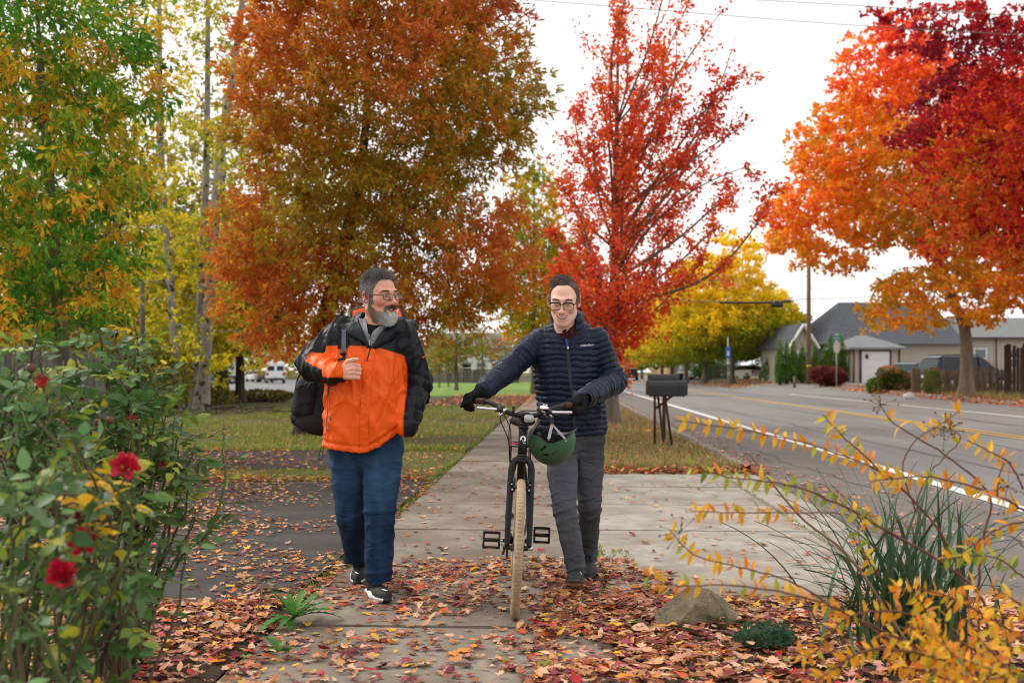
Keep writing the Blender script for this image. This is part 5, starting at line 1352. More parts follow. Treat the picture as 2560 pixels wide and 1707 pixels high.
def eyes(H, person, iris, look=(0, 0, 0)):
    out, cols = [], []
    for sx in (-1, 1):
        c = np.array([sx * 0.031 * H.w, -0.0765, 0.003])
        V, Fc = lathe([(0.0128 * math.sin(a), -0.0128 * math.cos(a)) for a in np.linspace(0.001, math.pi - 0.001, 22)], 20)
        ang = np.arccos(np.clip(-V[:, 2] / 0.0128, -1, 1))
        col = np.where((ang < 0.20)[:, None], (0.01, 0.01, 0.01), np.where((ang < 0.46)[:, None], iris, (0.50, 0.44, 0.40)))
        g = unit(np.array([look[0], -1.0, look[2]]))
        z = -g; x = unit(np.cross((0, 0, 1), z)); y = np.cross(z, x)
        V = V @ np.stack([x, y, z], 0) + c
        out.append((V, Fc)); cols.append(col)
    for k, (vf, c) in enumerate(zip(out, cols)):
        part('eye', (H.to_world(vf[0]), vf[1]), M_eye, person, True, c)
def teeth(H, person):
    w = 0.021 + 0.0085 * H.smile
    def fn(u, v):
        x = (u - 0.5) * 2 * w * 0.86; zc = -0.0665 + 0.011 * H.smile * (x / w) ** 2
        return (x * H.w, -0.0955 + 0.30 * (x ** 2) / 0.02 - 0.0006 * abs(math.sin(u * 22)), zc + (0.0015 + 0.0065 * H.om) * (0.9 - v * 1.1) * (1 - 0.6 * (x / w) ** 2))
    V, Fc = gridmesh(fn, np.linspace(0, 1, 30), np.linspace(0, 1, 4))
    part('teeth', (H.to_world(V), Fc), M_teeth, person)
    V, Fc = gridmesh(lambda u, v: ((u - 0.5) * 2 * w * 0.95 * H.w, -0.086, -0.0665 + 0.011 * H.smile * ((u - 0.5) * 2 * 0.95) ** 2 + (v - 0.5) * 0.02), np.linspace(0, 1, 8), np.linspace(0, 1, 3))
    part('mouth', (H.to_world(V), Fc), mat('mouth_inside', (0.10, 0.025, 0.02), 0.6), person)
def round_rect(w, h, r, n=8):
    pts = []
    for cx, cz, a0 in ((w - r, h - r, 0), (-(w - r), h - r, 90), (-(w - r), -(h - r), 180), (w - r, -(h - r), 270)):
        for a in np.linspace(a0, a0 + 90, n): pts.append((cx + r * math.cos(R(a)), cz + r * math.sin(R(a))))
    return np.array(pts)
def glasses(H, person, m, lw, lh, th, drop=-0.003, front=-0.108, browline=False, m2=None):
    g = link(bpy.data.objects.new('glasses', None)); g.parent = person; ORG[g.name] = ORG[person.name]
    rr = round_rect(lw, lh, lh * 0.55)
    for sx in (-1, 1):
        cx = sx * 0.0335 * H.w
        pts = np.array([(cx + x, front + 0.12 * abs(cx + x) * 0.5 + 0.0015 * 0, drop + z) for x, z in rr])
        loop = np.vstack([pts, pts[:2]])
        part('rim', (lambda v: (H.to_world(v[0]), v[1]))(tube(loop, th * 1.25, 6, cap=False)), m2 or m, g)
        if browline:
            topp = pts[(pts[:, 2] > drop + lh * 0.35)]; topp = topp[np.argsort(topp[:, 0])]
            topp = topp + np.array([0, -0.001, 0.001])
            part('brow_bar', (lambda v: (H.to_world(v[0]), v[1]))(tube(topp, th * 3.6, 6)), m, g)
        V = np.vstack([pts, pts.mean(0)]); k = len(pts)
        part('lens', (H.to_world(V), [(i, (i + 1) % k, k) for i in range(k)]), M_lens, g)
        e0 = np.array([cx + sx * lw, front + 0.06 * abs(cx + sx * lw) + 0.001, drop + lh * 0.5])
        ear = np.array([sx * 0.083 * H.w, 0.006, 0.012]); hook = np.array([sx * 0.081 * H.w, 0.034, -0.010])
        part('temple', (lambda v: (H.to_world(v[0]), v[1]))(tube(spline([e0, e0 + (sx * 0.006, 0.012, 0), ear, hook], 12), max(th * 1.5, 0.0025), 6)), m, g)
    br = spline([(-0.0335 * H.w + lw, front + 0.001, drop + lh * 0.35), (0, front - 0.006, drop + lh * 0.62), (0.0335 * H.w - lw, front + 0.001, drop + lh * 0.35)], 8)
    part('bridge', (lambda v: (H.to_world(v[0]), v[1]))(tube(br, th * 1.2, 6)), m2 or m, g)
    return g
def hand_prims(W, d, nrm, thumb_side, curls, s=1.0, spread=0.0, thumb=(0.5, 0.75, -0.35), tcurl=0.5):
    """capsules of a hand: wrist W, d along the palm, nrm out of the back of the hand"""
    d = unit(d); nrm = unit(nrm - d * np.dot(nrm, d)); sd = np.cross(d, nrm) * thumb_side
    pr = []
    fl = [0.95, 1.06, 0.99, 0.78]
    for i in range(4):
        off = (1.5 - i) * 0.0205 * s
        K = W + d * (0.086 - 0.004 * abs(i - 1)) * s + sd * off - nrm * 0.004 * abs(i - 1.3) * s
        pr.append((W + sd * off * 0.55 + d * 0.01 * s, K, 0.0150 * s, 0.0122 * s))
        a = 0.0; q = K
        cu = curls[i] if np.ndim(curls[0]) else curls
        for L, c, r0, r1 in ((0.043, cu[0], 0.0105, 0.0098), (0.027, cu[1], 0.0098, 0.0090), (0.022, cu[2], 0.0090, 0.0078)):
            a += c
            dd = unit(d * math.cos(a) - nrm * math.sin(a) + sd * spread * (1.5 - i) * 0.3)
            e = q + dd * L * fl[i] * s
            pr.append((q, e, r0 * s, r1 * s)); q = e
    T0 = W + d * 0.022 * s + sd * 0.026 * s - nrm * 0.006 * s
    td = unit(d * thumb[0] + sd * thumb[1] + nrm * thumb[2]); T1 = T0 + td * 0.044 * s
    td2 = unit(td * (1 - tcurl) + d * tcurl * 0.9 - sd * 0.35 * tcurl); T2 = T1 + td2 * 0.032 * s
    td3 = unit(td2 * 0.7 + d * 0.3 - sd * 0.3 * tcurl); T3 = T2 + td3 * 0.025 * s
    pr += [(W, T0, 0.020 * s, 0.017 * s), (T0, T1, 0.0155 * s, 0.0125 * s), (T1, T2, 0.0122 * s, 0.0108 * s), (T2, T3, 0.0108 * s, 0.0085 * s)]
    return pr
def hand_sdf(p, prims, k=0.006):
    d = None
    for a, b, r0, r1 in prims:
        e = sd_caps(p, a, b, r0, r1); d = e if d is None else smin(d, e, k)
    return d
def bounds(pts, pad):
    pts = np.vstack([np.atleast_2d(q) for q in pts]); return pts.min(0) - pad, pts.max(0) + pad
def loft_sdf(p, secs, pw=2.4):
    """torso: rows of (z, cx, cy, rx, ry); distance to the stack of rounded sections"""
    s = np.array(secs, float); s = s[np.argsort(s[:, 0])]
    z = np.clip(p[:, 2], s[0, 0], s[-1, 0])
    cx, cy, rx, ry = [np.interp(z, s[:, 0], s[:, i]) for i in (1, 2, 3, 4)]
    k = (np.abs((p[:, 0] - cx) / rx) ** pw + np.abs((p[:, 1] - cy) / ry) ** pw) ** (1 / pw)
    d = (k - 1) * np.minimum(rx, ry)
    dz = np.abs(p[:, 2] - z)
    return np.where(dz > 0, np.sqrt(np.maximum(d, 0) ** 2 + dz ** 2) + np.minimum(d, 0) * (dz <= 0), d)
def trace(fn, pts, dr, steps=40, off=0.0):
    """slide points along a direction until they meet the surface"""
    p = np.array(pts, float); dr = unit(dr)
    for _ in range(steps):
        p = p + dr * np.clip(fn(p) - off, -0.05, 0.05)[:, None] * 0.8
    return p
def seg_param(p, a, b):
    ab = b - a; return np.clip((p - a) @ ab / (ab @ ab), 0, 1)
def seg_raw(p, a, b):
    ab = b - a; return (p - a) @ ab / (ab @ ab)
def ribbon(fn, path, width, off=0.004, dr=(0, 1, 0), start=-0.4, n=40, across=4, thick=0.0):
    """a strip laid on a garment: path of (x, z), traced from in front"""
    q = spline([(a[0], 0, a[1]) for a in path], n)
    tg = np.gradient(q, axis=0); tg /= np.linalg.norm(tg, axis=1)[:, None]
    sdv = np.stack([tg[:, 2], np.zeros(n), -tg[:, 0]], 1)
    P0 = np.concatenate([q + sdv * width * u for u in np.linspace(-0.5, 0.5, across)], 0); P0[:, 1] = start
    T = trace(fn, P0, dr, 60, off).reshape(across, n, 3)
    V = T.transpose(1, 0, 2).reshape(-1, 3)
    i = np.arange(n - 1)[:, None] * across; j = np.arange(across - 1)[None]
    return V, np.stack([i + j, i + j + 1, i + across + j + 1, i + across + j], -1).reshape(-1, 4)
def shoe_sdf(q):
    """shoe frame: toe towards -y, sole at z = 0; heel at y = 0.13, toe at y = -0.17"""
    w = 0.050 - 0.012 * np.clip((q[:, 1] - 0.0) / 0.13, 0, 1) - 0.006 * np.clip((-q[:, 1] - 0.11) / 0.06, 0, 1)
    qx = q.copy(); qx[:, 0] = q[:, 0] / (w / 0.046)
    up = sd_ell(qx, (0, -0.055, 0.030), (0.044, 0.108, 0.046))
    up = smin(up, sd_ell(qx, (0, 0.070, 0.052), (0.041, 0.060, 0.056)), 0.03)
    up = smin(up, sd_caps(q, (0, 0.062, 0.060), (0, 0.070, 0.100), 0.042, 0.040), 0.02)
    sole = sd_ell(qx, (0, -0.020, 0.020), (0.050, 0.156, 0.024))
    sole = smin(sole, sd_box(qx, (0, 0.05, 0.017), (0.044, 0.088, 0.017), 0.014), 0.02)
    return up, sole
def make_shoe(person, toe, heel, roll=0.0, upc=(0.012, 0.012, 0.013), solec=(0.75, 0.75, 0.74), heelc=None, tipdark=True, name='shoe', mark=True, under=None):
    toe = np.array(toe, float); heel = np.array(heel, float)
    fwd = unit(toe - heel); y = -fwd; x = unit(np.cross(y, (0, 0, 1))); x = x; z = np.cross(x, y)
    Rm = np.stack([x, y, z], 1); org = heel + fwd * 0.13 * (np.linalg.norm(toe - heel) / 0.30)
    sc = np.linalg.norm(toe - heel) / 0.30
    fn = lambda q: smin(*shoe_sdf(q), 0.004)
    V, Q = surface(fn, (-0.07, -0.19, -0.02), (0.07, 0.15, 0.15), 0.004, 4)
    u, s = shoe_sdf(V)
    issole = (s < u - 0.001) | (V[:, 2] < 0.022 + 0.01 * np.clip(V[:, 1] / 0.1, 0, 1))
    c = np.where(issole[:, None], solec, upc)
    if tipdark: c = np.where((issole & (np.abs(V[:, 0]) < 0.026) & (V[:, 1] < -0.12))[:, None], upc, c)
    if heelc is not None: c = np.where((issole & (V[:, 1] > 0.02) & (V[:, 2] < 0.022))[:, None], heelc, c)
    if under is not None: c = np.where((V[:, 2] < 0.008)[:, None], under, c)
    W = lambda q: (np.asarray(q) * sc) @ Rm.T + org
    o = part(name, (W(V), Q), M_shoe, person, True, c)
    ls = []
    for k in range(5):
        yy = -0.055 + 0.024 * k; P0 = np.stack([np.linspace(-0.022, 0.022, 8), np.full(8, yy) + 0.006 * (-1) ** k * np.linspace(-1, 1, 8), np.full(8, 0.2)], 1)
        ls.append(tube(trace(lambda q: shoe_sdf(q)[0], P0, (0, 0, -1), 40, 0.002), 0.0026, 5))
    for sx in (-1, 1): ls.append(tube(trace(lambda q: shoe_sdf(q)[0], np.stack([sx * np.linspace(0.002, 0.03, 8), np.linspace(0.04, -0.01, 8), np.full(8, 0.2)], 1), (0, 0, -1), 40, 0.003), 0.0026, 5))
    V2, F2 = joinVF(ls); part('lace', (W(V2), F2), mat('lace', (0.015, 0.015, 0.016), 0.8), o)
    if mark:
        t = np.linspace(0, 1, 9); xs = -0.020 + 0.030 * t; ys = -0.118 - 0.010 * np.sin(t * 1.6) + 0.020 * (1 - t) ** 3; wd = 0.0055 * np.sin(np.clip(t * 1.15, 0, 1) * 3.0) + 0.0006
        up_ = np.stack([xs, ys - wd, np.full(9, 0.2)], 1); lo_ = np.stack([xs, ys + wd, np.full(9, 0.2)], 1)
        T = trace(lambda q: shoe_sdf(q)[0], np.vstack([up_, lo_]), (0, 0, -1), 40, 0.0018)
        part('mark', (W(T), [(i, i + 1, 10 + i, 9 + i) for i in range(8)]), mat('white_mark', (0.8, 0.8, 0.8), 0.5), o)
    return o
M_shoe = mat('shoe_fabric', attr=True, rough=0.65, spec=0.3, bump=0.35, bscale=420, bdist=0.002)
def txt_mesh(s, size, shear=0.0):
    cu = bpy.data.curves.new('lettering', 'FONT'); cu.body = s; cu.size = size; cu.shear = shear; cu.align_x = 'CENTER'; cu.align_y = 'CENTER'; cu.resolution_u = 3
    o = bpy.data.objects.new('lettering', cu); link(o)
    dg = bpy.context.evaluated_depsgraph_get(); me = bpy.data.meshes.new_from_object(o.evaluated_get(dg))
    V = np.array([v.co[:] for v in me.vertices]); Fc = [tuple(f.vertices) for f in me.polygons]
    bpy.data.objects.remove(o); bpy.data.meshes.remove(me)
    return V, Fc
# ------------------------------------------------------------------ the man in the orange jacket
def man_orange():
    r = np.random.default_rng(5)
    base = P(925, 1500, 5.6); base[2] = 0
    t = thing('person', 'bearded man in orange and black jacket and blue jeans holding his backpack strap', 'person', base)
    YT = 5.72
    # joints
    shR, shL = P(850, 828, 5.74), P(1009, 836, 5.70)
    elR, wrR = P(780, 908, 5.74), P(842, 934, 5.45)
    elL, wrL = P(1047, 956, 5.76), P(1016, 1066, 5.62)
    hipR, hipL = P(872, 1128, 5.78), P(958, 1128, 5.74)
    knR, anR = P(880, 1288, 5.76), P(894, 1402, 6.02)
    knL, anL = P(950, 1278, 5.58), P(946, 1462, 5.52)
    # ---- head
    H = Head(P(950, 741, 5.64), rotz(R(44)) @ rotx(R(3)) @ roty(R(-3)), 1.13, 1.03, 1.1, 1.0, 0.75, nose=1.12)
    V, Q = H.mesh()
    base_c, red, lips = srgb(216, 158, 134), srgb(204, 106, 90), srgb(172, 96, 84)
    c = skin_cols(V, base_c, red, lips, H.w, 1.0, 0.75)
    def hairmask(q):
        x, y, z = np.abs(q[:, 0]), q[:, 1], q[:, 2]
        top = (z > 0.082 + 0.10 * np.clip(-y - 0.05, 0, 1)) & (y > -0.088)
        side = (y > -0.050 + (0.078 - z) * 0.30) & (z > 0.018) & (z <= 0.09)
        burn = (y > -0.034) & (y < -0.004) & (z > -0.04) & (z <= 0.02) & (x > 0.05)
        nape = (y > 0.044) & (z > -0.078) & (z <= 0.02)
        return (top | side | burn | nape) & ~((x > 0.079 * H.w) & (z < 0.03))
    def beardmask(q):
        x, y, z = np.abs(q[:, 0]), q[:, 1], q[:, 2]
        top = np.interp(y, [-0.11, -0.085, -0.05, -0.02, 0.0], [-0.080, -0.079, -0.072, -0.048, -0.012])
        jaw = (z < top) & (y < 0.000) & (z > -0.128)
        mus = (z < -0.0445) & (z > -0.0600) & (x < 0.033) & (y < -0.068)
        side_m = (z < -0.052) & (z > -0.080) & (x > 0.024) & (x < 0.036) & (y < -0.06)
        return jaw | mus | side_m
    hm, bmk = hairmask(V), beardmask(V)
    c[hm] = (0.13, 0.12, 0.115)
    chin = np.clip(1 - np.abs(V[:, 0]) / 0.05, 0, 1) * sm(-0.02, -0.07, V[:, 1])
    c[bmk] = c[bmk] * 0.55 + 0.45 * (np.array((0.20, 0.15, 0.125)) + np.clip(chin[bmk] * sm(-0.06, -0.09, V[bmk, 2]), 0, 1)[:, None] * np.array((0.33, 0.33, 0.33)))
    hp = hand_prims(wrR + np.array([0.012, -0.01, 0.0]), (0.86, -0.34, 0.16), (-0.30, -0.95, 0.14), -1, [(1.35, 1.5, 1.0)] * 4, 1.10, thumb=(0.75, 0.55, 0.1), tcurl=0.55)
    lo, hi = bounds([q[0] for q in hp] + [q[1] for q in hp], 0.04)
    lo = lo - np.array([0.05, 0, 0.03])
    def armhand(p): return smin(hand_sdf(p, hp), sd_caps(p, wrR - (wrR - elR) * 0.25, wrR + np.array([0.02, -0.01, 0]), 0.031, 0.027), 0.015)
    V2, Q2 = surface(armhand, lo, hi, 0.003, 4)
    c2 = np.repeat(np.array(srgb(224, 166, 142))[None], len(V2), 0) * (1 + 0.05 * wob(V2, 160.0)[:, None])
    def inner(p):
        d = sd_ell(p, P(920, 960, YT), (0.15, 0.10, 0.30))
        for ch, rd in (([shR, elR, wrR], [0.05, 0.04, 0.03]), ([shL, elL, wrL + (0.0, 0.02, 0.03)], [0.05, 0.04, 0.03]), ([hipR, knR, anR], [0.07, 0.05, 0.04]), ([hipL, knL, anL], [0.07, 0.05, 0.04])):
            d = smin(d, polychain(p, ch, rd), 0.04)
        d = smin(d, sd_caps(p, H.to_world([[0, 0.03, -0.12]])[0], P(928, 850, YT), 0.055, 0.07), 0.05)
        return smin(d, sd_caps(p, hipR, hipL, 0.09), 0.05)
    lo3, hi3 = bounds([shR, shL, elR, elL, anR, anL, wrR], 0.12)
    V3, Q3 = surface(inner, lo3, hi3, 0.012, 4)
    Vj, Fj = joinVF([(H.to_world(V), Q), (V2, Q2), (V3, Q3)])
    part('body', (Vj, Fj), M_skin, t, True, np.vstack([c, c2, np.repeat(np.array(base_c)[None], len(V3), 0)]))
    eyes(H, t, (0.10, 0.13, 0.16), (0.15, 0, -0.05)); teeth(H, t)
    # hair: short, brushed up and grey; beard white at the chin
    q = pick_pts(V, Q, hairmask, 9500, r); nr = H.normal(q)
    topf = sm(0.05, 0.095, q[:, 2])
    L = 0.007 + 0.027 * topf * r.uniform(0.6, 1.15, len(q)); comb = np.array([0, -0.55, 0.45]) * topf[:, None] + np.array([0, 0.55, -0.35]) * (1 - topf)[:, None] + r.normal(0, 0.28, (len(q), 3))
    g = np.clip(r.normal(0.20, 0.10, len(q)) + 0.08 * (1 - topf), 0.04, 0.6)
    VF1, C1 = blades_on(H, q, nr, L, 0.0009, comb, np.stack([g * 1.03, g * 0.99, g * 0.96], 1), r)
    part('hair', (H.to_world(VF1[0]), VF1[1]), M_hair, t, False, C1)
    q = pick_pts(V, Q, beardmask, 7000, r); nr = H.normal(q)
    chin = np.clip(1.25 - np.abs(q[:, 0]) / 0.052, 0, 1) * sm(0.01, -0.05, q[:, 1]) * sm(-0.066, -0.085, q[:, 2])
    L = (0.0040 + 0.026 * chin + 0.004 * (q[:, 2] > -0.06)) * r.uniform(0.6, 1.2, len(q)); comb = np.array([0, -0.12, -0.9]) + r.normal(0, 0.25, (len(q), 3))
    mus_ = (q[:, 2] > -0.06) & (np.abs(q[:, 0]) < 0.032)
    g = np.clip(np.where(mus_, 0.07, 0.20) + 0.55 * chin + r.normal(0, 0.06, len(q)), 0.03, 0.8); warm = 1 + 0.28 * (1 - np.clip(chin * 2, 0, 1))
    VF1, C1 = blades_on(H, q, nr, L, 0.0009, comb, np.stack([g * warm, g, g * (2 - warm) * 0.95], 1), r)
    part('beard', (H.to_world(VF1[0]), VF1[1]), M_hair, t, False, C1)
    def brow(q): return (np.abs(q[:, 2] - 0.0235 - 0.10 * (0.03 - np.abs(np.abs(q[:, 0]) - 0.03))) < 0.0028) & (np.abs(q[:, 0]) > 0.012) & (np.abs(q[:, 0]) < 0.050) & (q[:, 1] < -0.05)
    q = pick_pts(V, Q, brow, 500, r); nr = H.normal(q); sx = np.sign(q[:, 0])[:, None]
    VF1, C1 = blades_on(H, q, nr, np.full(len(q), 0.008), 0.0008, np.array([1.2, 0, 0.3]) * np.hstack([sx, np.ones_like(sx), np.ones_like(sx)]), np.repeat(np.array([[0.17, 0.13, 0.105]]), len(q), 0), r)
    part('eyebrows', (H.to_world(VF1[0]), VF1[1]), M_hair, t, False, C1)
    glasses(H, t, M_steel_blue, 0.0255, 0.0155, 0.0011, drop=-0.002, front=-0.113)
    # ---- jacket
    X = lambda px: (px - 1280) * YT / F
    Z = lambda py: HC - (py - HZ) * YT / F
    secs = [(Z(1150), X(899), YT + 0.01, 0.215, 0.165), (Z(1120), X(899), YT + 0.01, 0.218, 0.168), (Z(1060), X(911), YT, 0.228, 0.178), (Z(1000), X(915), YT, 0.224, 0.178), (Z(925), X(918), YT, 0.221, 0.168),
            (Z(862), X(924), YT + 0.01, 0.216, 0.150), (Z(828), X(928), YT + 0.02, 0.200, 0.128), (Z(805), X(932), YT + 0.03, 0.155, 0.105), (Z(782), X(935), YT + 0.03, 0.095, 0.085)]
    hx = np.array([780, 860, 916, 955, 985, 1012, 1040]); hy = np.array([1112, 1122, 1128, 1114, 1090, 1068, 1060])
    def fold(p):
        x = p[:, 0] - X(920); y = p[:, 1] - YT; z = p[:, 2] - Z(980)
        u = np.arctan2(x, -y - 0.05 + 0.3) ; w = wob(p, 7.0, 0.6)
        def rid(ph, k): return (0.5 + 0.5 * np.sin(ph)) ** k
        f1 = rid(34 * u + 9 * z + 2.2 * w, 4) * np.clip(0.5 + wob(p, 6.0, 1.9), 0, 1)
        f2 = rid(16 * z - 22 * u + 2.0 * wob(p, 9.0, 3.3), 5) * np.clip(0.4 + wob(p, 7.0, 0.2), 0, 1)
        f3 = rid(30 * z + 10 * u + 3.0 * wob(p, 8.0, 5.1), 6) * np.clip(0.2 + wob(p, 5.0, 2.7), 0, 1)
        f4 = (1 - np.abs(wob(p @ np.array([[30, 4, -15], [6, 24, 0], [12, 4, 26.0]]).T, 1.0, 2.4))) ** 4
        return 0.014 * f1 + 0.012 * f2 + 0.010 * f3 + 0.005 * f4 - 0.005
    def torso(p): return loft_sdf(p, secs)
    def arms(p):
        a = polychain(p, [shR + (0.02, 0, -0.005), elR, wrR], [0.082, 0.071, 0.050], 0.03)
        b = polychain(p, [shL + (-0.015, 0, -0.005), elL, wrL], [0.082, 0.070, 0.056], 0.03)
        # bunched cloth round the bends
        ta = seg_param(p, elR, wrR); tb = seg_param(p, shR, elR); tc = seg_param(p, elL, wrL)
        a = a - 0.0075 * np.abs(np.sin(ta * 13 + 2 * wob(p, 14.0))) * (1 - 0.3 * ta) - 0.006 * np.abs(np.sin(tb * 9 + 2 * wob(p, 12.0))) * tb
        b = b - 0.0085 * np.abs(np.sin(tc * 14 + 2.4 * wob(p, 13.0))) - 0.005 * np.abs(np.sin(seg_param(p, shL, elL) * 8 + 2 * wob(p, 11.0)))
        return a, b
    def jacket(p):
        a, b = arms(p); d = smin(torso(p), a, 0.035); d = smin(d, b, 0.03)
        d = d - fold(p)
        pxx = 1280 + p[:, 0] * F / YT; zh = Z(np.interp(pxx, hx, hy)) + 0.0016 * np.sin(p[:, 0] * 160 + 4 * wob(p, 30.0))
        d = d + 0.008 * np.exp(-((p[:, 2] - zh - 0.035) / 0.010) ** 2) * (torso(p) < 0.03)
        body_zone = np.minimum(a, b) > 0.0
        d = smax(d, -sd_ell(p, (X(938), YT - 0.085, Z(797)), (0.072, 0.13, 0.085)), 0.012)
        d = smax(d, -sd_ell(p, (X(936), YT - 0.14, Z(828)), (0.030, 0.10, 0.062)), 0.012)
        return np.where(body_zone, smax(d, zh - p[:, 2], 0.008), d)
    lo, hi = bounds([shR, shL, elR, elL, wrR, wrL, P(800, 1130, YT)], 0.13)
    lo[1] = YT - 0.40; hi[1] = YT + 0.27; hi[2] = Z(770)
    V, Q = surface(jacket, lo, hi, 0.0055, 5)
    a, b = arms(V); tt = torso(V)
    pxx = 1280 + V[:, 0] * F / YT
    yoke = Z(np.interp(pxx, [800, 860, 925, 960, 1026], [866, 865, 867, 872, 893]))
    ab_ = np.minimum(a, b)
    w_org = sm(-0.004, 0.004, ab_ + 0.012 - tt) * sm(-0.003, 0.003, yoke - V[:, 2])
    ta = seg_param(V, elR, wrR); axz = (elR + (wrR - elR) * ta[:, None])
    fore = sd_caps(V, elR, wrR, 0.07, 0.05) - sd_caps(V, shR, elR, 0.08, 0.07)
    mid = 0.026 - 0.016 * ta
    stripe = sm(0.0, 0.01, -fore) * sm(-0.004, 0.004, V[:, 2] - axz[:, 2] - mid) * sm(-0.004, 0.004, tt - a) * (V[:, 1] < axz[:, 1] + 0.02) * sm(0.20, 0.26, ta)
    cuff = sm(-0.03, 0.0, ta - 0.88) * sm(-0.004, 0.004, V[:, 2] - axz[:, 2] + 0.02) * (a < tt)
    tb = seg_param(V, elL, wrL)
    inner_s = sm(-0.004, 0.004, tt - b) * sm(-0.004, 0.004, (shL + (elL - shL) * 0.7)[0] - 0.034 - 0.01 * tb - V[:, 0]) * sm(-0.01, 0.01, Z(930) - V[:, 2])
    black, orange = np.array((0.0075, 0.0095, 0.013)), np.array((0.88, 0.112, 0.007))
    o_ = np.clip(w_org + stripe + cuff + inner_s, 0, 1)
    c = black + (orange - black) * o_[:, None]
    M_jk = mat('jacket_nylon', attr=True, rough=0.45, spec=0.22, var=0.05, vscale=5, bump=0.2, bscale=26, bdist=0.01, crease=(5.0, 0.9, 0.05, (1.6, 1, 0.7)))
    jk = part('jacket', (V, Q), M_jk, t, True, c)
    # storm flap, pocket zip lines
    pz = lambda px, py: (X(px), Z(py))
    fl = ribbon(jacket, [pz(937, 872), pz(930, 930), pz(925, 1000), pz(922, 1060), pz(921, 1124)], 0.047, 0.006, start=YT - 0.5, across=5)
    part('storm_flap', fl, mat('jacket_orange', tuple(orange), 0.45, 0.22, bump=0.25, bscale=30, crease=(9, 0.7, 0.03, (1, 1, 1.5))), jk)
    fl = ribbon(jacket, [pz(941, 842), pz(938, 858), pz(936, 873)], 0.05, 0.007, start=YT - 0.5, across=4, n=12)
    part('storm_flap', fl, mat('jacket_black', tuple(black), 0.45, 0.22, bump=0.25, bscale=30), jk)
    for pth in ([pz(936, 868), pz(927, 905)], [pz(833, 960), pz(829, 1010), pz(826, 1075)]):
        part('zip', ribbon(jacket, pth, 0.007, 0.0085, start=YT - 0.5, across=3, n=20), mat('dark_zip', (0.02, 0.02, 0.022), 0.5), jk)
    part('cord', tube(spline([P(806, 1112, 5.62), P(800, 1128, 5.62), P(797, 1146, 5.62), P(801, 1150, 5.62), P(807, 1138, 5.62), P(808, 1114, 5.62)], 24), 0.0022, 5), mat('dark_zip'), jk)
    part('zip_pull', tube([P(824, 1042, 5.53), P(828, 1052, 5.53)], 0.003, 5), mat('dark_zip'), jk)
    sl = ribbon(jacket, [(P(1054, 894, 5.66)[0], P(1054, 894, 5.66)[2]), (P(1062, 890, 5.66)[0], P(1062, 890, 5.66)[2])], 0.006, 0.003, start=YT - 0.5, across=3, n=8)
    part('sleeve_mark', sl, mat('jacket_orange'), jk)
    # hood lying behind the neck: outer black, lining orange; and the turned-down collar
    cx, cy = X(936), YT + 0.055
    def hood(phi, v):
        fr = 0.5 + 0.5 * math.cos(phi); f2 = sm(0.15, 0.85, fr)
        zb = Z(812); zl_ = Z(764) * (1 - f2) + Z(806) * f2
        rb, rl, ri = 0.150, 0.160 - 0.01 * f2, 0.092
        if v <= 1: rr, zz = rb + (rl - rb) * v + 0.025 * math.sin(v * 3.14), zb + (zl_ - zb) * v
        else: rr, zz = rl + (ri - rl) * (v - 1) - 0.004, zl_ + (zb + 0.02 - zl_) * (v - 1) ** 1.3
        w = 1 + 0.06 * math.sin(phi * 5 + 1) * v * (2 - v) + 0.03 * math.sin(phi * 11 + 2 * v)
        return (cx + math.sin(phi) * rr * w, cy - math.cos(phi) * rr * w * 0.85, zz + 0.008 * math.sin(phi * 7 + v))
    ph = np.linspace(R(48), R(312), 64); vs = np.concatenate([np.linspace(0, 1, 8), np.linspace(1.08, 2, 9)])
    V, Fc = gridmesh(hood, ph, vs)
    cc = np.tile(np.where((vs > 1.15)[:, None], orange, black), (len(ph), 1))
    part('hood', (V, Fc), M_jk, jk, True, cc)
    M_gr = mat('grey_jumper', (0.25, 0.255, 0.265), 0.9, 0.1, bump=0.5, bscale=300, bdist=0.003, var=0.1, vscale=80)
    shirt = lambda p: smin(sd_ell(p, (X(937), YT - 0.02, Z(838)), (0.115, 0.115, 0.085)), sd_caps(p, H.to_world([[0, 0.03, -0.09]])[0], (X(934), YT + 0.01, Z(820)), 0.062, 0.07), 0.03)
    V, Q = surface(lambda p: smax(sd_ell(p, (X(937), YT - 0.02, Z(838)), (0.115, 0.115, 0.085)), p[:, 2] - Z(810), 0.006), (X(937) - 0.13, YT - 0.15, Z(838) - 0.1), (X(937) + 0.13, YT + 0.12, Z(838) + 0.1), 0.005, 4)
    part('shirt', (V, Q), mat('black_cotton', (0.012, 0.012, 0.013), 0.9, 0.1), t)
    base_fn = lambda p: np.minimum(jacket(p), shirt(p))
    def flap(fn, inner, outer, off, bulge, n=22, k=9):
        A = spline([(X(x), 0, Z(y)) for x, y in inner], n); B = spline([(X(x), 0, Z(y)) for x, y in outer], n)
        P0 = np.concatenate([A * (1 - v) + B * v for v in np.linspace(0, 1, k)], 0); P0[:, 1] = YT - 0.5
        T = trace(fn, P0, (0, 1, 0), 70, 0.0).reshape(k, n, 3)
        for i in range(3): T[:, :, 1] = (T[:, :, 1] + np.roll(T[:, :, 1], 1, 1) * (np.arange(n) > 0) + np.roll(T[:, :, 1], -1, 1) * (np.arange(n) < n - 1)) / (1.0 + (np.arange(n) > 0) + (np.arange(n) < n - 1))
        T[:, :, 1] -= off + bulge * np.sin(np.linspace(0.25, 1, k) * 3.14)[:, None]
        V = T.transpose(1, 0, 2).reshape(-1, 3); i = np.arange(n - 1)[:, None] * k; j = np.arange(k - 1)[None]
        F1 = np.stack([i + j, i + j + 1, i + k + j + 1, i + k + j], -1).reshape(-1, 4)
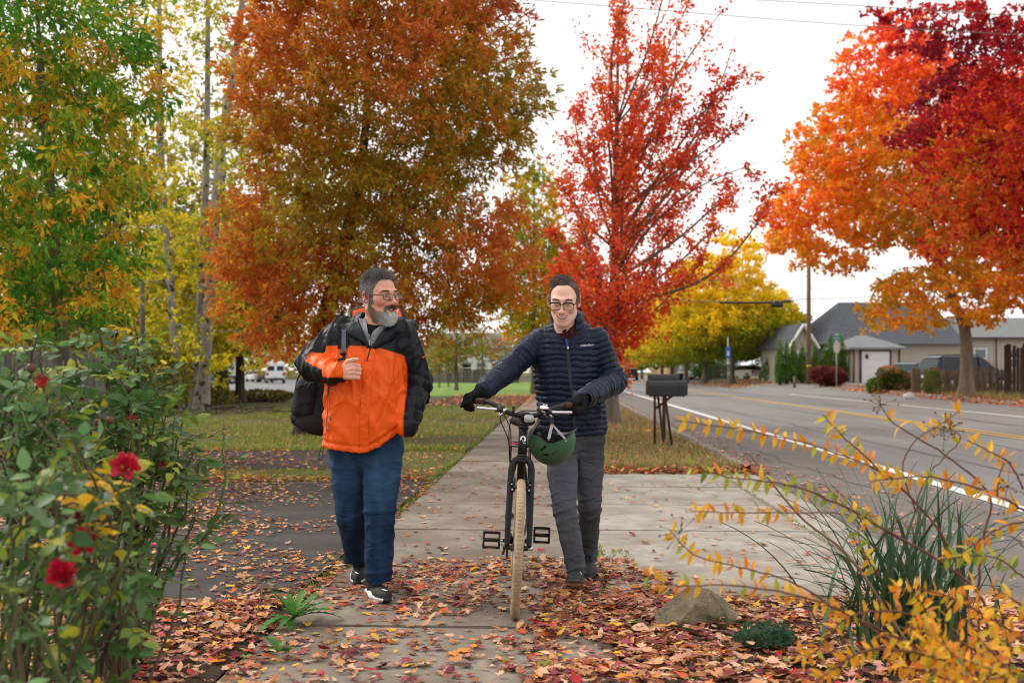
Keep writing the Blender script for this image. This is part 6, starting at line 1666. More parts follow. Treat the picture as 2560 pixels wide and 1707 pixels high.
        return np.vstack([V, V + np.array([0, 0.012, 0])]), np.vstack([F1, F1[:, ::-1] + len(V)])
    jp = part('jumper_collar', flap(base_fn, [(904, 758), (916, 788), (926, 820), (933, 850)], [(888, 766), (902, 803), (918, 836), (930, 868)], 0.008, 0.006), M_gr, t)
    part('jumper_collar', flap(base_fn, [(934, 850), (941, 832), (953, 820), (964, 810)], [(938, 868), (952, 846), (968, 824), (978, 808)], 0.008, 0.006), M_gr, t)
    part('jumper_zip', ribbon(base_fn, [(X(933), Z(838)), (X(934), Z(866))], 0.008, 0.022, start=YT - 0.5, across=3, n=8), mat('steel_zip', (0.3, 0.3, 0.32), 0.4, 0.5, 0.8), jp)
    M_blk = mat('jacket_black')
    part('collar', flap(base_fn, [(886, 774), (902, 806), (918, 836), (934, 866)], [(854, 786), (857, 818), (890, 842), (928, 868)], 0.014, 0.016), M_blk, jk)
    part('collar', flap(base_fn, [(942, 868), (955, 842), (972, 820), (990, 798)], [(949, 874), (985, 849), (1015, 830), (1019, 806)], 0.014, 0.016), M_blk, jk)
    # ---- jeans
    def jeans(p):
        d = sd_ell(p, P(914, 1105, 5.77), (0.200, 0.150, 0.16))
        legs = []
        for hp_, kn, an, sd in ((hipR, knR, anR, 0.3), (hipL, knL, anL, 1.7)):
            mid = (hp_ + kn) / 2
            e = polychain(p, [hp_, mid, kn, (kn + an) / 2, an], [0.111, 0.103, 0.084, 0.077, 0.072], 0.010)
            tk = seg_param(p, kn, an); th = seg_param(p, hp_, kn); kw = np.exp(-(seg_raw(p, kn, an) / 0.22) ** 2); hw_ = np.exp(-((seg_raw(p, hp_, kn) - 0.12) / 0.25) ** 2); aw = sm(0.68, 0.95, tk)
            e = e - 0.009 * (0.5 + 0.5 * np.sin(seg_raw(p, kn, an) * 34 + 3.0 * wob(p, 12.0, sd) + 16 * p[:, 0])) ** 4 * (0.10 + aw + 0.55 * kw)
            e = e - 0.008 * (0.5 + 0.5 * np.sin(seg_raw(p, hp_, kn) * 26 + 3.0 * wob(p, 10.0, sd + 1) - 22 * p[:, 0])) ** 4 * (0.15 + 0.8 * hw_)
            e = smax(e, (an[2] - (0.008 if sd < 1 else -0.022)) - p[:, 2] + 0.006 * np.sin(p[:, 0] * 70), 0.008)
            legs.append(e)
        dl = smin(legs[0], legs[1], 0.018)
        d = smin(d, dl, 0.05)
        return smax(d, p[:, 2] - Z(1080) - (0.08 if False else 0.0), 0.01) - 0.006 * (1 - np.abs(wob(p @ np.array([[20, 4, 12], [4, 16, 3], [-10, 3, 17.0]]).T, 1.0, 3.0))) ** 3.5
    lo, hi = bounds([hipR, hipL, knR, knL, anR, anL], 0.14); lo[0] -= 0.05; hi[0] += 0.05; hi[2] = Z(1068); lo[2] = 0.02
    V, Q = surface(jeans, lo, hi, 0.006, 5)
    fade = np.clip(0.5 + 0.5 * wob(V, 7.0, 0.5), 0, 1) * sm(0.25, 0.75, V[:, 2]) * 0.55 + 0.5 * np.clip(wob(V @ np.diag([60, 30, 14.0]), 1.0, 2.0), 0, 1)
    thigh = np.exp(-((V[:, 2] - 0.66) / 0.16) ** 2) * 0.5
    c = np.array((0.0075, 0.0235, 0.056)) * (1 + (1.3 * fade + thigh)[:, None] * np.array((2.0, 1.4, 1.0)))
    part('jeans', (V, Q), mat('denim', attr=True, rough=0.9, spec=0.15, bump=0.5, bscale=520, bdist=0.002, var=0.22, vscale=120, stretch=(2.5, 2.5, 0.6), crease=(7.0, 0.8, 0.04, (0.8, 0.8, 1.6))), t, True, c)
    # ---- shoes
    g1 = P(972, 1512, 5.335); g1[2] = 0.006
    hl = P(926, 1490, 5.60); hl[2] = 0.004
    make_shoe(t, g1, hl, heelc=(0.42, 0.02, 0.03))
    g2 = P(892, 1463, 5.80); g2[2] = 0.004; h2 = anR + np.array([0.012, 0.06, 0]); h2[2] = 0.035
    make_shoe(t, g2, h2, heelc=(0.42, 0.02, 0.03))
    return t, jacket, X, Z
man_a, jacket_a, XA, ZA = man_orange()

def backpack():
    c = P(812, 985, 5.98)
    b = thing('backpack', 'black backpack hanging from one shoulder of the man in orange', 'backpack', c - np.array([0, 0, 0.2]))
    Rb = roty(R(9)) @ rotz(R(-18)); loc = lambda p: (p - c) @ Rb
    def fn(p):
        q = loc(p); q2 = q.copy(); q2[:, 0] *= 1 + 0.25 * np.clip(q[:, 2] / 0.25, -1, 1); q2[:, 1] *= 1 + 0.1 * np.clip(q[:, 2] / 0.25, -1, 1)
        d = sd_box(q2, (0, 0, 0), (0.150, 0.095, 0.225), 0.075)
        d = d - 0.006 * (1 - np.abs(wob(q, 17.0, 1.1))) ** 2.5
        return d + 0.006 * np.exp(-((q[:, 1] - 0.01) / 0.006) ** 2)
    V, Q = surface(fn, c - 0.30, c + 0.30, 0.007, 5)
    M_bp = mat('pack_nylon', (0.008, 0.008, 0.009), 0.7, 0.25, bump=0.5, bscale=220, bdist=0.003, crease=(9.0, 0.9, 0.04, (1, 1, 1)))
    part('bag', (V, Q), M_bp, b)
    def fn2(p):
        q = loc(p); d = sd_box(q, (-0.075, -0.035, -0.045), (0.088, 0.085, 0.125), 0.06)
        return d - 0.005 * (1 - np.abs(wob(q, 21.0, 0.3))) ** 2
    V, Q = surface(fn2, c - 0.30, c + 0.30, 0.005, 5); part('side_pocket', (V, Q), M_bp, b)
    def fn3(p):
        q = loc(p); return sd_ell(q, (-0.01, -0.02, -0.175), (0.152, 0.105, 0.075))
    V, Q = surface(fn3, c - 0.32, c + 0.30, 0.006, 5); part('base_panel', (V, Q), mat('pack_base', (0.02, 0.018, 0.017), 0.85, 0.2, bump=0.4, bscale=300), b)
    zp = [Rb @ np.array(q) + c for q in [(-0.165, -0.055, -0.13), (-0.168, -0.06, 0.0), (-0.150, -0.075, 0.085), (-0.11, -0.09, 0.13)]]
    part('zipper', tube(spline(zp, 16), 0.005, 6), mat('dark_zip'), b)
    pz = lambda px, py: (XA(px), ZA(py))
    st = ribbon(jacket_a, [pz(852, 779), pz(858, 800), pz(863, 835), pz(867, 872)], 0.064, 0.010, start=5.1, across=7, n=30)
    part('shoulder_strap', st, mat('pack_strap', (0.016, 0.016, 0.018), 0.85, 0.2, bump=0.5, bscale=260), b)
    wb = ribbon(jacket_a, [pz(866, 822), pz(868, 850), pz(870, 884)], 0.026, 0.015, start=5.1, across=4, n=20)
    part('webbing', wb, mat('grey_webbing', (0.10, 0.115, 0.14), 0.8, 0.2, bump=0.5, bscale=400), b)
    p0 = trace(jacket_a, np.array([[XA(869), 5.1, ZA(884)]]), (0, 1, 0), 60, 0.018)[0]
    part('buckle', box(p0, (0.034, 0.012, 0.022), bev=0.003), mat('black_plastic', (0.015, 0.015, 0.016), 0.4, 0.4), b)
    low = ribbon(jacket_a, [pz(870, 886), pz(871, 895), pz(872, 903)], 0.020, 0.012, start=5.1, across=3, n=20)
    part('strap_tail', low, mat('pack_strap'), b)
    # the strap goes over the shoulder to the bag
    back = spline([trace(jacket_a, np.array([[XA(853), 5.1, ZA(786)]]), (0, 1, 0), 60, 0.010)[0], P(851, 792, 5.79), P(844, 812, 5.88), P(826, 880, 5.98)], 16)
    part('shoulder_strap', tube(back, 0.03, 8, ell=0.2, up=(1, 0, 0)), mat('pack_strap'), b)
backpack()
# ------------------------------------------------------------------ the man in the navy jacket
def man_navy():
    r = np.random.default_rng(15)
    base = P(1440, 1460, 5.85); base[2] = 0
    t = thing('person', 'smiling man in a quilted navy jacket and grey trousers wheeling the bicycle', 'person', base)
    YT = 6.02
    shR, shL = P(1346, 848, 6.02), P(1496, 845, 6.02)
    elR, WR = P(1268, 925, 5.86), np.array([-0.164, 5.527, 1.142])
    elL, WL = P(1535, 955, 6.00), np.array([0.397, 5.527, 1.100])
    wrR = WR + unit(elR - WR) * 0.035; wrL = WL + unit(elL - WL) * 0.035
    hipR, hipL = P(1402, 1105, 6.00), P(1470, 1103, 6.04)
    knR, anR = P(1411, 1268, 5.80), P(1441, 1422, 5.74)
    knL, anL = P(1474, 1264, 6.00), P(1470, 1392, 6.16)
    # ---- head, looking down
    H = Head(P(1410, 752, 5.88), rotz(R(-9)) @ rotx(R(17)) @ roty(R(2)), 1.16, 0.97, 0.86, 1.2, 0.8, lid=0.9, nose=1.02)
    V, Q = H.mesh()
    base_c, red, lips = srgb(234, 186, 164), srgb(222, 146, 126), srgb(206, 130, 118)
    c = skin_cols(V, base_c, red, lips, H.w, 1.2, 0.8)
    def hairmask(q):
        x, y, z = np.abs(q[:, 0]), q[:, 1], q[:, 2]
        top = (z > 0.090 + 0.10 * np.clip(-y - 0.055, 0, 1)) & (y > -0.082)
        side = (y > -0.046 + (0.090 - z) * 0.34) & (z > 0.018) & (z <= 0.095)
        burn = (y > -0.028) & (y < -0.006) & (z > -0.012) & (z <= 0.02) & (x > 0.05)
        nape = (y > 0.044) & (z > -0.07) & (z <= 0.02)
        return (top | side | burn | nape) & ~((x > 0.079 * H.w) & (z < 0.03))
    c[hairmask(V)] = (0.085, 0.062, 0.048)
    def inner(p):
        d = sd_ell(p, P(1425, 970, YT), (0.13, 0.085, 0.28))
        for ch, rd in (([shR, elR, wrR], [0.045, 0.036, 0.026]), ([shL, elL, wrL], [0.045, 0.036, 0.026]), ([hipR, knR, anR, anR + (0, -0.08, -0.05)], [0.065, 0.045, 0.032, 0.03]), ([hipL, knL, anL, anL + (0, -0.08, -0.07)], [0.065, 0.045, 0.032, 0.03])):
            d = smin(d, polychain(p, ch, rd), 0.03)
        d = smin(d, sd_caps(p, H.to_world([[0, 0.03, -0.12]])[0], P(1420, 860, YT), 0.052, 0.065), 0.04)
        return smin(d, sd_caps(p, hipR, hipL, 0.08), 0.04)
    lo3, hi3 = bounds([shR, shL, elR, elL, anR, anL, wrR], 0.12)
    V3, Q3 = surface(inner, lo3, hi3, 0.012, 4)
    Vj, Fj = joinVF([(H.to_world(V), Q), (V3, Q3)])
    part('body', (Vj, Fj), M_skin, t, True, np.vstack([c, np.repeat(np.array(base_c)[None], len(V3), 0)]))
    eyes(H, t, (0.07, 0.05, 0.035), (-0.1, 0, -0.45)); teeth(H, t)
    q = pick_pts(V, Q, hairmask, 10000, r); nr = H.normal(q)
    topf = sm(0.062, 0.096, q[:, 2]); part_side = np.clip(q[:, 0] / 0.05, -1, 1)
    L = 0.005 + 0.026 * topf * r.uniform(0.7, 1.1, len(q))
    comb = (np.array([-2.0, 1.1, 0.25]) * topf[:, None] + np.array([0, 0.5, -0.7]) * (1 - topf)[:, None]) + r.normal(0, 0.13, (len(q), 3))
    g = np.clip(r.normal(0.065, 0.022, len(q)) + 0.03 * (1 - topf), 0.015, 0.2)
    VF1, C1 = blades_on(H, q, nr, L, 0.0011, comb, np.stack([g * 1.7, g * 1.2, g * 0.88], 1), r, curve=0.7)
    part('hair', (H.to_world(VF1[0]), VF1[1]), M_hair, t, False, C1)
    def brow(q): return (np.abs(q[:, 2] - 0.0225 - 0.12 * (0.03 - np.abs(np.abs(q[:, 0]) - 0.028))) < 0.0026) & (np.abs(q[:, 0]) > 0.013) & (np.abs(q[:, 0]) < 0.047) & (q[:, 1] < -0.05)
    q = pick_pts(V, Q, brow, 420, r); nr = H.normal(q); sx = np.sign(q[:, 0])[:, None]
    VF1, C1 = blades_on(H, q, nr, np.full(len(q), 0.007), 0.0008, np.array([1.2, 0, 0.3]) * np.hstack([sx, np.ones_like(sx), np.ones_like(sx)]), np.repeat(np.array([[0.13, 0.085, 0.06]]), len(q), 0), r)
    part('eyebrows', (H.to_world(VF1[0]), VF1[1]), M_hair, t, False, C1)
    glasses(H, t, M_black_metal, 0.0255, 0.0180, 0.0010, drop=-0.004, front=-0.113, browline=True)
    # ---- quilted jacket
    X = lambda px: (px - 1280) * YT / F
    Z = lambda py: HC - (py - HZ) * YT / F
    secs = [(Z(1100), X(1433), YT + 0.01, 0.198, 0.128), (Z(1075), X(1433), YT + 0.01, 0.202, 0.130), (Z(1010), X(1428), YT, 0.198, 0.132), (Z(940), X(1418), YT, 0.196, 0.134), (Z(885), X(1415), YT, 0.200, 0.132),
            (Z(850), X(1418), YT + 0.01, 0.196, 0.120), (Z(830), X(1420), YT + 0.02, 0.176, 0.105), (Z(815), X(1420), YT + 0.02, 0.130, 0.092), (Z(800), X(1420), YT + 0.02, 0.090, 0.080)]
    def torso(p): return loft_sdf(p, secs, 2.3)
    def arms(p): return (polychain(p, [shR + (0.01, 0, -0.012), elR, wrR], [0.072, 0.062, 0.046], 0.03), polychain(p, [shL + (-0.01, 0, -0.012), elL, wrL], [0.072, 0.062, 0.048], 0.03))
    la, lb = np.linalg.norm(elR - shR), np.linalg.norm(wrR - elR)
    def quilt(s, pitch=0.0345): return np.abs(np.sin(np.pi * s / pitch)) ** 0.55
    def jacket(p):
        tt = torso(p); a, b = arms(p)
        w = 0.006 * wob(p, 22.0, 1.0)
        qt = quilt(p[:, 2] + w + 0.006 * wob(p, 60.0, 2.0))
        def along(sh, el, wr):
            d1 = sd_caps(p, sh, el, 0.07, 0.062); d2 = sd_caps(p, el, wr, 0.062, 0.046)
            L1 = np.linalg.norm(el - sh)
            s1 = ((p - sh) @ unit(el - sh)); s2 = L1 + ((p - el) @ unit(wr - el))
            k = sm(-0.02, 0.02, d1 - d2)
            return s1 * (1 - k) + s2 * k
        qa, qb = quilt(along(shR, elR, wrR) + w), quilt(along(shL, elL, wrL) + w)
        pk = 0.0042 * wob(p @ np.diag([75, 60, 28.0]), 1.0, 0.3)
        tt = tt - 0.0095 * qt - pk; a = a - 0.0095 * qa - pk - 0.006 * (1 - np.abs(wob(p, 16.0, 2.0))) ** 3; b = b - 0.0095 * qb - pk - 0.006 * (1 - np.abs(wob(p, 16.0, 4.0))) ** 3
        # armhole seams
        d = smin(tt, a, 0.012); d = smin(d, b, 0.012)
        d = smax(d, Z(1086) - 0.010 * np.cos((p[:, 0] - X(1430)) * 9) - p[:, 2], 0.02) if True else d
        d = smax(d, -sd_ell(p, (X(1414), YT - 0.07, Z(806)), (0.055, 0.11, 0.066)), 0.012)
        return d
    lo, hi = bounds([shR, shL, elR, elL, wrR, wrL, P(1430, 1100, YT)], 0.10)
    lo[1] = 5.50; hi[1] = YT + 0.20; hi[2] = Z(788)
    V, Q = surface(jacket, lo, hi, 0.0045, 6)
    navy = np.array((0.0075, 0.0125, 0.034))
    cc = navy * (1 + 0.25 * wob(V, 30.0, 0.4)[:, None])
    M_q = mat('quilted_nylon', attr=True, rough=0.45, spec=0.22, bump=0.5, bscale=75, bdist=0.006, crease=(16.0, 0.8, 0.02, (1.4, 1, 0.6)))
    jk = part('jacket', (V, Q), M_q, t, True, cc)
    # stand-up collar, open at the front
    cx, cy = X(1418), YT + 0.005
    def collar(phi, v):
        fr = (0.5 + 0.5 * math.cos(phi)) ** 2.5
        zb = Z(818) - 0.045 * fr; zt = Z(775) - 0.058 * fr
        u = v if v <= 1 else 2 - v
        rr = (0.088 + 0.016 * fr + 0.006 * abs(math.sin(u * 6.3)) if v <= 1 else 0.074 + 0.014 * fr) + 0.006 * u + 0.010 * fr * u
        return (cx + math.sin(phi) * rr, cy - math.cos(phi) * rr * 0.95 - 0.02 * fr, zb + (zt - zb) * u + 0.004 * math.sin(phi * 6))
    V, Fc = gridmesh(collar, np.linspace(R(24), R(322), 56), np.concatenate([np.linspace(0, 1, 14), np.linspace(1.05, 2, 8)]))
    part('collar', (V, Fc), M_q, jk, True, np.repeat(navy[None], len(V), 0))
    pz = lambda px, py: (X(px), Z(py))
    M_zip = mat('grey_zip_tape', (0.035, 0.04, 0.052), 0.7, 0.2, bump=0.4, bscale=500)
    part('front_zip', ribbon(jacket, [pz(1414, 848), pz(1418, 900), pz(1424, 960), pz(1430, 1010), pz(1435, 1084)], 0.021, 0.003, start=5.4, across=4, n=60), M_zip, jk)
    pl = ribbon(jacket, [pz(1413, 850), pz(1416, 872)], 0.008, 0.010, start=5.4, across=3, n=8)
    part('zip_pull', pl, mat('blue_pull', (0.02, 0.08, 0.30), 0.5), jk)
    part('zip_pull', ribbon(jacket, [pz(1416.5, 868), pz(1417, 874)], 0.010, 0.011, start=5.4, across=3, n=5), mat('silver_pull', (0.5, 0.52, 0.55), 0.4, 0.5, 0.5), jk)
    part('pocket_zip', ribbon(jacket, [pz(1350, 985), pz(1349, 1012)], 0.006, 0.005, start=5.4, across=3, n=8), mat('blue_pull'), jk)
    LV, LF = txt_mesh('Eddie Bauer', 0.0185, 0.45)
    LV = np.stack([LV[:, 0] * 0.93 + X(1464), np.full(len(LV), 5.4), LV[:, 1] + Z(864) + LV[:, 0] * 0.08], 1)
    part('lettering', (trace(jacket, LV, (0, 1, 0), 60, 0.004), LF), mat('white_thread', (0.70, 0.70, 0.70), 0.6), jk, False)
    # dark red shirt in the neck
    fn = lambda p: smax(sd_ell(p, (X(1418), YT - 0.005, Z(838)), (0.104, 0.112, 0.088)), p[:, 2] - Z(806) , 0.008)
    V, Q = surface(fn, (X(1418) - 0.12, YT - 0.13, Z(838) - 0.1), (X(1418) + 0.12, YT + 0.12, Z(838) + 0.1), 0.005, 4)
    part('shirt', (V, Q), mat('maroon_shirt', (0.05, 0.012, 0.018), 0.85, 0.15, var=0.3, vscale=90), t)
    for s_ in (-1, 1):
        a0 = np.array([X(1418) + s_ * 0.058, YT - 0.085, Z(803)]); b0 = np.array([X(1416) + s_ * 0.022, YT - 0.128, Z(840)]); c0 = np.array([X(1416) + s_ * 0.004, YT - 0.124, Z(826)])
        Vt = np.array([a0, b0, c0, a0 + (0, 0.01, -0.012)]); part('shirt_collar', (Vt, [(0, 1, 2), (0, 3, 1)]), mat('maroon_shirt'), t, False)
    # ---- gloves closed round the grips
    M_gl = mat('black_knit', (0.010, 0.010, 0.011), 0.95, 0.1, bump=0.6, bscale=500, bdist=0.003)
    for W, el, d, n_, ts, cv, th in ((WR, elR, (-0.80, -0.55, -0.22), (-0.20, 0.0, 0.97), 1, [(0.95, 1.0, 0.7), (0.95, 1.0, 0.65), (0.9, 0.95, 0.6), (0.7, 0.9, 0.5)], (0.5, 0.7, -0.5)),
                                     (WL, elL, (-0.75, -0.60, -0.15), (0.0, -0.1, 0.97), -1, [(1.0, 1.2, 0.8)] * 4, (0.6, 0.6, -0.5))):
        pr = hand_prims(W, d, n_, ts, cv, 1.12, 0.1, th, 0.4)
        lo, hi = bounds([q[0] for q in pr] + [q[1] for q in pr], 0.05)
        ax = unit(W - el); lo = np.minimum(lo, W - ax * 0.08 - 0.06); hi = np.maximum(hi, W - ax * 0.08 + 0.06)
        fn = lambda p: smin(hand_sdf(p, pr, 0.007), sd_caps(p, W - ax * 0.075, W + unit(d) * 0.02, 0.041, 0.033), 0.02) - 0.0015 * np.sin((p - W) @ ax * 900) * (((p - W) @ ax) < 0.0)
        V, Q = surface(fn, lo, hi, 0.0036, 4)
        part('glove', (V, Q), M_gl, t)
    # ---- trousers
    def trousers(p):
        d = sd_ell(p, P(1434, 1088, 6.03), (0.178, 0.125, 0.13))
        legs = []
        for hp_, kn, an, sd in ((hipR, knR, anR, 0.3), (hipL, knL, anL, 1.7)):
            mid = (hp_ + kn) / 2
            e = polychain(p, [hp_, mid, kn, (kn + an) / 2, an], [0.095, 0.087, 0.066, 0.061, 0.053], 0.010)
            tk = seg_param(p, kn, an); th = seg_param(p, hp_, kn); kw = np.exp(-(seg_raw(p, kn, an) / 0.22) ** 2); hw_ = np.exp(-((seg_raw(p, hp_, kn) - 0.12) / 0.25) ** 2); aw = sm(0.68, 0.95, tk)
            e = e - 0.009 * (0.5 + 0.5 * np.sin(seg_raw(p, kn, an) * 34 + 3.0 * wob(p, 12.0, sd) + 18 * p[:, 0])) ** 4 * (0.08 + 0.9 * aw + 0.8 * kw)
            e = e - 0.008 * (0.5 + 0.5 * np.sin(seg_raw(p, hp_, kn) * 30 + 3.0 * wob(p, 11.0, sd + 1) - 22 * p[:, 0])) ** 4 * (0.12 + 0.9 * hw_)
            e = smax(e, (an[2] - 0.022) - p[:, 2], 0.006); legs.append(e)
        dl = smin(legs[0], legs[1], 0.015); d = smin(d, dl, 0.045)
        return smax(d, p[:, 2] - Z(1058), 0.01) - 0.004 * (1 - np.abs(wob(p @ np.array([[22, 4, 14], [4, 18, 3], [-12, 3, 19.0]]).T, 1.0, 3.6))) ** 3.5
    lo, hi = bounds([hipR, hipL, knR, knL, anR, anL], 0.13); lo[0] -= 0.04; hi[0] += 0.06; hi[2] = Z(1050); lo[2] = 0.02
    V, Q = surface(trousers, lo, hi, 0.0056, 5)
    c = np.array((0.066, 0.070, 0.082)) * (1 + 0.35 * np.clip(wob(V, 8.0, 0.7), -0.6, 1)[:, None] + 0.25 * np.clip(wob(V @ np.diag([50, 30, 15.0]), 1.0, 1.0), 0, 1)[:, None])
    part('trousers', (V, Q), mat('grey_twill', attr=True, rough=0.9, spec=0.15, bump=0.5, bscale=520, bdist=0.002, var=0.15, vscale=120, stretch=(2.5, 2.5, 0.6), crease=(8.0, 0.9, 0.04, (0.8, 0.8, 1.7))), t, True, c)
    part('sock', tube([anR + (0, 0, -0.05), anR + (0, 0, 0.02)], [0.036, 0.038], 12), mat('blue_sock', (0.02, 0.07, 0.22), 0.9, 0.1), t)
    # ---- shoes: front one toe-up on its heel
    hl = anR + np.array([0.004, 0.05, 0]); hl[2] = 0.012; toe = P(1434, 1462, 5.50); toe[2] = 0.075
    make_shoe(t, toe, hl, upc=(0.026, 0.023, 0.026), solec=(0.05, 0.045, 0.042), tipdark=False, mark=False, under=(0.36, 0.23, 0.13), heelc=(0.6, 0.6, 0.58))
    t2 = P(1470, 1455, 5.90); t2[2] = 0.004; h2 = anL + np.array([0.0, 0.05, 0]); h2[2] = 0.05
    make_shoe(t, t2, h2, upc=(0.016, 0.015, 0.018), solec=(0.020, 0.019, 0.02), tipdark=False, mark=False)
    return t, jacket
man_b, jacket_b = man_navy()
# ================================================================== bicycle and helmet
def bicycle():
    C = P(1286, 1541, 5.09); C[2] = 0
    b = thing('bicycle', 'black city bicycle with cream tyres wheeled by the man in navy', 'bicycle', C)
    Rl = roty(R(2.9))
    Wd = lambda q: np.asarray(q, float).reshape(-1, 3) @ Rl.T + C
    def pt(name, VF, m, parent=b, smooth=True): return part(name, (Wd(VF[0]), VF[1]), m, parent, smooth)
    M_bk = mat('bike_paint', (0.008, 0.009, 0.011), 0.42, 0.28, bump=0.05, bscale=200)
    M_bp = mat('black_plastic', (0.015, 0.015, 0.016), 0.4, 0.4)
    M_rub = mat('black_rubber', (0.013, 0.013, 0.013), 0.75, 0.25)
    M_al = mat('polished_alloy', (0.62, 0.62, 0.62), 0.22, 0.5, 0.9)
    M_ty = mat('cream_tyre', (0.43, 0.325, 0.21), 0.85, 0.2, var=0.22, vscale=25, bump=0.9, bscale=230, bdist=0.004, var2=(6, 0.55, 0.75, (0.33, 0.24, 0.15)))
    ax = roty(R(90))
    def wheel(v, name):
        c = np.array([0, v, 0.35])
        root = link(bpy.data.objects.new(name, None)); root.parent = b; ORG[root.name] = ORG[b.name]
        rot = roty(R(90))
        pt('tyre', torus(c, 0.3275, 0.0225, rot, 90, 14), M_ty, root)
        # shallow tread blocks along the tyre
        tb = []
        for k in range(110):
            a = 2 * math.pi * k / 110
            for j, off in enumerate((-0.45, 0.0, 0.45)):
                th = off + (0.12 if k % 2 else -0.12); rr = 0.3275 + 0.0228 * math.cos(th); x = 0.0228 * math.sin(th)
                u = np.array([0, math.cos(a), math.sin(a)]); Rm = np.stack([(1, 0, 0), np.cross(u, (1, 0, 0)), u], 1)
                tb.append(box(c + np.array([x, 0, 0]) + u * rr, (0.0060, 0.008, 0.0016), Rm))
        pt('tread', joinVF(tb), M_ty, root, False)
        pt('rim', torus(c, 0.300, 0.011, rot, 64, 8), M_bk, root)
        sp = []
        for k in range(28):
            a = 2 * math.pi * k / 28; s_ = 1 if k % 2 else -1; a2 = a + s_ * 0.5
            sp.append(tube([c + (s_ * 0.026, 0.018 * math.cos(a2), 0.018 * math.sin(a2)), c + (0, 0.295 * math.cos(a), 0.295 * math.sin(a))], 0.0011, 4, cap=False))
        pt('spokes', joinVF(sp), M_al, root)
        pt('hub', lathe([(0.0, -0.05), (0.012, -0.05), (0.014, -0.034), (0.024, -0.030), (0.024, -0.026), (0.013, -0.02), (0.013, 0.02), (0.024, 0.026), (0.024, 0.030), (0.014, 0.034), (0.012, 0.05), (0.0, 0.05)], 16, c, rot), M_bp, root)
        return root
    wheel(0.0, 'front_wheel'); wheel(1.10, 'rear_wheel')
    # fork
    fk = pt('fork', joinVF([tube(spline([(0, 0.105, 0.795), (s * 0.030, 0.102, 0.790), (s * 0.050, 0.095, 0.755), (s * 0.053, 0.085, 0.68), (s * 0.056, 0.03, 0.46), (s * 0.057, 0.0, 0.35)], 26), np.interp(np.linspace(0, 1, 26), [0, .25, .4, .6, .95, 1], [.019, .017, .017, .018, .014, .012]), 12) for s in (-1, 1)]), M_bk)
    pt('fork_crown', lathe([(0, 0.775), (0.028, 0.775), (0.030, 0.79), (0.024, 0.80), (0, 0.80)], 20, (0, 0.105, 0)), M_bk, fk)
    for s in (-1, 1):
        pt('axle_nut', tube([(s * 0.050, 0, 0.35), (s * 0.078, 0, 0.35)], [0.011, 0.009], 8), M_al if s > 0 else M_bp, fk)
        pt('brake_arm', joinVF([box((s * 0.036, 0.060, 0.665), (0.016, 0.022, 0.075), bev=0.004), tube([(s * 0.036, 0.04, 0.655), (s * 0.022, 0.03, 0.655)], 0.007, 6)]), M_bp, fk)
        pt('bolt', tube([(s * 0.042, 0.062, 0.640), (s * 0.042, 0.045, 0.640)], 0.006, 8), M_al, fk)
        pt('bolt', tube([(s * 0.046, 0.070, 0.668), (s * 0.046, 0.052, 0.668)], 0.004, 8), M_al, fk)
    ht0, ht1 = np.array([0, 0.108, 0.805]), np.array([0, 0.168, 0.965])
    fr = pt('frame', joinVF([tube([ht0, ht1], 0.0235, 16), tube(spline([ht0 + (0, 0.01, 0.03), (0, 0.33, 0.50), (0, 0.58, 0.29)], 14), 0.021, 12), tube(spline([ht1 - (0, -0.01, 0.05), (0, 0.42, 0.72), (0, 0.70, 0.56)], 14), 0.017, 12),
                             tube([(0, 0.58, 0.29), (0, 0.80, 0.86)], 0.017, 12)] +
                            [tube(spline([(s * 0.025, 0.60, 0.29), (s * 0.055, 0.85, 0.32), (s * 0.066, 1.10, 0.35)], 8), 0.009, 8) for s in (-1, 1)] +
                            [tube(spline([(s * 0.015, 0.76, 0.76), (s * 0.05, 0.92, 0.56), (s * 0.066, 1.10, 0.35)], 8), 0.008, 8) for s in (-1, 1)] + [tube([(-0.04, 0.58, 0.29), (0.04, 0.58, 0.29)], 0.022, 12)]), M_bk)
    hd = ht1 - ht0
    for u in (-0.06, 0.02, 0.93, 1.02): pt('headset_ring', tube([ht0 + hd * (u - 0.02), ht0 + hd * (u + 0.03)], 0.0275, 16), M_bp, fr)
    # mark on the head tube
    pts = []
    cz = 0.54
    ring = [(0.0135 * math.cos(a), 0.0135 * math.sin(a)) for a in np.linspace(R(-60), R(205), 24)]
    inn = [(0.0065 * math.cos(a), 0.0065 * math.sin(a) + 0.001) for a in np.linspace(R(-60), R(205), 24)]
    V = [(x, z) for x, z in ring] + [(x, z) for x, z in inn] + [(-0.006, -0.004), (0.000, -0.006), (0.014, -0.019), (0.005, -0.020)]
    Fm = [(i, i + 1, 24 + i + 1, 24 + i) for i in range(23)] + [(48, 49, 50, 51)]
    ctr = ht0 + hd * cz; up = unit(hd); fw = unit(np.cross((1, 0, 0), up)) ; fw = fw if fw[1] < 0 else -fw
    V3 = np.array([ctr + np.array([1, 0, 0]) * x * 1.15 + up * z * 1.25 + fw * (math.sqrt(max(0.0248 ** 2 - (x * 1.15) ** 2, 1e-6))) for x, z in V])
    pt('mark', (V3, Fm), mat('white_mark', (0.8, 0.8, 0.8), 0.5), fr, False)
    # handlebar
    hb = spline([(-0.318, 0.455, 1.075), (-0.235, 0.33, 1.080), (-0.170, 0.235, 1.072), (-0.105, 0.175, 1.040), (-0.05, 0.160, 1.022), (0, 0.158, 1.020), (0.05, 0.160, 1.022), (0.105, 0.175, 1.040), (0.170, 0.235, 1.072), (0.235, 0.33, 1.080), (0.318, 0.455, 1.075)], 60)
    bar = pt('handlebar', tube(hb, 0.0125, 12), M_bk)
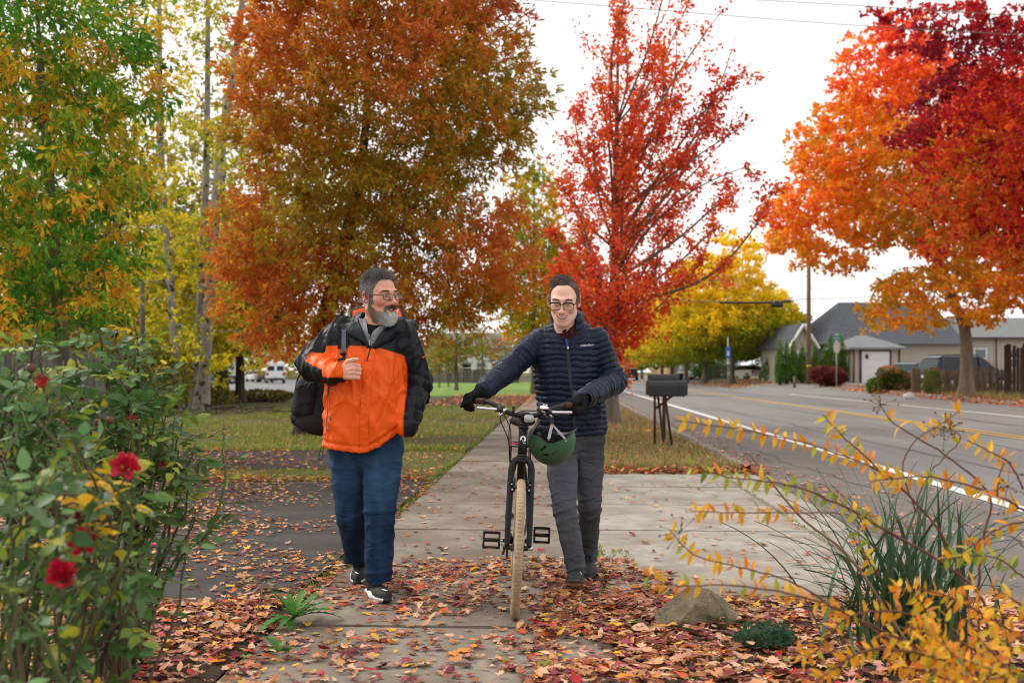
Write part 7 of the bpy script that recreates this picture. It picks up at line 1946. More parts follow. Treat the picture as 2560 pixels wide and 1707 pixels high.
    pt('stem', joinVF([tube([ht1, ht1 + (0, 0.012, 0.03)], 0.019, 14), tube([ht1 + (0, 0.012, 0.025), (0, 0.160, 1.021)], 0.018, 12), tube([(-0.028, 0.160, 1.020), (0.028, 0.160, 1.020)], 0.020, 14)]), M_bk)
    for s, sl in ((-1, slice(0, 9)), (1, slice(51, 60))):
        pt('grip', tube(hb[sl], 0.0175, 12), mat('brown_grip', (0.075, 0.028, 0.016), 0.7, 0.3, bump=0.5, bscale=250), bar)
        i = 16 if s < 0 else 43
        ctr = hb[i]; tg = unit(hb[i + 1] - hb[i - 1]) * (1 if s > 0 else -1)
        pt('lever_clamp', tube([ctr - tg * 0.022, ctr + tg * 0.016], 0.020, 12), M_bp, bar)
        pt('lever_clamp', tube([ctr - tg * 0.036, ctr - tg * 0.024], 0.018, 12), M_al, bar)
        piv = ctr + np.array([s * 0.012, -0.030, -0.004])
        pt('lever_body', tube(spline([ctr + (0, -0.01, -0.004), piv, piv + (s * 0.02, -0.004, 0)], 8), [0.012] * 8, 8), M_bp, bar)
        tip = piv + np.array([s * 0.115, 0.012 if s < 0 else 0.02, 0.004])
        pt('brake_lever', tube(spline([piv, piv + (s * 0.03, -0.012, 0.001), piv + (s * 0.08, -0.004, 0.002), tip], 14), np.interp(np.linspace(0, 1, 14), [0, .15, .8, 1], [.010, .0085, .0085, .0075]), 10), M_al, bar)
        pt('gear_shifter', ico(ctr - tg * 0.004 + (0, -0.012, -0.030), 0.019, 2, (1, 0.8, 0.8)), M_bp if s > 0 else M_al, bar)
    # bell
    i = 41; c = hb[i] + np.array([0.0, -0.004, 0.022])
    bl = pt('bell', lathe([(0.0, 0.021), (0.010, 0.0195), (0.021, 0.014), (0.027, 0.005), (0.0285, -0.003), (0.0255, -0.003), (0.0, 0.004)], 28, c), mat('chrome', (0.75, 0.74, 0.72), 0.08, 0.5, 1.0))
    pt('bell_knob', ico(c + (0, 0, 0.024), 0.004, 2), M_al, bl); pt('bell_mount', lathe([(0, -0.02), (0.009, -0.02), (0.009, 0.0), (0, 0.0)], 12, c), M_bp, bl)
    # lamp, bracket, dashboard bits
    lp = pt('front_lamp', box((0.025, 0.115, 1.008), (0.050, 0.03, 0.040), bev=0.006), mat('clear_lamp', (0.62, 0.60, 0.62), 0.15, 0.5, transm=0.25))
    pt('lamp_back', box((0.025, 0.138, 1.008), (0.046, 0.02, 0.036), bev=0.004), M_bp, lp)
    pt('bracket', joinVF([box((-0.058, 0.155, 1.045), (0.012, 0.02, 0.035), bev=0.003), box((-0.058, 0.150, 1.062), (0.022, 0.012, 0.008), bev=0.002)]), M_bp, bar)
    # cables
    cb = M_rub
    for k, pth in enumerate(([hb[17] + (0.0, -0.03, -0.010), (-0.11, 0.10, 1.030), (-0.072, 0.06, 0.96), (-0.062, 0.065, 0.88), (-0.060, 0.09, 0.80), (-0.050, 0.09, 0.72)],
                             [hb[17] + (0.012, -0.03, -0.014), (-0.125, 0.08, 1.000), (-0.078, 0.06, 0.90), (-0.066, 0.11, 0.80), (-0.04, 0.25, 0.62)],
                             [hb[42] + (0.0, -0.03, -0.006), (0.09, 0.115, 1.045), (0.00, 0.10, 1.048), (-0.055, 0.09, 1.02), (-0.075, 0.08, 0.95), (-0.068, 0.085, 0.85), (-0.055, 0.15, 0.76)],
                             [hb[42] + (0.0, -0.02, -0.01), (0.09, 0.19, 0.99), (0.05, 0.20, 0.92), (0.045, 0.20, 0.82), (0.05, 0.22, 0.66), (0.05, 0.3, 0.5)])):
        pt('cable', tube(spline(pth, 30), 0.0030, 6), cb)
    # cranks, pedals
    for s, v, z in ((-1, 0.41, 0.315), (1, 0.75, 0.300)):
        pt('crank', tube([(s * 0.055, 0.58, 0.29), (s * 0.082, v, z)], [0.013, 0.010], 8), M_bp)
        pc = np.array([s * 0.142 + (0.0 if s < 0 else 0.005), v, z]); tl = rotx(R(58)) 
        pr = []
        for (dx, dy, w, l) in ((0, -0.044, 0.098, 0.012), (0, 0.044, 0.098, 0.012), (-0.043, 0, 0.012, 0.09), (0.043, 0, 0.012, 0.09), (0, 0, 0.098, 0.018)):
            q = box((dx, dy, 0), (w, l, 0.020), bev=0.003); pr.append((q[0] @ tl.T + pc, q[1]))
        pd = pt('pedal', joinVF(pr), M_bp)
        for dy in (-0.0505, 0.0505):
            q = box((0, dy, 0), (0.055, 0.002, 0.012)); pt('reflector', (q[0] @ tl.T + pc, q[1]), mat('amber_reflector', (0.65, 0.20, 0.03), 0.3, 0.5), pd)
        pt('pedal_axle', tube([(s * 0.080, v, z), pc], 0.007, 8), M_al, pd)
    pt('chainring', lathe([(0.03, -0.002), (0.088, -0.002), (0.088, 0.002), (0.03, 0.002)], 36, (-0.050, 0.58, 0.29), ax), M_bp)
    pt('chain_guard', torus((-0.052, 0.58, 0.29), 0.095, 0.007, ax, 36, 6), M_bp)
    pt('kickstand', tube([(-0.05, 0.66, 0.28), (-0.075, 0.86, 0.16)], 0.008, 6), M_bk)
    # saddle
    fn = lambda p: smin(sd_ell(p, (0, 0.86, 0.955), (0.078, 0.085, 0.030)), sd_caps(p, (0, 0.80, 0.958), (0, 0.66, 0.962), 0.034, 0.022), 0.03)
    V, Q = surface(fn, (-0.1, 0.62, 0.9), (0.1, 0.97, 1.01), 0.006, 4); sd_ = pt('saddle', (V, Q), M_rub)
    pt('seat_post', tube([(0, 0.79, 0.84), (0, 0.82, 0.94)], 0.0135, 10), M_al)
    # rear rack with a red strap
    rk = [tube([(s * 0.055, 0.90, 0.80), (s * 0.055, 1.30, 0.80)], 0.005, 6) for s in (-1, 1)] + [tube([(-0.055, v, 0.80), (0.055, v, 0.80)], 0.004, 6) for v in (0.90, 1.03, 1.16, 1.30)] + [tube([(s * 0.055, 1.12, 0.80), (s * 0.066, 1.10, 0.37)], 0.005, 6) for s in (-1, 1)]
    rr = pt('rear_rack', joinVF(rk), M_bk)
    pt('elastic_strap', joinVF([tube(spline([(-0.068, 0.90, 0.79), (-0.05, 0.90, 0.812), (0.05, 0.90, 0.815), (0.068, 0.90, 0.79)], 14), 0.009, 8), tube(spline([(-0.06, 0.92, 0.80), (0.0, 0.91, 0.822), (0.06, 0.92, 0.80)], 10), 0.006, 8)]), mat('red_strap', (0.62, 0.02, 0.09), 0.5, 0.4), rr)
    pt('basket_wire', joinVF([tube([(-0.075, 0.16 + 0 * k, 0.86 - 0.035 * k), (0.10, 0.30, 0.86 - 0.035 * k)], 0.002, 5) for k in range(2)]), M_al, rr)
    pt('mudguard', tube([(0, 1.10 + 0.375 * math.cos(a), 0.35 + 0.375 * math.sin(a)) for a in np.linspace(R(20), R(200), 30)], 0.022, 8, ell=0.3, up=(1, 0, 0)), M_bk)
    return b, Wd, hb
bike, BW, bike_bar = bicycle()

def helmet():
    c = P(1379, 1098, 5.33)
    h = thing('helmet', 'green cycle helmet hanging upside down by its straps from the handlebar', 'helmet', c - np.array([0, 0, 0.14]))
    rx, ry, rz = 0.127, 0.135, 0.138
    tilt = roty(R(3)) @ rotx(R(7))
    def rim(th): return 0.030 - 0.026 * math.exp(-((math.sin((th - R(262)) / 2)) / 0.16) ** 2) * 1.0 + 0.016 * math.cos(2 * th + 0.6) + 0.012 * math.cos(3 * th)
    def shell(th, u, k):
        zr = rim(th); a0 = -math.pi / 2; a1 = math.asin(max(-0.9, min(0.9, zr / rz)))
        a = a0 + (a1 - a0) * u
        bump = 1 + 0.012 * math.sin(th * 2 + 1) * math.cos(a)
        q = np.array([math.cos(th) * math.cos(a) * rx * k * bump, math.sin(th) * math.cos(a) * ry * k * bump, math.sin(a) * rz * k])
        return q
    th = np.linspace(0, 2 * math.pi, 73); us = np.linspace(0, 1, 24)
    V, Fc = gridmesh(lambda t_, u: tilt @ shell(t_, u, 1.0) + c, th, us)
    gm = mat('helmet_green', (0.040, 0.110, 0.052), 0.55, 0.35, var=0.08, vscale=9, bump=0.05, bscale=300)
    part('shell', (V, Fc), gm, h)
    V, Fc = gridmesh(lambda t_, u: tilt @ shell(t_, u, 0.86) + c + np.array([0, 0, 0.004]), th, us)
    part('liner', (V, Fc[:, ::-1]), mat('helmet_liner', (0.02, 0.02, 0.021), 0.9, 0.1, bump=0.5, bscale=60), h)
    V, Fc = gridmesh(lambda t_, k: tilt @ shell(t_, 1.0, 1.0 - 0.14 * k) + c + np.array([0, 0, 0.004 * k + 0.002 * math.sin(k * 3.1)]), th, np.linspace(0, 1, 5))
    part('edge', (V, Fc), mat('helmet_edge', (0.025, 0.04, 0.028), 0.7, 0.2), h)
    # front vents: flat near-black faces on the uncut shell, shade of the openings as colour
    for pts in (((1363, 1112), (1351, 1124), (1353, 1128), (1366, 1119)), ((1355, 1136), (1361, 1140), (1373, 1139), (1370, 1135))):
        q = np.array([[P(x, y, 5.0)[0] * 1.0, 4.9, P(x, y, 5.19)[2]] for x, y in pts]); q[:, 0] = [P(x, y, 5.19)[0] for x, y in pts]
        f = lambda p: sd_ell((p - c) @ tilt, (0, 0, 0), (rx, ry, rz))
        o = trace(f, q, (0, 1, 0), 60, 0.0012); i_ = o + np.array([0, 0.02, 0])
        part('painted_vent', (np.vstack([o, i_]), [(0, 1, 2, 3), (4, 5, 6, 7)]), mat('vent_shade', (0.006, 0.007, 0.006), 0.9, 0.1), h, False)
    f = lambda p: sd_ell((p - c) @ tilt, (0, 0, 0), (rx, ry, rz))
    def crease(pts, w):
        q = spline([(P(x, y, 5.19)[0], 4.9, P(x, y, 5.19)[2]) for x, y in pts], 20); return tube(trace(f, q, (0, 1, 0), 60, 0.0006), w, 5)
    part('crease', joinVF([crease([(1366, 1113), (1374, 1107), (1384, 1110), (1394, 1112)], 0.0016), crease([(1368, 1141), (1380, 1138), (1392, 1127)], 0.0014)]), mat('helmet_crease', (0.02, 0.05, 0.026), 0.6), h)
    # clear peak at the back right
    def peak(a, k): return tilt @ (shell(a, 1.0, 1.0 + 0.16 * k)) + c + np.array([0.0, 0, 0.012 * k])
    V, Fc = gridmesh(peak, np.linspace(R(-25), R(75), 16), np.linspace(0, 1, 4))
    part('peak', (V, Fc), mat('grey_peak', (0.10, 0.105, 0.11), 0.3, 0.4, alpha=0.75), h)
    dl = tilt @ np.array([-0.05, 0.06, 0.0]) + c
    part('fit_dial', lathe([(0, 0), (0.017, 0), (0.017, 0.012), (0.010, 0.015), (0, 0.015)], 16, dl + np.array([-0.02, 0, 0.008]), rotx(R(70))), mat('black_plastic'), h)
    top = P(1380, 1060, 5.30); M_st = mat('strap_webbing', (0.36, 0.32, 0.33), 0.8, 0.2, bump=0.5, bscale=500)
    def strap(a, b_, w, sag=0.0, m=M_st):
        q = spline([a, (a + b_) / 2 + np.array([0, -0.004, sag]), b_], 10); sd = np.array([1.0, 0, 0.15]) * w / 2
        V = np.vstack([np.vstack([p_ - sd, p_ + sd]) for p_ in q]); n = len(q)
        V = np.vstack([V, V + np.array([0, 0.0015, 0])])
        F1 = [(2 * i, 2 * i + 1, 2 * i + 3, 2 * i + 2) for i in range(n - 1)]
        part('strap', (V, F1 + [tuple(k + 2 * n for k in f[::-1]) for f in F1]), m, h, False)
    for (x, y, Y, w) in ((1372, 1096, 5.205, 0.017), (1415, 1099, 5.225, 0.013)):
        strap(top, P(x, y, Y), w)
        part('rivet', ico(P(x, y + 3, Y - 0.004), 0.004, 2), mat('polished_alloy'), h)
    strap(P(1346, 1050, 5.30), P(1326, 1090, 5.32), 0.016); strap(top + np.array([0.0, 0.01, 0]), P(1350, 1086, 5.43), 0.014)
    # clip and short chain up to the handlebar
    lk = []
    for k in range(4): lk.append(torus(P(1380, 1044 + 5 * k, 5.30), 0.0065, 0.0022, roty(R(90 * (k % 2))) @ rotx(R(90)), 14, 5))
    part('clip_chain', joinVF(lk), mat('dark_steel', (0.10, 0.10, 0.10), 0.35, 0.5, 0.8), h)
    part('clip', joinVF([tube(spline([P(1380, 1043, 5.30), P(1373, 1035, 5.30), P(1367, 1026, 5.31), P(1362, 1016, 5.32), P(1368, 1012, 5.33)], 14), 0.006, 8), torus(P(1370, 1038, 5.30), 0.009, 0.003, rotx(R(90)), 16, 6)]), mat('polished_alloy'), h)
helmet()
# ================================================================== across the road and behind
def taper_prism(poly, w0, w1, zlo, zhi, bev=0.0):
    """side profile (x, z) pushed to both sides, narrower with height"""
    poly = np.array(poly, float); k = len(poly)
    hw = np.interp(poly[:, 1], [zlo, zhi], [w0 / 2, w1 / 2])
    V = np.vstack([np.stack([poly[:, 0], -hw, poly[:, 1]], 1), np.stack([poly[:, 0], hw, poly[:, 1]], 1)])
    Fc = [tuple(range(k)), tuple(range(k, 2 * k))[::-1]] + [(i, k + i, k + (i + 1) % k, (i + 1) % k) for i in range(k)]
    if bev:
        bm = bmesh.new(); vs = [bm.verts.new(v) for v in V]
        for f in Fc: bm.faces.new([vs[i] for i in f])
        bmesh.ops.recalc_face_normals(bm, faces=bm.faces[:])
        ed = [e for e in bm.edges if abs(e.verts[0].co.y - e.verts[1].co.y) < 0.05 and len(e.link_faces) == 2 and any(abs(f.normal.y) > 0.5 for f in e.link_faces)]
        bmesh.ops.bevel(bm, geom=ed, offset=bev, segments=2, affect='EDGES'); bm.verts.index_update()
        V = np.array([v.co[:] for v in bm.verts]); Fc = [tuple(v.index for v in f.verts) for f in bm.faces]; bm.free()
    return V, Fc
M_glass = mat('car_glass', (0.02, 0.026, 0.034), 0.1, 0.35)
M_tyre = mat('car_tyre', (0.012, 0.012, 0.012), 0.85, 0.2); M_rim = mat('wheel_rim', (0.35, 0.35, 0.36), 0.35, 0.5, 0.7)
M_red = mat('tail_light', (0.55, 0.02, 0.02), 0.25, 0.5); M_head = mat('head_light', (0.7, 0.7, 0.7), 0.15, 0.5); M_trim = mat('dark_trim', (0.02, 0.02, 0.02), 0.5, 0.3)
def car(label, pos, ang, col, kind='sedan', cat='car', group=None):
    pos = np.array(pos, float); t = thing('parked_car' if cat != 'van' else 'parked_van', label, cat, pos, group); Rz = rotz(ang)
    pt = lambda n, VF, m, p=t, s=False: part(n, (np.asarray(VF[0]) @ Rz.T + pos, VF[1]), m, p, s)
    M_b = mat('paint_%d_%d_%d' % tuple(int(c * 999) for c in col), col, 0.35, 0.4, coat=0.15)
    if kind == 'suv':
        L, W, H = 4.6, 1.85, 1.76; body = [(-2.28, 0.35), (-2.32, 0.65), (-2.28, 1.02), (-1.9, 1.08), (1.0, 1.05), (1.9, 0.98), (2.24, 0.85), (2.3, 0.55), (2.22, 0.35)]
        cab = [(-2.22, 1.04), (-1.95, 1.62), (-1.7, 1.70), (0.2, 1.72), (0.55, 1.66), (1.25, 1.03)]
    elif kind == 'van':
        L, W, H = 5.2, 1.95, 2.1; body = [(-2.6, 0.35), (-2.62, 1.2), (-2.6, 2.2), (-2.5, 2.26), (1.2, 2.26), (1.5, 2.15), (2.0, 1.3), (2.5, 1.1), (2.58, 0.6), (2.5, 0.35)]
        cab = [(1.1, 1.35), (1.15, 2.05), (1.45, 2.05), (1.9, 1.35)]
    else:
        L, W, H = 4.5, 1.78, 1.45; body = [(-2.2, 0.35), (-2.25, 0.6), (-2.2, 0.92), (-1.6, 0.98), (0.9, 0.92), (1.8, 0.84), (2.2, 0.7), (2.24, 0.5), (2.18, 0.32)]
        cab = [(-1.75, 0.95), (-1.15, 1.38), (-0.8, 1.43), (0.1, 1.43), (0.4, 1.38), (1.05, 0.91)]
    pt('body', taper_prism(body, W, W * 0.94, 0.35, 1.1 if kind != 'van' else 2.3, 0.06), M_b)
    zl, zh = cab[0][1], max(q[1] for q in cab)
    if kind != 'van':
        c = np.array(cab); m = c.mean(0)
        cb = pt('cabin', taper_prism(c, W * 0.90, W * 0.70, zl, zh, 0.04), M_glass)
        pt('roof', taper_prism([(cab[1][0] - 0.05, zh - 0.06), (cab[2][0], zh + 0.012), (cab[3][0], zh + 0.015), (cab[4][0], zh - 0.045), (cab[3][0], zh - 0.09)], W * 0.74, W * 0.70, zh - 0.1, zh, 0.02), M_b)
        for x in ([-1.9, -0.75, 0.25] if kind == 'suv' else [-1.05, 0.0]):
            for s in (-1, 1): pt('pillar', tube([(x, s * W * 0.452, zl), (x + (0.22 if x < -1.5 or kind != 'suv' and x < -0.5 else 0.0), s * W * 0.362, zh - 0.03)], 0.045, 6), M_b if x < -1.5 else M_trim, cb)
        if kind == 'suv':
            for s in (-1, 1): pt('roof_rail', tube(spline([(-1.7, s * 0.6, 1.73), (-1.5, s * 0.6, 1.79), (0.1, s * 0.6, 1.80), (0.3, s * 0.6, 1.74)], 10), 0.022, 6), M_trim)
    else:
        pt('windscreen', taper_prism(cab, W * 1.003, W * 0.93, zl, zh), M_glass)
        for s in (-1, 1): pt('rear_window', box((-2.625, s * 0.48, 1.6), (0.02, 0.7, 0.5), bev=0.008), M_glass)
    for x in (-L * 0.31, L * 0.30):
        for s in (-1, 1):
            w = pt('wheel', lathe([(0.0, -0.1), (0.30, -0.1), (0.34, -0.06), (0.34, 0.06), (0.30, 0.1), (0.0, 0.1)], 20, (x, s * (W / 2 - 0.09), 0.34), rotx(R(90))), M_tyre, t, True)
            pt('rim', lathe([(0.0, 0.0), (0.2, 0.0), (0.21, 0.02), (0, 0.03)], 14, (x, s * (W / 2 + 0.012), 0.34), rotx(R(-90 * s))), M_rim, w, True)
    zt = 0.95 if kind == 'suv' else (1.0 if kind == 'van' else 0.78); xr = -L / 2 - (0.0 if kind != 'van' else 0.02)
    for s in (-1, 1):
        pt('tail_light', box((xr + 0.03, s * (W / 2 - 0.14), zt), (0.14, 0.24, 0.18 if kind == 'sedan' else 0.34), bev=0.02), M_red)
        pt('head_light', box((L / 2 - 0.12, s * (W / 2 - 0.22), 0.68), (0.16, 0.32, 0.14), bev=0.03), M_head)
        if kind != 'van': pt('mirror', box((0.75, s * (W / 2 + 0.08), zl + 0.1), (0.1, 0.18, 0.12), bev=0.03), M_trim)
    pt('bumper', box((xr - 0.02, 0, 0.48), (0.14, W * 0.92, 0.2), bev=0.04), M_b if kind == 'sedan' else M_trim); pt('number_plate', box((xr - 0.06, 0, 0.72), (0.02, 0.32, 0.15)), mat('plate', (0.6, 0.6, 0.58), 0.5))
    return t
def on(px, Y, dz=0.0):
    x = (px - 1280) * Y / F; return np.array([x, Y, float(hgt(x, Y)) + dz])
AWAY = R(90)
car('black car driving away far down the road', on(1577, 140), AWAY - SL, (0.012, 0.013, 0.015), 'suv')
car('white saloon parked beside the clipped conifers, seen from behind', on(1866, 100), AWAY + 0.35, (0.70, 0.70, 0.70))
car('silver car parked behind the row of yellow trees', on(1728, 122), AWAY + 0.3, (0.5, 0.5, 0.52), 'suv')
car('dark blue car parked between the yellow tree trunks', on(1764, 118), AWAY + 0.2, (0.03, 0.05, 0.09), 'suv')
car('dark blue people carrier parked behind the low wooden fence', on(2412, 50.5, 0.12), R(12), (0.045, 0.075, 0.16), 'suv')
car('dark green saloon parked left of the blue people carrier', on(2270, 60), R(60), (0.02, 0.05, 0.045))
car('white delivery van parked across the lane at the left', on(688, 108), AWAY + 0.25, (0.72, 0.73, 0.75), 'van', 'van')
car('white car parked left of the delivery van', on(641, 122), AWAY + 0.5, (0.65, 0.65, 0.66))
car('dark car parked between the white car and the delivery van', on(662, 118), AWAY + 0.3, (0.03, 0.04, 0.05))
car('dark blue car parked behind the pale trunks', on(545, 100), R(20), (0.04, 0.06, 0.10))

# ------------------------------------------------------------------ houses
M_sid = mat('beige_siding', (0.42, 0.375, 0.31), 0.85, 0.2, var=0.08, vscale=1.5); M_shin = mat('grey_shingle', (0.085, 0.09, 0.105), 0.95, 0.15, var=0.3, vscale=4, bump=0.5, bscale=12, stretch=(1, 1, 2.5))
M_wtrim = mat('white_trim', (0.70, 0.70, 0.70), 0.6); M_brtrim = mat('brown_trim', (0.10, 0.055, 0.05), 0.7); M_pane = mat('window_pane', (0.10, 0.13, 0.15), 0.1, 0.6); M_wsid = mat('white_siding', (0.66, 0.66, 0.66), 0.8)
def gable(x0, x1, y0, y1, ze, zr, along, over=0.35, th=0.14):
    """two sloping slabs; ridge along 'x' or 'y'"""
    out = []
    if along == 'x':
        ym = (y0 + y1) / 2; k = (zr - ze) / (ym - y0)
        for s in (-1, 1):
            ya = ym + s * (ym - y0 + over); za = ze - over * k
            q = [(x0 - over, ya, za), (x1 + over, ya, za), (x1 + over, ym, zr), (x0 - over, ym, zr)]; out.append((np.array(q + [(a, b, c + th) for a, b, c in q]), [(3, 2, 1, 0), (4, 5, 6, 7), (0, 1, 5, 4), (1, 2, 6, 5), (2, 3, 7, 6), (3, 0, 4, 7)]))
    else:
        xm = (x0 + x1) / 2; k = (zr - ze) / (xm - x0)
        for s in (-1, 1):
            xa = xm + s * (xm - x0 + over); za = ze - over * k
            q = [(xa, y0 - over, za), (xa, y1 + over, za), (xm, y1 + over, zr), (xm, y0 - over, zr)]; out.append((np.array(q + [(a, b, c + th) for a, b, c in q]), [(3, 2, 1, 0), (4, 5, 6, 7), (0, 1, 5, 4), (1, 2, 6, 5), (2, 3, 7, 6), (3, 0, 4, 7)]))
    return out
def block(x0, x1, y0, y1, z0, z1): return box(((x0 + x1) / 2, (y0 + y1) / 2, (z0 + z1) / 2), (x1 - x0, y1 - y0, z1 - z0))
def window(parent, xc, zc, w, h, y):
    o = part('window', box((xc, y - 0.03, zc), (w, 0.06, h)), M_pane, parent, False)
    part('window_frame', joinVF([box((xc + s * w / 2, y - 0.06, zc), (0.11, 0.06, h + 0.22)) for s in (-1, 1)] + [box((xc, y - 0.058, zc + s * h / 2), (w, 0.06, 0.11)) for s in (-1, 0, 1)]), M_wtrim, o, False)
def house_grey():
    b = on(2060, 76); t = thing('house', 'beige house with grey shingle roof and white garage door', 'house', b); z0 = b[2] - 0.3
    X = lambda px, Y: (px - 1280) * Y / F
    # gabled wing
    xa, xb = X(1978, 75), X(2035, 75); ze, zr = 3.45, 4.75
    part('wall', block(xa, xb, 75, 84, z0, ze), M_sid, t, False)
    part('gable_wall', prism([(xa, ze), (xb, ze), ((xa + xb) / 2, zr)], (1, 0, 0), (0, 0, 1), (0, 1, 0), (0, 75, 0), 0.2), M_sid, t, False)
    for r_ in gable(xa, xb, 75, 84, ze, zr, 'y', 0.3): part('roof', r_, M_shin, t, False)
    for s, xe in ((-1, xa - 0.3), (1, xb + 0.3)):
        xm = (xa + xb) / 2; part('barge_board', tube([(xe, 74.66, ze - 0.3 * (zr - ze) / (xm - xa)), (xm, 74.66, zr + 0.05)], 0.11, 4), M_wtrim, t, False)
    # main body
    xc, xd = X(2050, 80), X(2380, 80); part('wall', block(xc, xd, 78, 90, z0, 3.6), M_sid, t, False)
    q = [(xc - 0.5, 77.4, 3.4), (xd, 77.4, 3.4), (xd, 90.6, 3.4), (xc - 0.5, 90.6, 3.4), (X(2096, 84), 84, 7.1), (xd, 84, 7.1)]
    part('roof', (np.array(q), [(0, 1, 5, 4), (2, 3, 4, 5), (3, 0, 4), (1, 2, 5), (0, 3, 2, 1)]), M_shin, t, False)
    # garage with a hipped roof
    g0, g1 = X(2133, 72), X(2249, 72); part('garage_wall', block(g0, g1, 72, 78, z0, 3.05), M_sid, t, False)
    q = [(g0 - 0.4, 71.6, 3.0), (g1 + 0.4, 71.6, 3.0), (g1 + 0.4, 78, 3.0), (g0 - 0.4, 78, 3.0), (g0 + 1.4, 75, 4.0), (g1 - 1.4, 75, 4.0)]
    part('garage_roof', (np.array(q + [(a, b_, c - 0.15) for a, b_, c in q[:4]]), [(0, 1, 5, 4), (1, 2, 5), (2, 3, 4, 5), (3, 0, 4), (0, 6, 7, 1), (1, 7, 8, 2), (3, 9, 6, 0), (6, 9, 8, 7)]), mat('pale_shingle', (0.20, 0.205, 0.205), 0.95, 0.1, var=0.2, vscale=4), t, False)
    d0, d1 = X(2153, 72), X(2223, 72); zb, zt = z0 + 0.2, 2.72
    gd = part('garage_door', block(d0, d1, 71.93, 71.99, zb, zt), M_wtrim, t, False)
    for k in range(4): part('panel', block(d0 + 0.04, d1 - 0.04, 71.89, 71.928, zb + 0.02 + k * (zt - zb) / 4, zb - 0.02 + (k + 1) * (zt - zb) / 4), M_wsid, gd, False)
    part('door_trim', joinVF([block(d0 - 0.14, d0, 71.9, 71.99, zb, zt + 0.14), block(d1, d1 + 0.14, 71.9, 71.99, zb, zt + 0.14), block(d0, d1, 71.9, 71.99, zt, zt + 0.14)]), M_brtrim, t, False)
    part('corner_trim', joinVF([block(g0 - 0.04, g0 + 0.1, 71.95, 71.995, z0, 3.0), block(g1 - 0.1, g1 + 0.04, 71.95, 71.995, z0, 3.0)]), M_brtrim, t, False)
    part('wall_plaque', block(g0 + 0.75, g0 + 1.15, 71.96, 71.99, 1.55, 1.95), mat('blue_plaque', (0.25, 0.33, 0.45), 0.6), t, False)
    part('wall_lamp', box((g0 + 0.95, 71.9, 2.35), (0.22, 0.16, 0.32), bev=0.03), M_trim, t, False)
    window(t, X(2010, 75), 2.2, 1.0, 1.1, 75)
house_grey()
def house_beige():
    Y = 79; b = on(2400, Y); X = lambda px: (px - 1280) * Y / F; t = thing('house', 'long beige house with white framed windows behind the parked cars', 'house', b); z0 = 0.1
    x0, x1 = X(2256), X(2700); part('wall', block(x0, x1, Y, Y + 8, z0, 4.0), M_sid, t, False)
    for k in range(45): part('batten', block(x0 + 0.3 * k, x0 + 0.3 * k + 0.05, Y - 0.025, Y, z0, 4.0), M_sid, t, False)
    for r_ in gable(x0, x1, Y, Y + 8, 4.0, 5.6, 'x', 0.4): part('roof', r_, mat('pale_shingle'), t, False)
    for px in (2283, 2450, 2533): window(t, X(px), 2.3, 0.95, 1.5, Y)
    part('downpipe', tube([(X(2490), Y - 0.08, 0.2), (X(2490), Y - 0.08, 3.9)], 0.05, 6), M_brtrim, t); part('gutter', box(((x0 + x1) / 2, Y - 0.42, 3.92), (x1 - x0, 0.12, 0.12)), M_brtrim, t, False)
house_beige()
def house_white(label, px0, px1, Y, zt, zr, col, roof):
    X = lambda px: (px - 1280) * Y / F; b = on((px0 + px1) / 2, Y); t = thing('house', label, 'house', b)
    part('wall', block(X(px0), X(px1), Y, Y + 8, b[2] - 0.3, zt), col, t, False)
    for r_ in gable(X(px0), X(px1), Y, Y + 8, zt, zr, 'x', 0.4): part('roof', r_, roof, t, False)
    for k in range(5): window(t, X(px0 + (px1 - px0) * (k + 0.6) / 5.2), b[2] + 1.7, 1.2, 1.3, Y)
    part('door', block(X(px0 + (px1 - px0) * 0.45), X(px0 + (px1 - px0) * 0.45) + 0.95, Y - 0.06, Y - 0.002, b[2], b[2] + 2.1), M_brtrim, t, False)
house_white('white house across the far lawn behind the young trees', 1072, 1262, 122, 4.2, 6.0, M_wsid, mat('pale_shingle'))
house_white('white bungalow behind the row of yellow trees', 1700, 1852, 132, 4.0, 5.6, M_wsid, M_shin)
house_white('pale house behind the wood at the left', 380, 560, 128, 4.6, 6.6, M_wsid, mat('pale_shingle'))

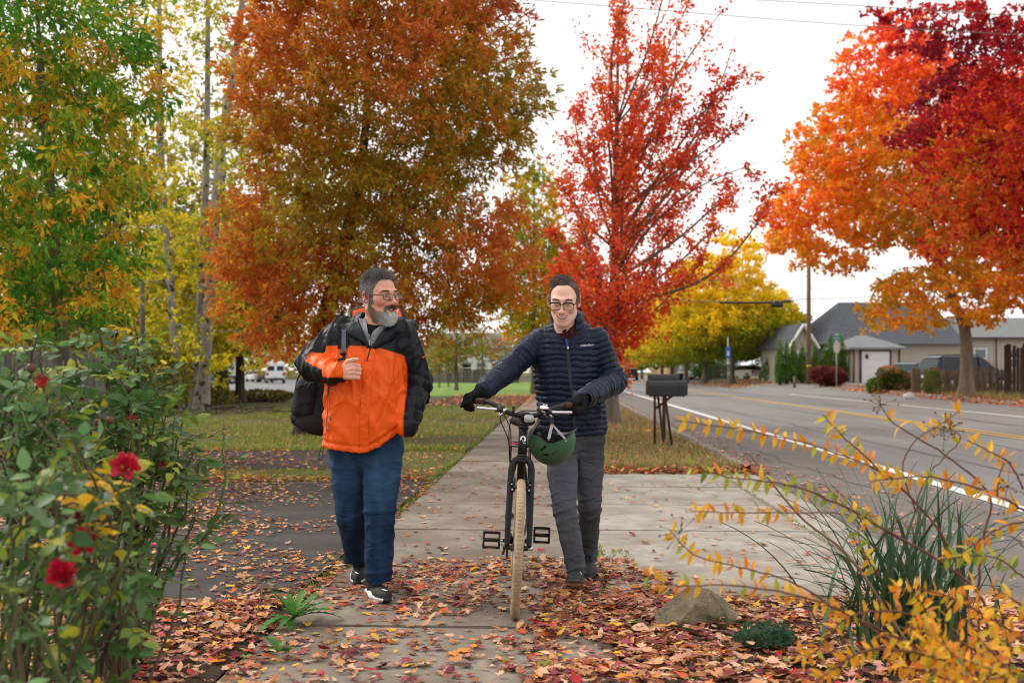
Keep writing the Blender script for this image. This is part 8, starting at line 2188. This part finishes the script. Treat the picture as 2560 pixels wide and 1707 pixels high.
# ------------------------------------------------------------------ fences, board by board
M_oldw = mat('weathered_board', (0.20, 0.145, 0.10), 0.9, 0.15, var=0.35, vscale=5, bump=0.6, bscale=20, stretch=(3, 3, 0.4), objvar=0.25); M_dkw = mat('dark_board', (0.085, 0.055, 0.038), 0.9, 0.15, var=0.3, vscale=5, objvar=0.2, stretch=(3, 3, 0.4)); M_gyw = mat('grey_board', (0.13, 0.12, 0.11), 0.95, 0.1, var=0.35, vscale=6, objvar=0.25, stretch=(3, 3, 0.3))
def fence(label, a, b, h, bw, m, seed, tilt=0.03, gap=0.012):
    a = np.array(a, float); b = np.array(b, float); L = np.linalg.norm((b - a)[:2]); u = unit((b - a) * np.array([1, 1, 0])); nrm = np.array([u[1], -u[0], 0]); r = np.random.default_rng(seed)
    t = thing('wooden_fence', label, 'fence', a); n = int(L / bw); ang = math.atan2(u[1], u[0])
    mes = [mesh_from('board', *box((0, 0, hh / 2), (bw - gap, 0.022, hh)), False, None, m) for hh in (h, h * 0.96, h * 1.03)]
    for k in range(n):
        c = a + u * bw * (k + 0.5); c[2] = float(hgt(c[0], c[1]))
        o = link(bpy.data.objects.new('board', mes[r.integers(3)])); o.parent = t; o.location = tuple(c - a); o.rotation_euler = (r.normal(0, tilt * 0.5), r.normal(0, tilt), ang)
    for z in (0.25, 0.8): part('rail', tube([a + nrm * -0.05 + (0, 0, h * z), b + nrm * -0.05 + (0, 0, h * z)], 0.04, 4), m, t, False)
    for k in range(int(L / 2.4) + 1):
        c = a + u * min(2.4 * k, L) - nrm * 0.1; part('post', box(c + np.array([0, 0, h * 0.5]), (0.1, 0.1, h * 1.02), rotz(ang)), m, t, False)
fence('low leaning picket fence in front of the blue people carrier', on(2283, 48.5), on(2512, 48), 1.28, 0.125, M_oldw, 3, 0.05)
fence('tall dark board fence at the right edge', on(2513, 46.5), on(2700, 45), 2.35, 0.15, M_dkw, 4, 0.012)
fence('grey board fence half hidden behind the roses', P(-60, 1000, 22) * np.array([1, 1, 0]), P(318, 1000, 22) * np.array([1, 1, 0]), 1.7, 0.155, M_gyw, 5, 0.01)
fence('tan board fence far down the road beyond the trees', on(1628, 150), on(1690, 135), 1.9, 0.22, mat('tan_board', (0.42, 0.30, 0.17), 0.85, 0.2, objvar=0.2), 6, 0.01)
fence('dark grey fence below the white house on the far lawn', P(1060, 943, 112) * np.array([1, 1, 0]), P(1300, 943, 112) * np.array([1, 1, 0]), 1.5, 0.25, M_gyw, 7, 0.01)
fence('grey mesh gate between the yellow trees', on(1766, 108), on(1822, 108), 1.5, 0.2, M_gyw, 8, 0.0, 0.08)

# ------------------------------------------------------------------ bushes
def bush(name, label, B, ells, n, L, W, pal, w, seed, group=None, cat='bush', up=0.3):
    r = np.random.default_rng(seed); B = np.array(B, float); t = thing(name, label, cat, B, group)
    E_ = [(B[0] + e[0], B[1] + e[1], B[2] + e[2], *e[3:]) for e in ells]; pos = in_ell(E_, n, r, 0.75); cen = np.array([[e[0], e[1], e[2]] for e in E_]).mean(0); outd = pos - cen; outd /= np.linalg.norm(outd, axis=1)[:, None] + 1e-9
    V, Fc = leaf_mesh(pos, outd * 0.7 + r.normal(0, 0.6, (n, 3)) + np.array([0, 0, up]), r.normal(0, 0.7, (n, 3)) + outd, L * r.uniform(0.6, 1.3, n), W * r.uniform(0.6, 1.3, n))
    o = part('foliage', (V, Fc), M_leaf, t, False, np.repeat(pal_fn(pal, w)(pos, np.round(pos * 2.2) / 2.2, r), 4, 0)); o['kind'] = 'stuff'
    part('stems', joinVF([tube([B + (r.normal(0, 0.08), r.normal(0, 0.08), 0), np.array(e[:3]) + r.normal(0, 0.3, 3) * np.array(e[3:6])], [0.03, 0.008], 5) for e in E_ for _ in range(4)]), M_bark_dark, t)
    return t
AV = [srgb(96, 134, 62), srgb(116, 152, 68), srgb(82, 116, 58), srgb(138, 166, 78)]
for k, (px, top, w, lab) in enumerate(((1949, 836, 0.36, 'leftmost tall clipped conifer, right of the white saloon'), (1967, 848, 0.32, 'second clipped conifer from the white saloon'), (1984, 843, 0.36, 'third clipped conifer from the white saloon'), (2006, 858, 0.34, 'clipped conifer just left of the utility pole'),
                                       (2037, 858, 0.36, 'clipped conifer just right of the utility pole'), (2061, 864, 0.34, 'small clipped conifer left of the tallest one'), (2076, 828, 0.42, 'tallest clipped conifer beside the street sign'), (2105, 838, 0.38, 'clipped conifer beside the garage, rightmost of the row'), (1928, 880, 0.9, 'low dark conifer behind the white saloon'))):
    B = on(px, 73 if px > 1940 else 82); h = HC - (top - HZ) * B[1] / F - B[2]
    bush('conifer', lab, B, [(0, 0, h * 0.22, w, w, h * 0.22), (0, 0, h * 0.45, w * 0.8, w * 0.8, h * 0.25), (0, 0, h * 0.68, w * 0.5, w * 0.5, h * 0.22), (0, 0, h * 0.87, w * 0.22, w * 0.22, h * 0.14)], 2600, 0.17, 0.06, AV, [3, 3, 2, 2], 300 + k, 'clipped conifers before the beige house', 'conifer', 1.2)
bush('barberry_bush', 'dark purple red bush at the foot of the utility pole', on(2072, 64), [(0, 0, 0.6, 1.15, 1.0, 0.6), (-0.5, 0, 0.8, 0.7, 0.7, 0.5), (0.5, 0, 0.55, 0.7, 0.7, 0.5)], 4200, 0.14, 0.09, [srgb(120, 50, 52), srgb(94, 44, 50), srgb(150, 70, 62)], [3, 3, 2], 320)
bush('garden_bush', 'pink and green leaved bush on the verge left of the low fence', on(2228, 52), [(0.3, 0, 0.55, 0.8, 0.7, 0.6), (-0.1, 0, 0.95, 0.65, 0.6, 0.4)], 3600, 0.13, 0.08, [srgb(76, 104, 48), srgb(104, 124, 56), srgb(206, 110, 96), srgb(190, 140, 70)], [4, 3, 2, 2], 321)
bush('garden_bush', 'small ragged green bush left of the pink leaved one', on(2188, 52), [(0, 0, 0.35, 0.4, 0.4, 0.4)], 900, 0.14, 0.09, [srgb(84, 116, 48), srgb(120, 136, 56)], [1, 1], 322)
bush('garden_bush', 'tuft of green weeds growing through the low picket fence', on(2330, 47.6), [(0, 0, 0.6, 0.4, 0.3, 0.6)], 1200, 0.13, 0.05, [srgb(100, 124, 56), srgb(130, 140, 70)], [1, 1], 323)
bush('hedge', 'clipped dark hedge behind the grey mesh gate', on(1796, 112), [(0, 0, 0.8, 3.0, 0.8, 0.9)], 2600, 0.25, 0.14, AV, [3, 2, 3, 1], 324)
bush('shrub', 'brown green shrub on the lawn edge behind the backpack', on(660, 42), [(0, 0, 0.22, 1.3, 0.9, 0.25), (-1.2, 0, 0.2, 0.8, 0.8, 0.22)], 2200, 0.13, 0.09, [srgb(120, 112, 54), srgb(96, 96, 46), srgb(150, 110, 56), srgb(88, 70, 44)], [3, 3, 2, 2], 325)
bush('shrub', 'dark undergrowth at the foot of the pale trunks', on(430, 34), [(0, 0, 0.4, 1.6, 0.8, 0.5), (1.2, 0.4, 0.3, 0.9, 0.7, 0.4)], 2600, 0.13, 0.09, [srgb(110, 122, 56), srgb(170, 150, 60), srgb(110, 100, 54)], [3, 2, 2], 326)
bush('shrub', 'dark undergrowth behind the grey board fence', on(120, 30), [(0, 0, 1.2, 3.0, 1.2, 1.4), (2.6, 0.5, 0.9, 1.6, 1.0, 1.1)], 7000, 0.16, 0.11, [srgb(100, 112, 52), srgb(140, 136, 56), srgb(170, 150, 60), srgb(90, 82, 50)], [3, 2, 2, 2], 327)
def brush_pile():
    r = np.random.default_rng(4); b = on(600, 30); t = thing('brush_pile', 'pile of cut branches lying on the lawn left of the backpack', 'brush pile', b)
    for k in range(26):
        c = b + np.array([r.normal(0, 0.9), r.normal(0, 0.4), abs(r.normal(0.06, 0.10))]); d = unit(r.normal(0, 1, 3) * np.array([1, 0.6, 0.15])); l = r.uniform(0.3, 1.0)
        part('branch', tube(spline([c - d * l / 2, c + r.normal(0, 0.05, 3), c + d * l / 2], 6), np.linspace(0.025, 0.008, 6), 5), M_bark_grey if k % 2 else M_bark_dark, t)
brush_pile()

# ------------------------------------------------------------------ poles, wires, signs
M_pole = mat('pole_wood', (0.20, 0.125, 0.085), 0.9, 0.15, var=0.3, vscale=3, stretch=(4, 4, 0.3)); M_galv = mat('galvanised', (0.38, 0.39, 0.40), 0.5, 0.4, 0.5); M_wire = mat('wire', (0.16, 0.17, 0.13), 0.6)
b = on(2022, 70); up = thing('utility_pole', 'tall brown wooden utility pole across the road', 'utility pole', b)
part('pole', tube([b - (0, 0, 0.3), b + (0, 0, 6), b + (0, 0, 12.5)], [0.17, 0.15, 0.12], 14), M_pole, up); part('crossarm', box(b + np.array([0, 0, 11.6]), (2.4, 0.12, 0.14)), M_pole, up, False)
for s in (-1, -0.4, 0.4, 1): part('insulator', lathe([(0, 0), (0.05, 0), (0.06, 0.06), (0.03, 0.14), (0, 0.15)], 10, b + np.array([s * 1.05, 0, 11.68])), M_trim, up)
part('band', tube([b + (0, 0, 1.2), b + (0, 0, 1.3)], 0.168, 14), mat('yellow_band', (0.6, 0.42, 0.05), 0.6), up)
def wire(label, pts, rad, cat='wire'):
    p = spline(pts, 24); return single('overhead_wire', tube(p, rad, 5), M_wire, p[0], label, cat, 'overhead wires')
wire('upper of the two wires across the sky at top right', [P(1500, -20, 30), P(2100, 12, 30), P(2700, 50, 30)], 0.013)
wire('lower of the two wires across the sky above the red maple', [P(1150, -14, 30), P(1700, 30, 30), P(2200, 68, 30), P(2700, 95, 30)], 0.013)
wire('highest cable running left from the utility pole', [P(2022, 690, 70), P(1800, 702, 74), P(1560, 700, 80)], 0.02)
wire('thick cable running left from the utility pole over the yellow trees', [P(2022, 747, 70), P(1900, 755, 70), P(1797, 755, 70), P(1600, 746, 72)], 0.03)
wire('cable running right from the utility pole to the grey house', [P(2022, 748, 70), P(2120, 745, 70), P(2260, 735, 72)], 0.025)
wire('thin cable running right from the utility pole high under the maple', [P(2022, 722, 70), P(2120, 720, 70), P(2260, 716, 72)], 0.018)
single('cable_bundle', tube(spline([P(1797, 756, 69.9), P(1890, 757, 69.9), P(1978, 754, 69.9)], 12), 0.075, 8), M_trim, P(1797, 756, 69.9), 'thick dark lashed bundle on the cable left of the utility pole', 'cable')
c0, c1 = P(1929, 763, 69.8), P(1956, 763, 69.8); ca = thing('cable_box', 'black cylinder hanging under the thick cable near the utility pole', 'cable box', c0)
part('case', tube(spline([c0, c0 + (c1 - c0) * 0.06, c0 + (c1 - c0) * 0.94, c1], 12), [0.10] + [0.155] * 10 + [0.10], 14), M_trim, ca)
for k in (0.2, 0.8): part('hanger', tube([c0 + (c1 - c0) * k, c0 + (c1 - c0) * k + (0, 0, 0.28)], 0.02, 5), M_galv, ca)
b = on(2091, 61); sg = thing('street_sign', 'street name sign above the back of a stop sign on a grey post', 'sign', b)
part('post', tube([b, b + (0, 0, 3.35)], 0.035, 8), M_galv, sg)
oc = [(0.38 * math.cos(R(22.5 + 45 * k)) * 0.55, 0.38 * math.sin(R(22.5 + 45 * k))) for k in range(8)]; part('stop_sign', prism(oc, (1, 0, 0), (0, 0, 1), (0, 1, 0), b + np.array([0, -0.07, 2.45]), 0.012), mat('sign_back', (0.55, 0.54, 0.50), 0.45, 0.4, 0.4), sg, False)
M_sgn = mat('sign_green', (0.0, 0.22, 0.13), 0.4, 0.4)
for z, w, a in ((3.02, 0.72, 0.0), (3.24, 0.66, 0.75)):
    o = part('name_blade', box(b + np.array([0, -0.06, z]), (w, 0.012, 0.19), rotz(a)), M_sgn, sg, False)
    part('lettering', joinVF([box(b + np.array([0, -0.06, z]) + rotz(a) @ np.array([(-0.2 + 0.09 * k) * w / 0.7, -0.008, 0]), (0.05, 0.004, 0.07), rotz(a)) for k in range(5)]), M_wtrim, o, False)
b = on(1820, 79); sg = thing('banner_sign', 'small blue banner sign on a grey post before the yellow trees', 'sign', b)
part('post', tube([b, b + (0, 0, 4.0)], 0.04, 8), M_galv, sg); fl = part('banner', box(b + np.array([0, -0.06, 2.78]), (0.40, 0.02, 0.86)), mat('banner_blue', (0.02, 0.10, 0.42), 0.5), sg, False)
part('emblem', box(b + np.array([0, -0.075, 2.72]), (0.18, 0.008, 0.42)), mat('banner_pale', (0.62, 0.62, 0.66), 0.5), fl, False); part('emblem', box(b + np.array([0.02, -0.083, 2.90]), (0.12, 0.006, 0.1)), mat('banner_red', (0.5, 0.03, 0.04), 0.5), fl, False)
b = on(1986, 66); single('marker_post', tube([b, b + (0, 0, 0.75)], 0.09, 10), M_pole, b, 'short wooden post standing left of the purple bush', 'post')
b = on(1751, 104); single('guy_marker', tube([b, b + (0.75, 0, 2.3)], 0.07, 8), mat('guy_yellow', (0.65, 0.36, 0.06), 0.6), b, 'slanting yellow guy wire guard among the yellow tree trunks', 'guard')
b = on(1699, 104); bn = thing('wheelie_bin', 'dark wheelie bin on the verge before the row of yellow trees', 'bin', b)
part('tub', taper_prism([(-0.3, 0.05), (0.3, 0.05), (0.36, 1.0), (-0.36, 1.0)], 0.55, 0.7, 0.05, 1.0)[0:2] and (lambda v: (v[0] + b, v[1]))(taper_prism([(-0.3, 0.05), (0.3, 0.05), (0.36, 1.0), (-0.36, 1.0)], 0.55, 0.7, 0.05, 1.0)), mat('bin_green', (0.02, 0.03, 0.03), 0.6), bn, False); part('lid', box(b + np.array([0, 0, 1.04]), (0.78, 0.76, 0.08), bev=0.03), mat('bin_green'), bn, False)
b = P(356, 1010, 24) * np.array([1, 1, 0]); single('grey_post', tube([b, b + (0, 0, 3.4)], [0.065, 0.055], 10), M_gyw, b, 'thin grey pole standing behind the roses', 'pole')
b = on(2272, 44); single('white_stone', ico(b + np.array([0, 0, 0.12]), 0.22, 3, (1.1, 0.8, 0.8), jit=0.3, seed=2), mat('white_stone', (0.55, 0.54, 0.52), 0.8), b, 'white stone on the verge across the road', 'stone', smooth=False)

# ------------------------------------------------------------------ mailboxes
M_mb = mat('mailbox_black', (0.014, 0.015, 0.017), 0.5, 0.4, var=0.3, vscale=12, var2=(30, 0.62, 0.72, (0.06, 0.045, 0.035))); M_rust = mat('rusty_post', (0.06, 0.03, 0.02), 0.8, 0.2, var=0.4, vscale=20)
def mailbox(label, px0, px1, pyt, pyb, Y, seed):
    a, b2 = P(px0, pyb, Y), P(px1, pyb, Y); L = b2[0] - a[0]; hgt_ = (pyb - pyt) * Y / F; w = 0.25
    t = thing('mailbox', label, 'mailbox', np.array([a[0] + L / 2, Y, a[2]]), 'mailboxes on the verge'); n = 12
    prof = [(-w / 2, 0.0), (w / 2, 0.0), (w / 2, hgt_ - w * 0.36)] + [(w / 2 * math.cos(q), hgt_ - w * 0.36 + w * 0.36 * math.sin(q)) for q in np.linspace(0.15, math.pi - 0.15, n)] + [(-w / 2, hgt_ - w * 0.36)]
    part('box', prism(prof, (0, 1, 0), (0, 0, 1), (1, 0, 0), a, L * 0.78), M_mb, t, False)
    part('door', prism([(x * 1.07, z * 1.03 - 0.004) for x, z in prof], (0, 1, 0), (0, 0, 1), (1, 0, 0), a + np.array([L * 0.78, 0, 0]), L * 0.22), M_mb, t, False)
    part('back_rim', prism([(x * 1.04, z * 1.02 - 0.002) for x, z in prof], (0, 1, 0), (0, 0, 1), (1, 0, 0), a - np.array([0.012, 0, 0]), 0.022), M_rust, t, False)
    part('latch', box(b2 + np.array([0.012, 0, hgt_ * 0.93]), (0.03, 0.03, 0.03), bev=0.006), M_rust, t, False)
    return t, a, L
mb, a, L = mailbox('black mailbox nearer the path, in front of the other', 1619, 1716, 951, 987, 16.4, 1)
M_l = lambda px, py, Y: P(px, py, Y)
for pts in ([(1637, 987, 16.4), (1637, 1110, 16.4)], [(1662, 987, 16.4), (1680, 1116, 16.4)], [(1640, 1020, 16.4), (1682, 988, 16.4)], [(1645, 990, 16.5), (1660, 1112, 16.3)]): part('post', tube([P(*q) for q in pts], 0.021, 8), M_rust, mb)
part('mount_board', box(P(1667, 989, 16.4), (0.56, 0.2, 0.022)), M_rust, mb, False)
mb2, a, L = mailbox('black mailbox behind and just above the nearer one', 1623, 1696, 935, 962, 17.6, 2)
part('post', tube([P(1660, 962, 17.6), P(1660, 1100, 17.6)], 0.03, 8), M_rust, mb2)
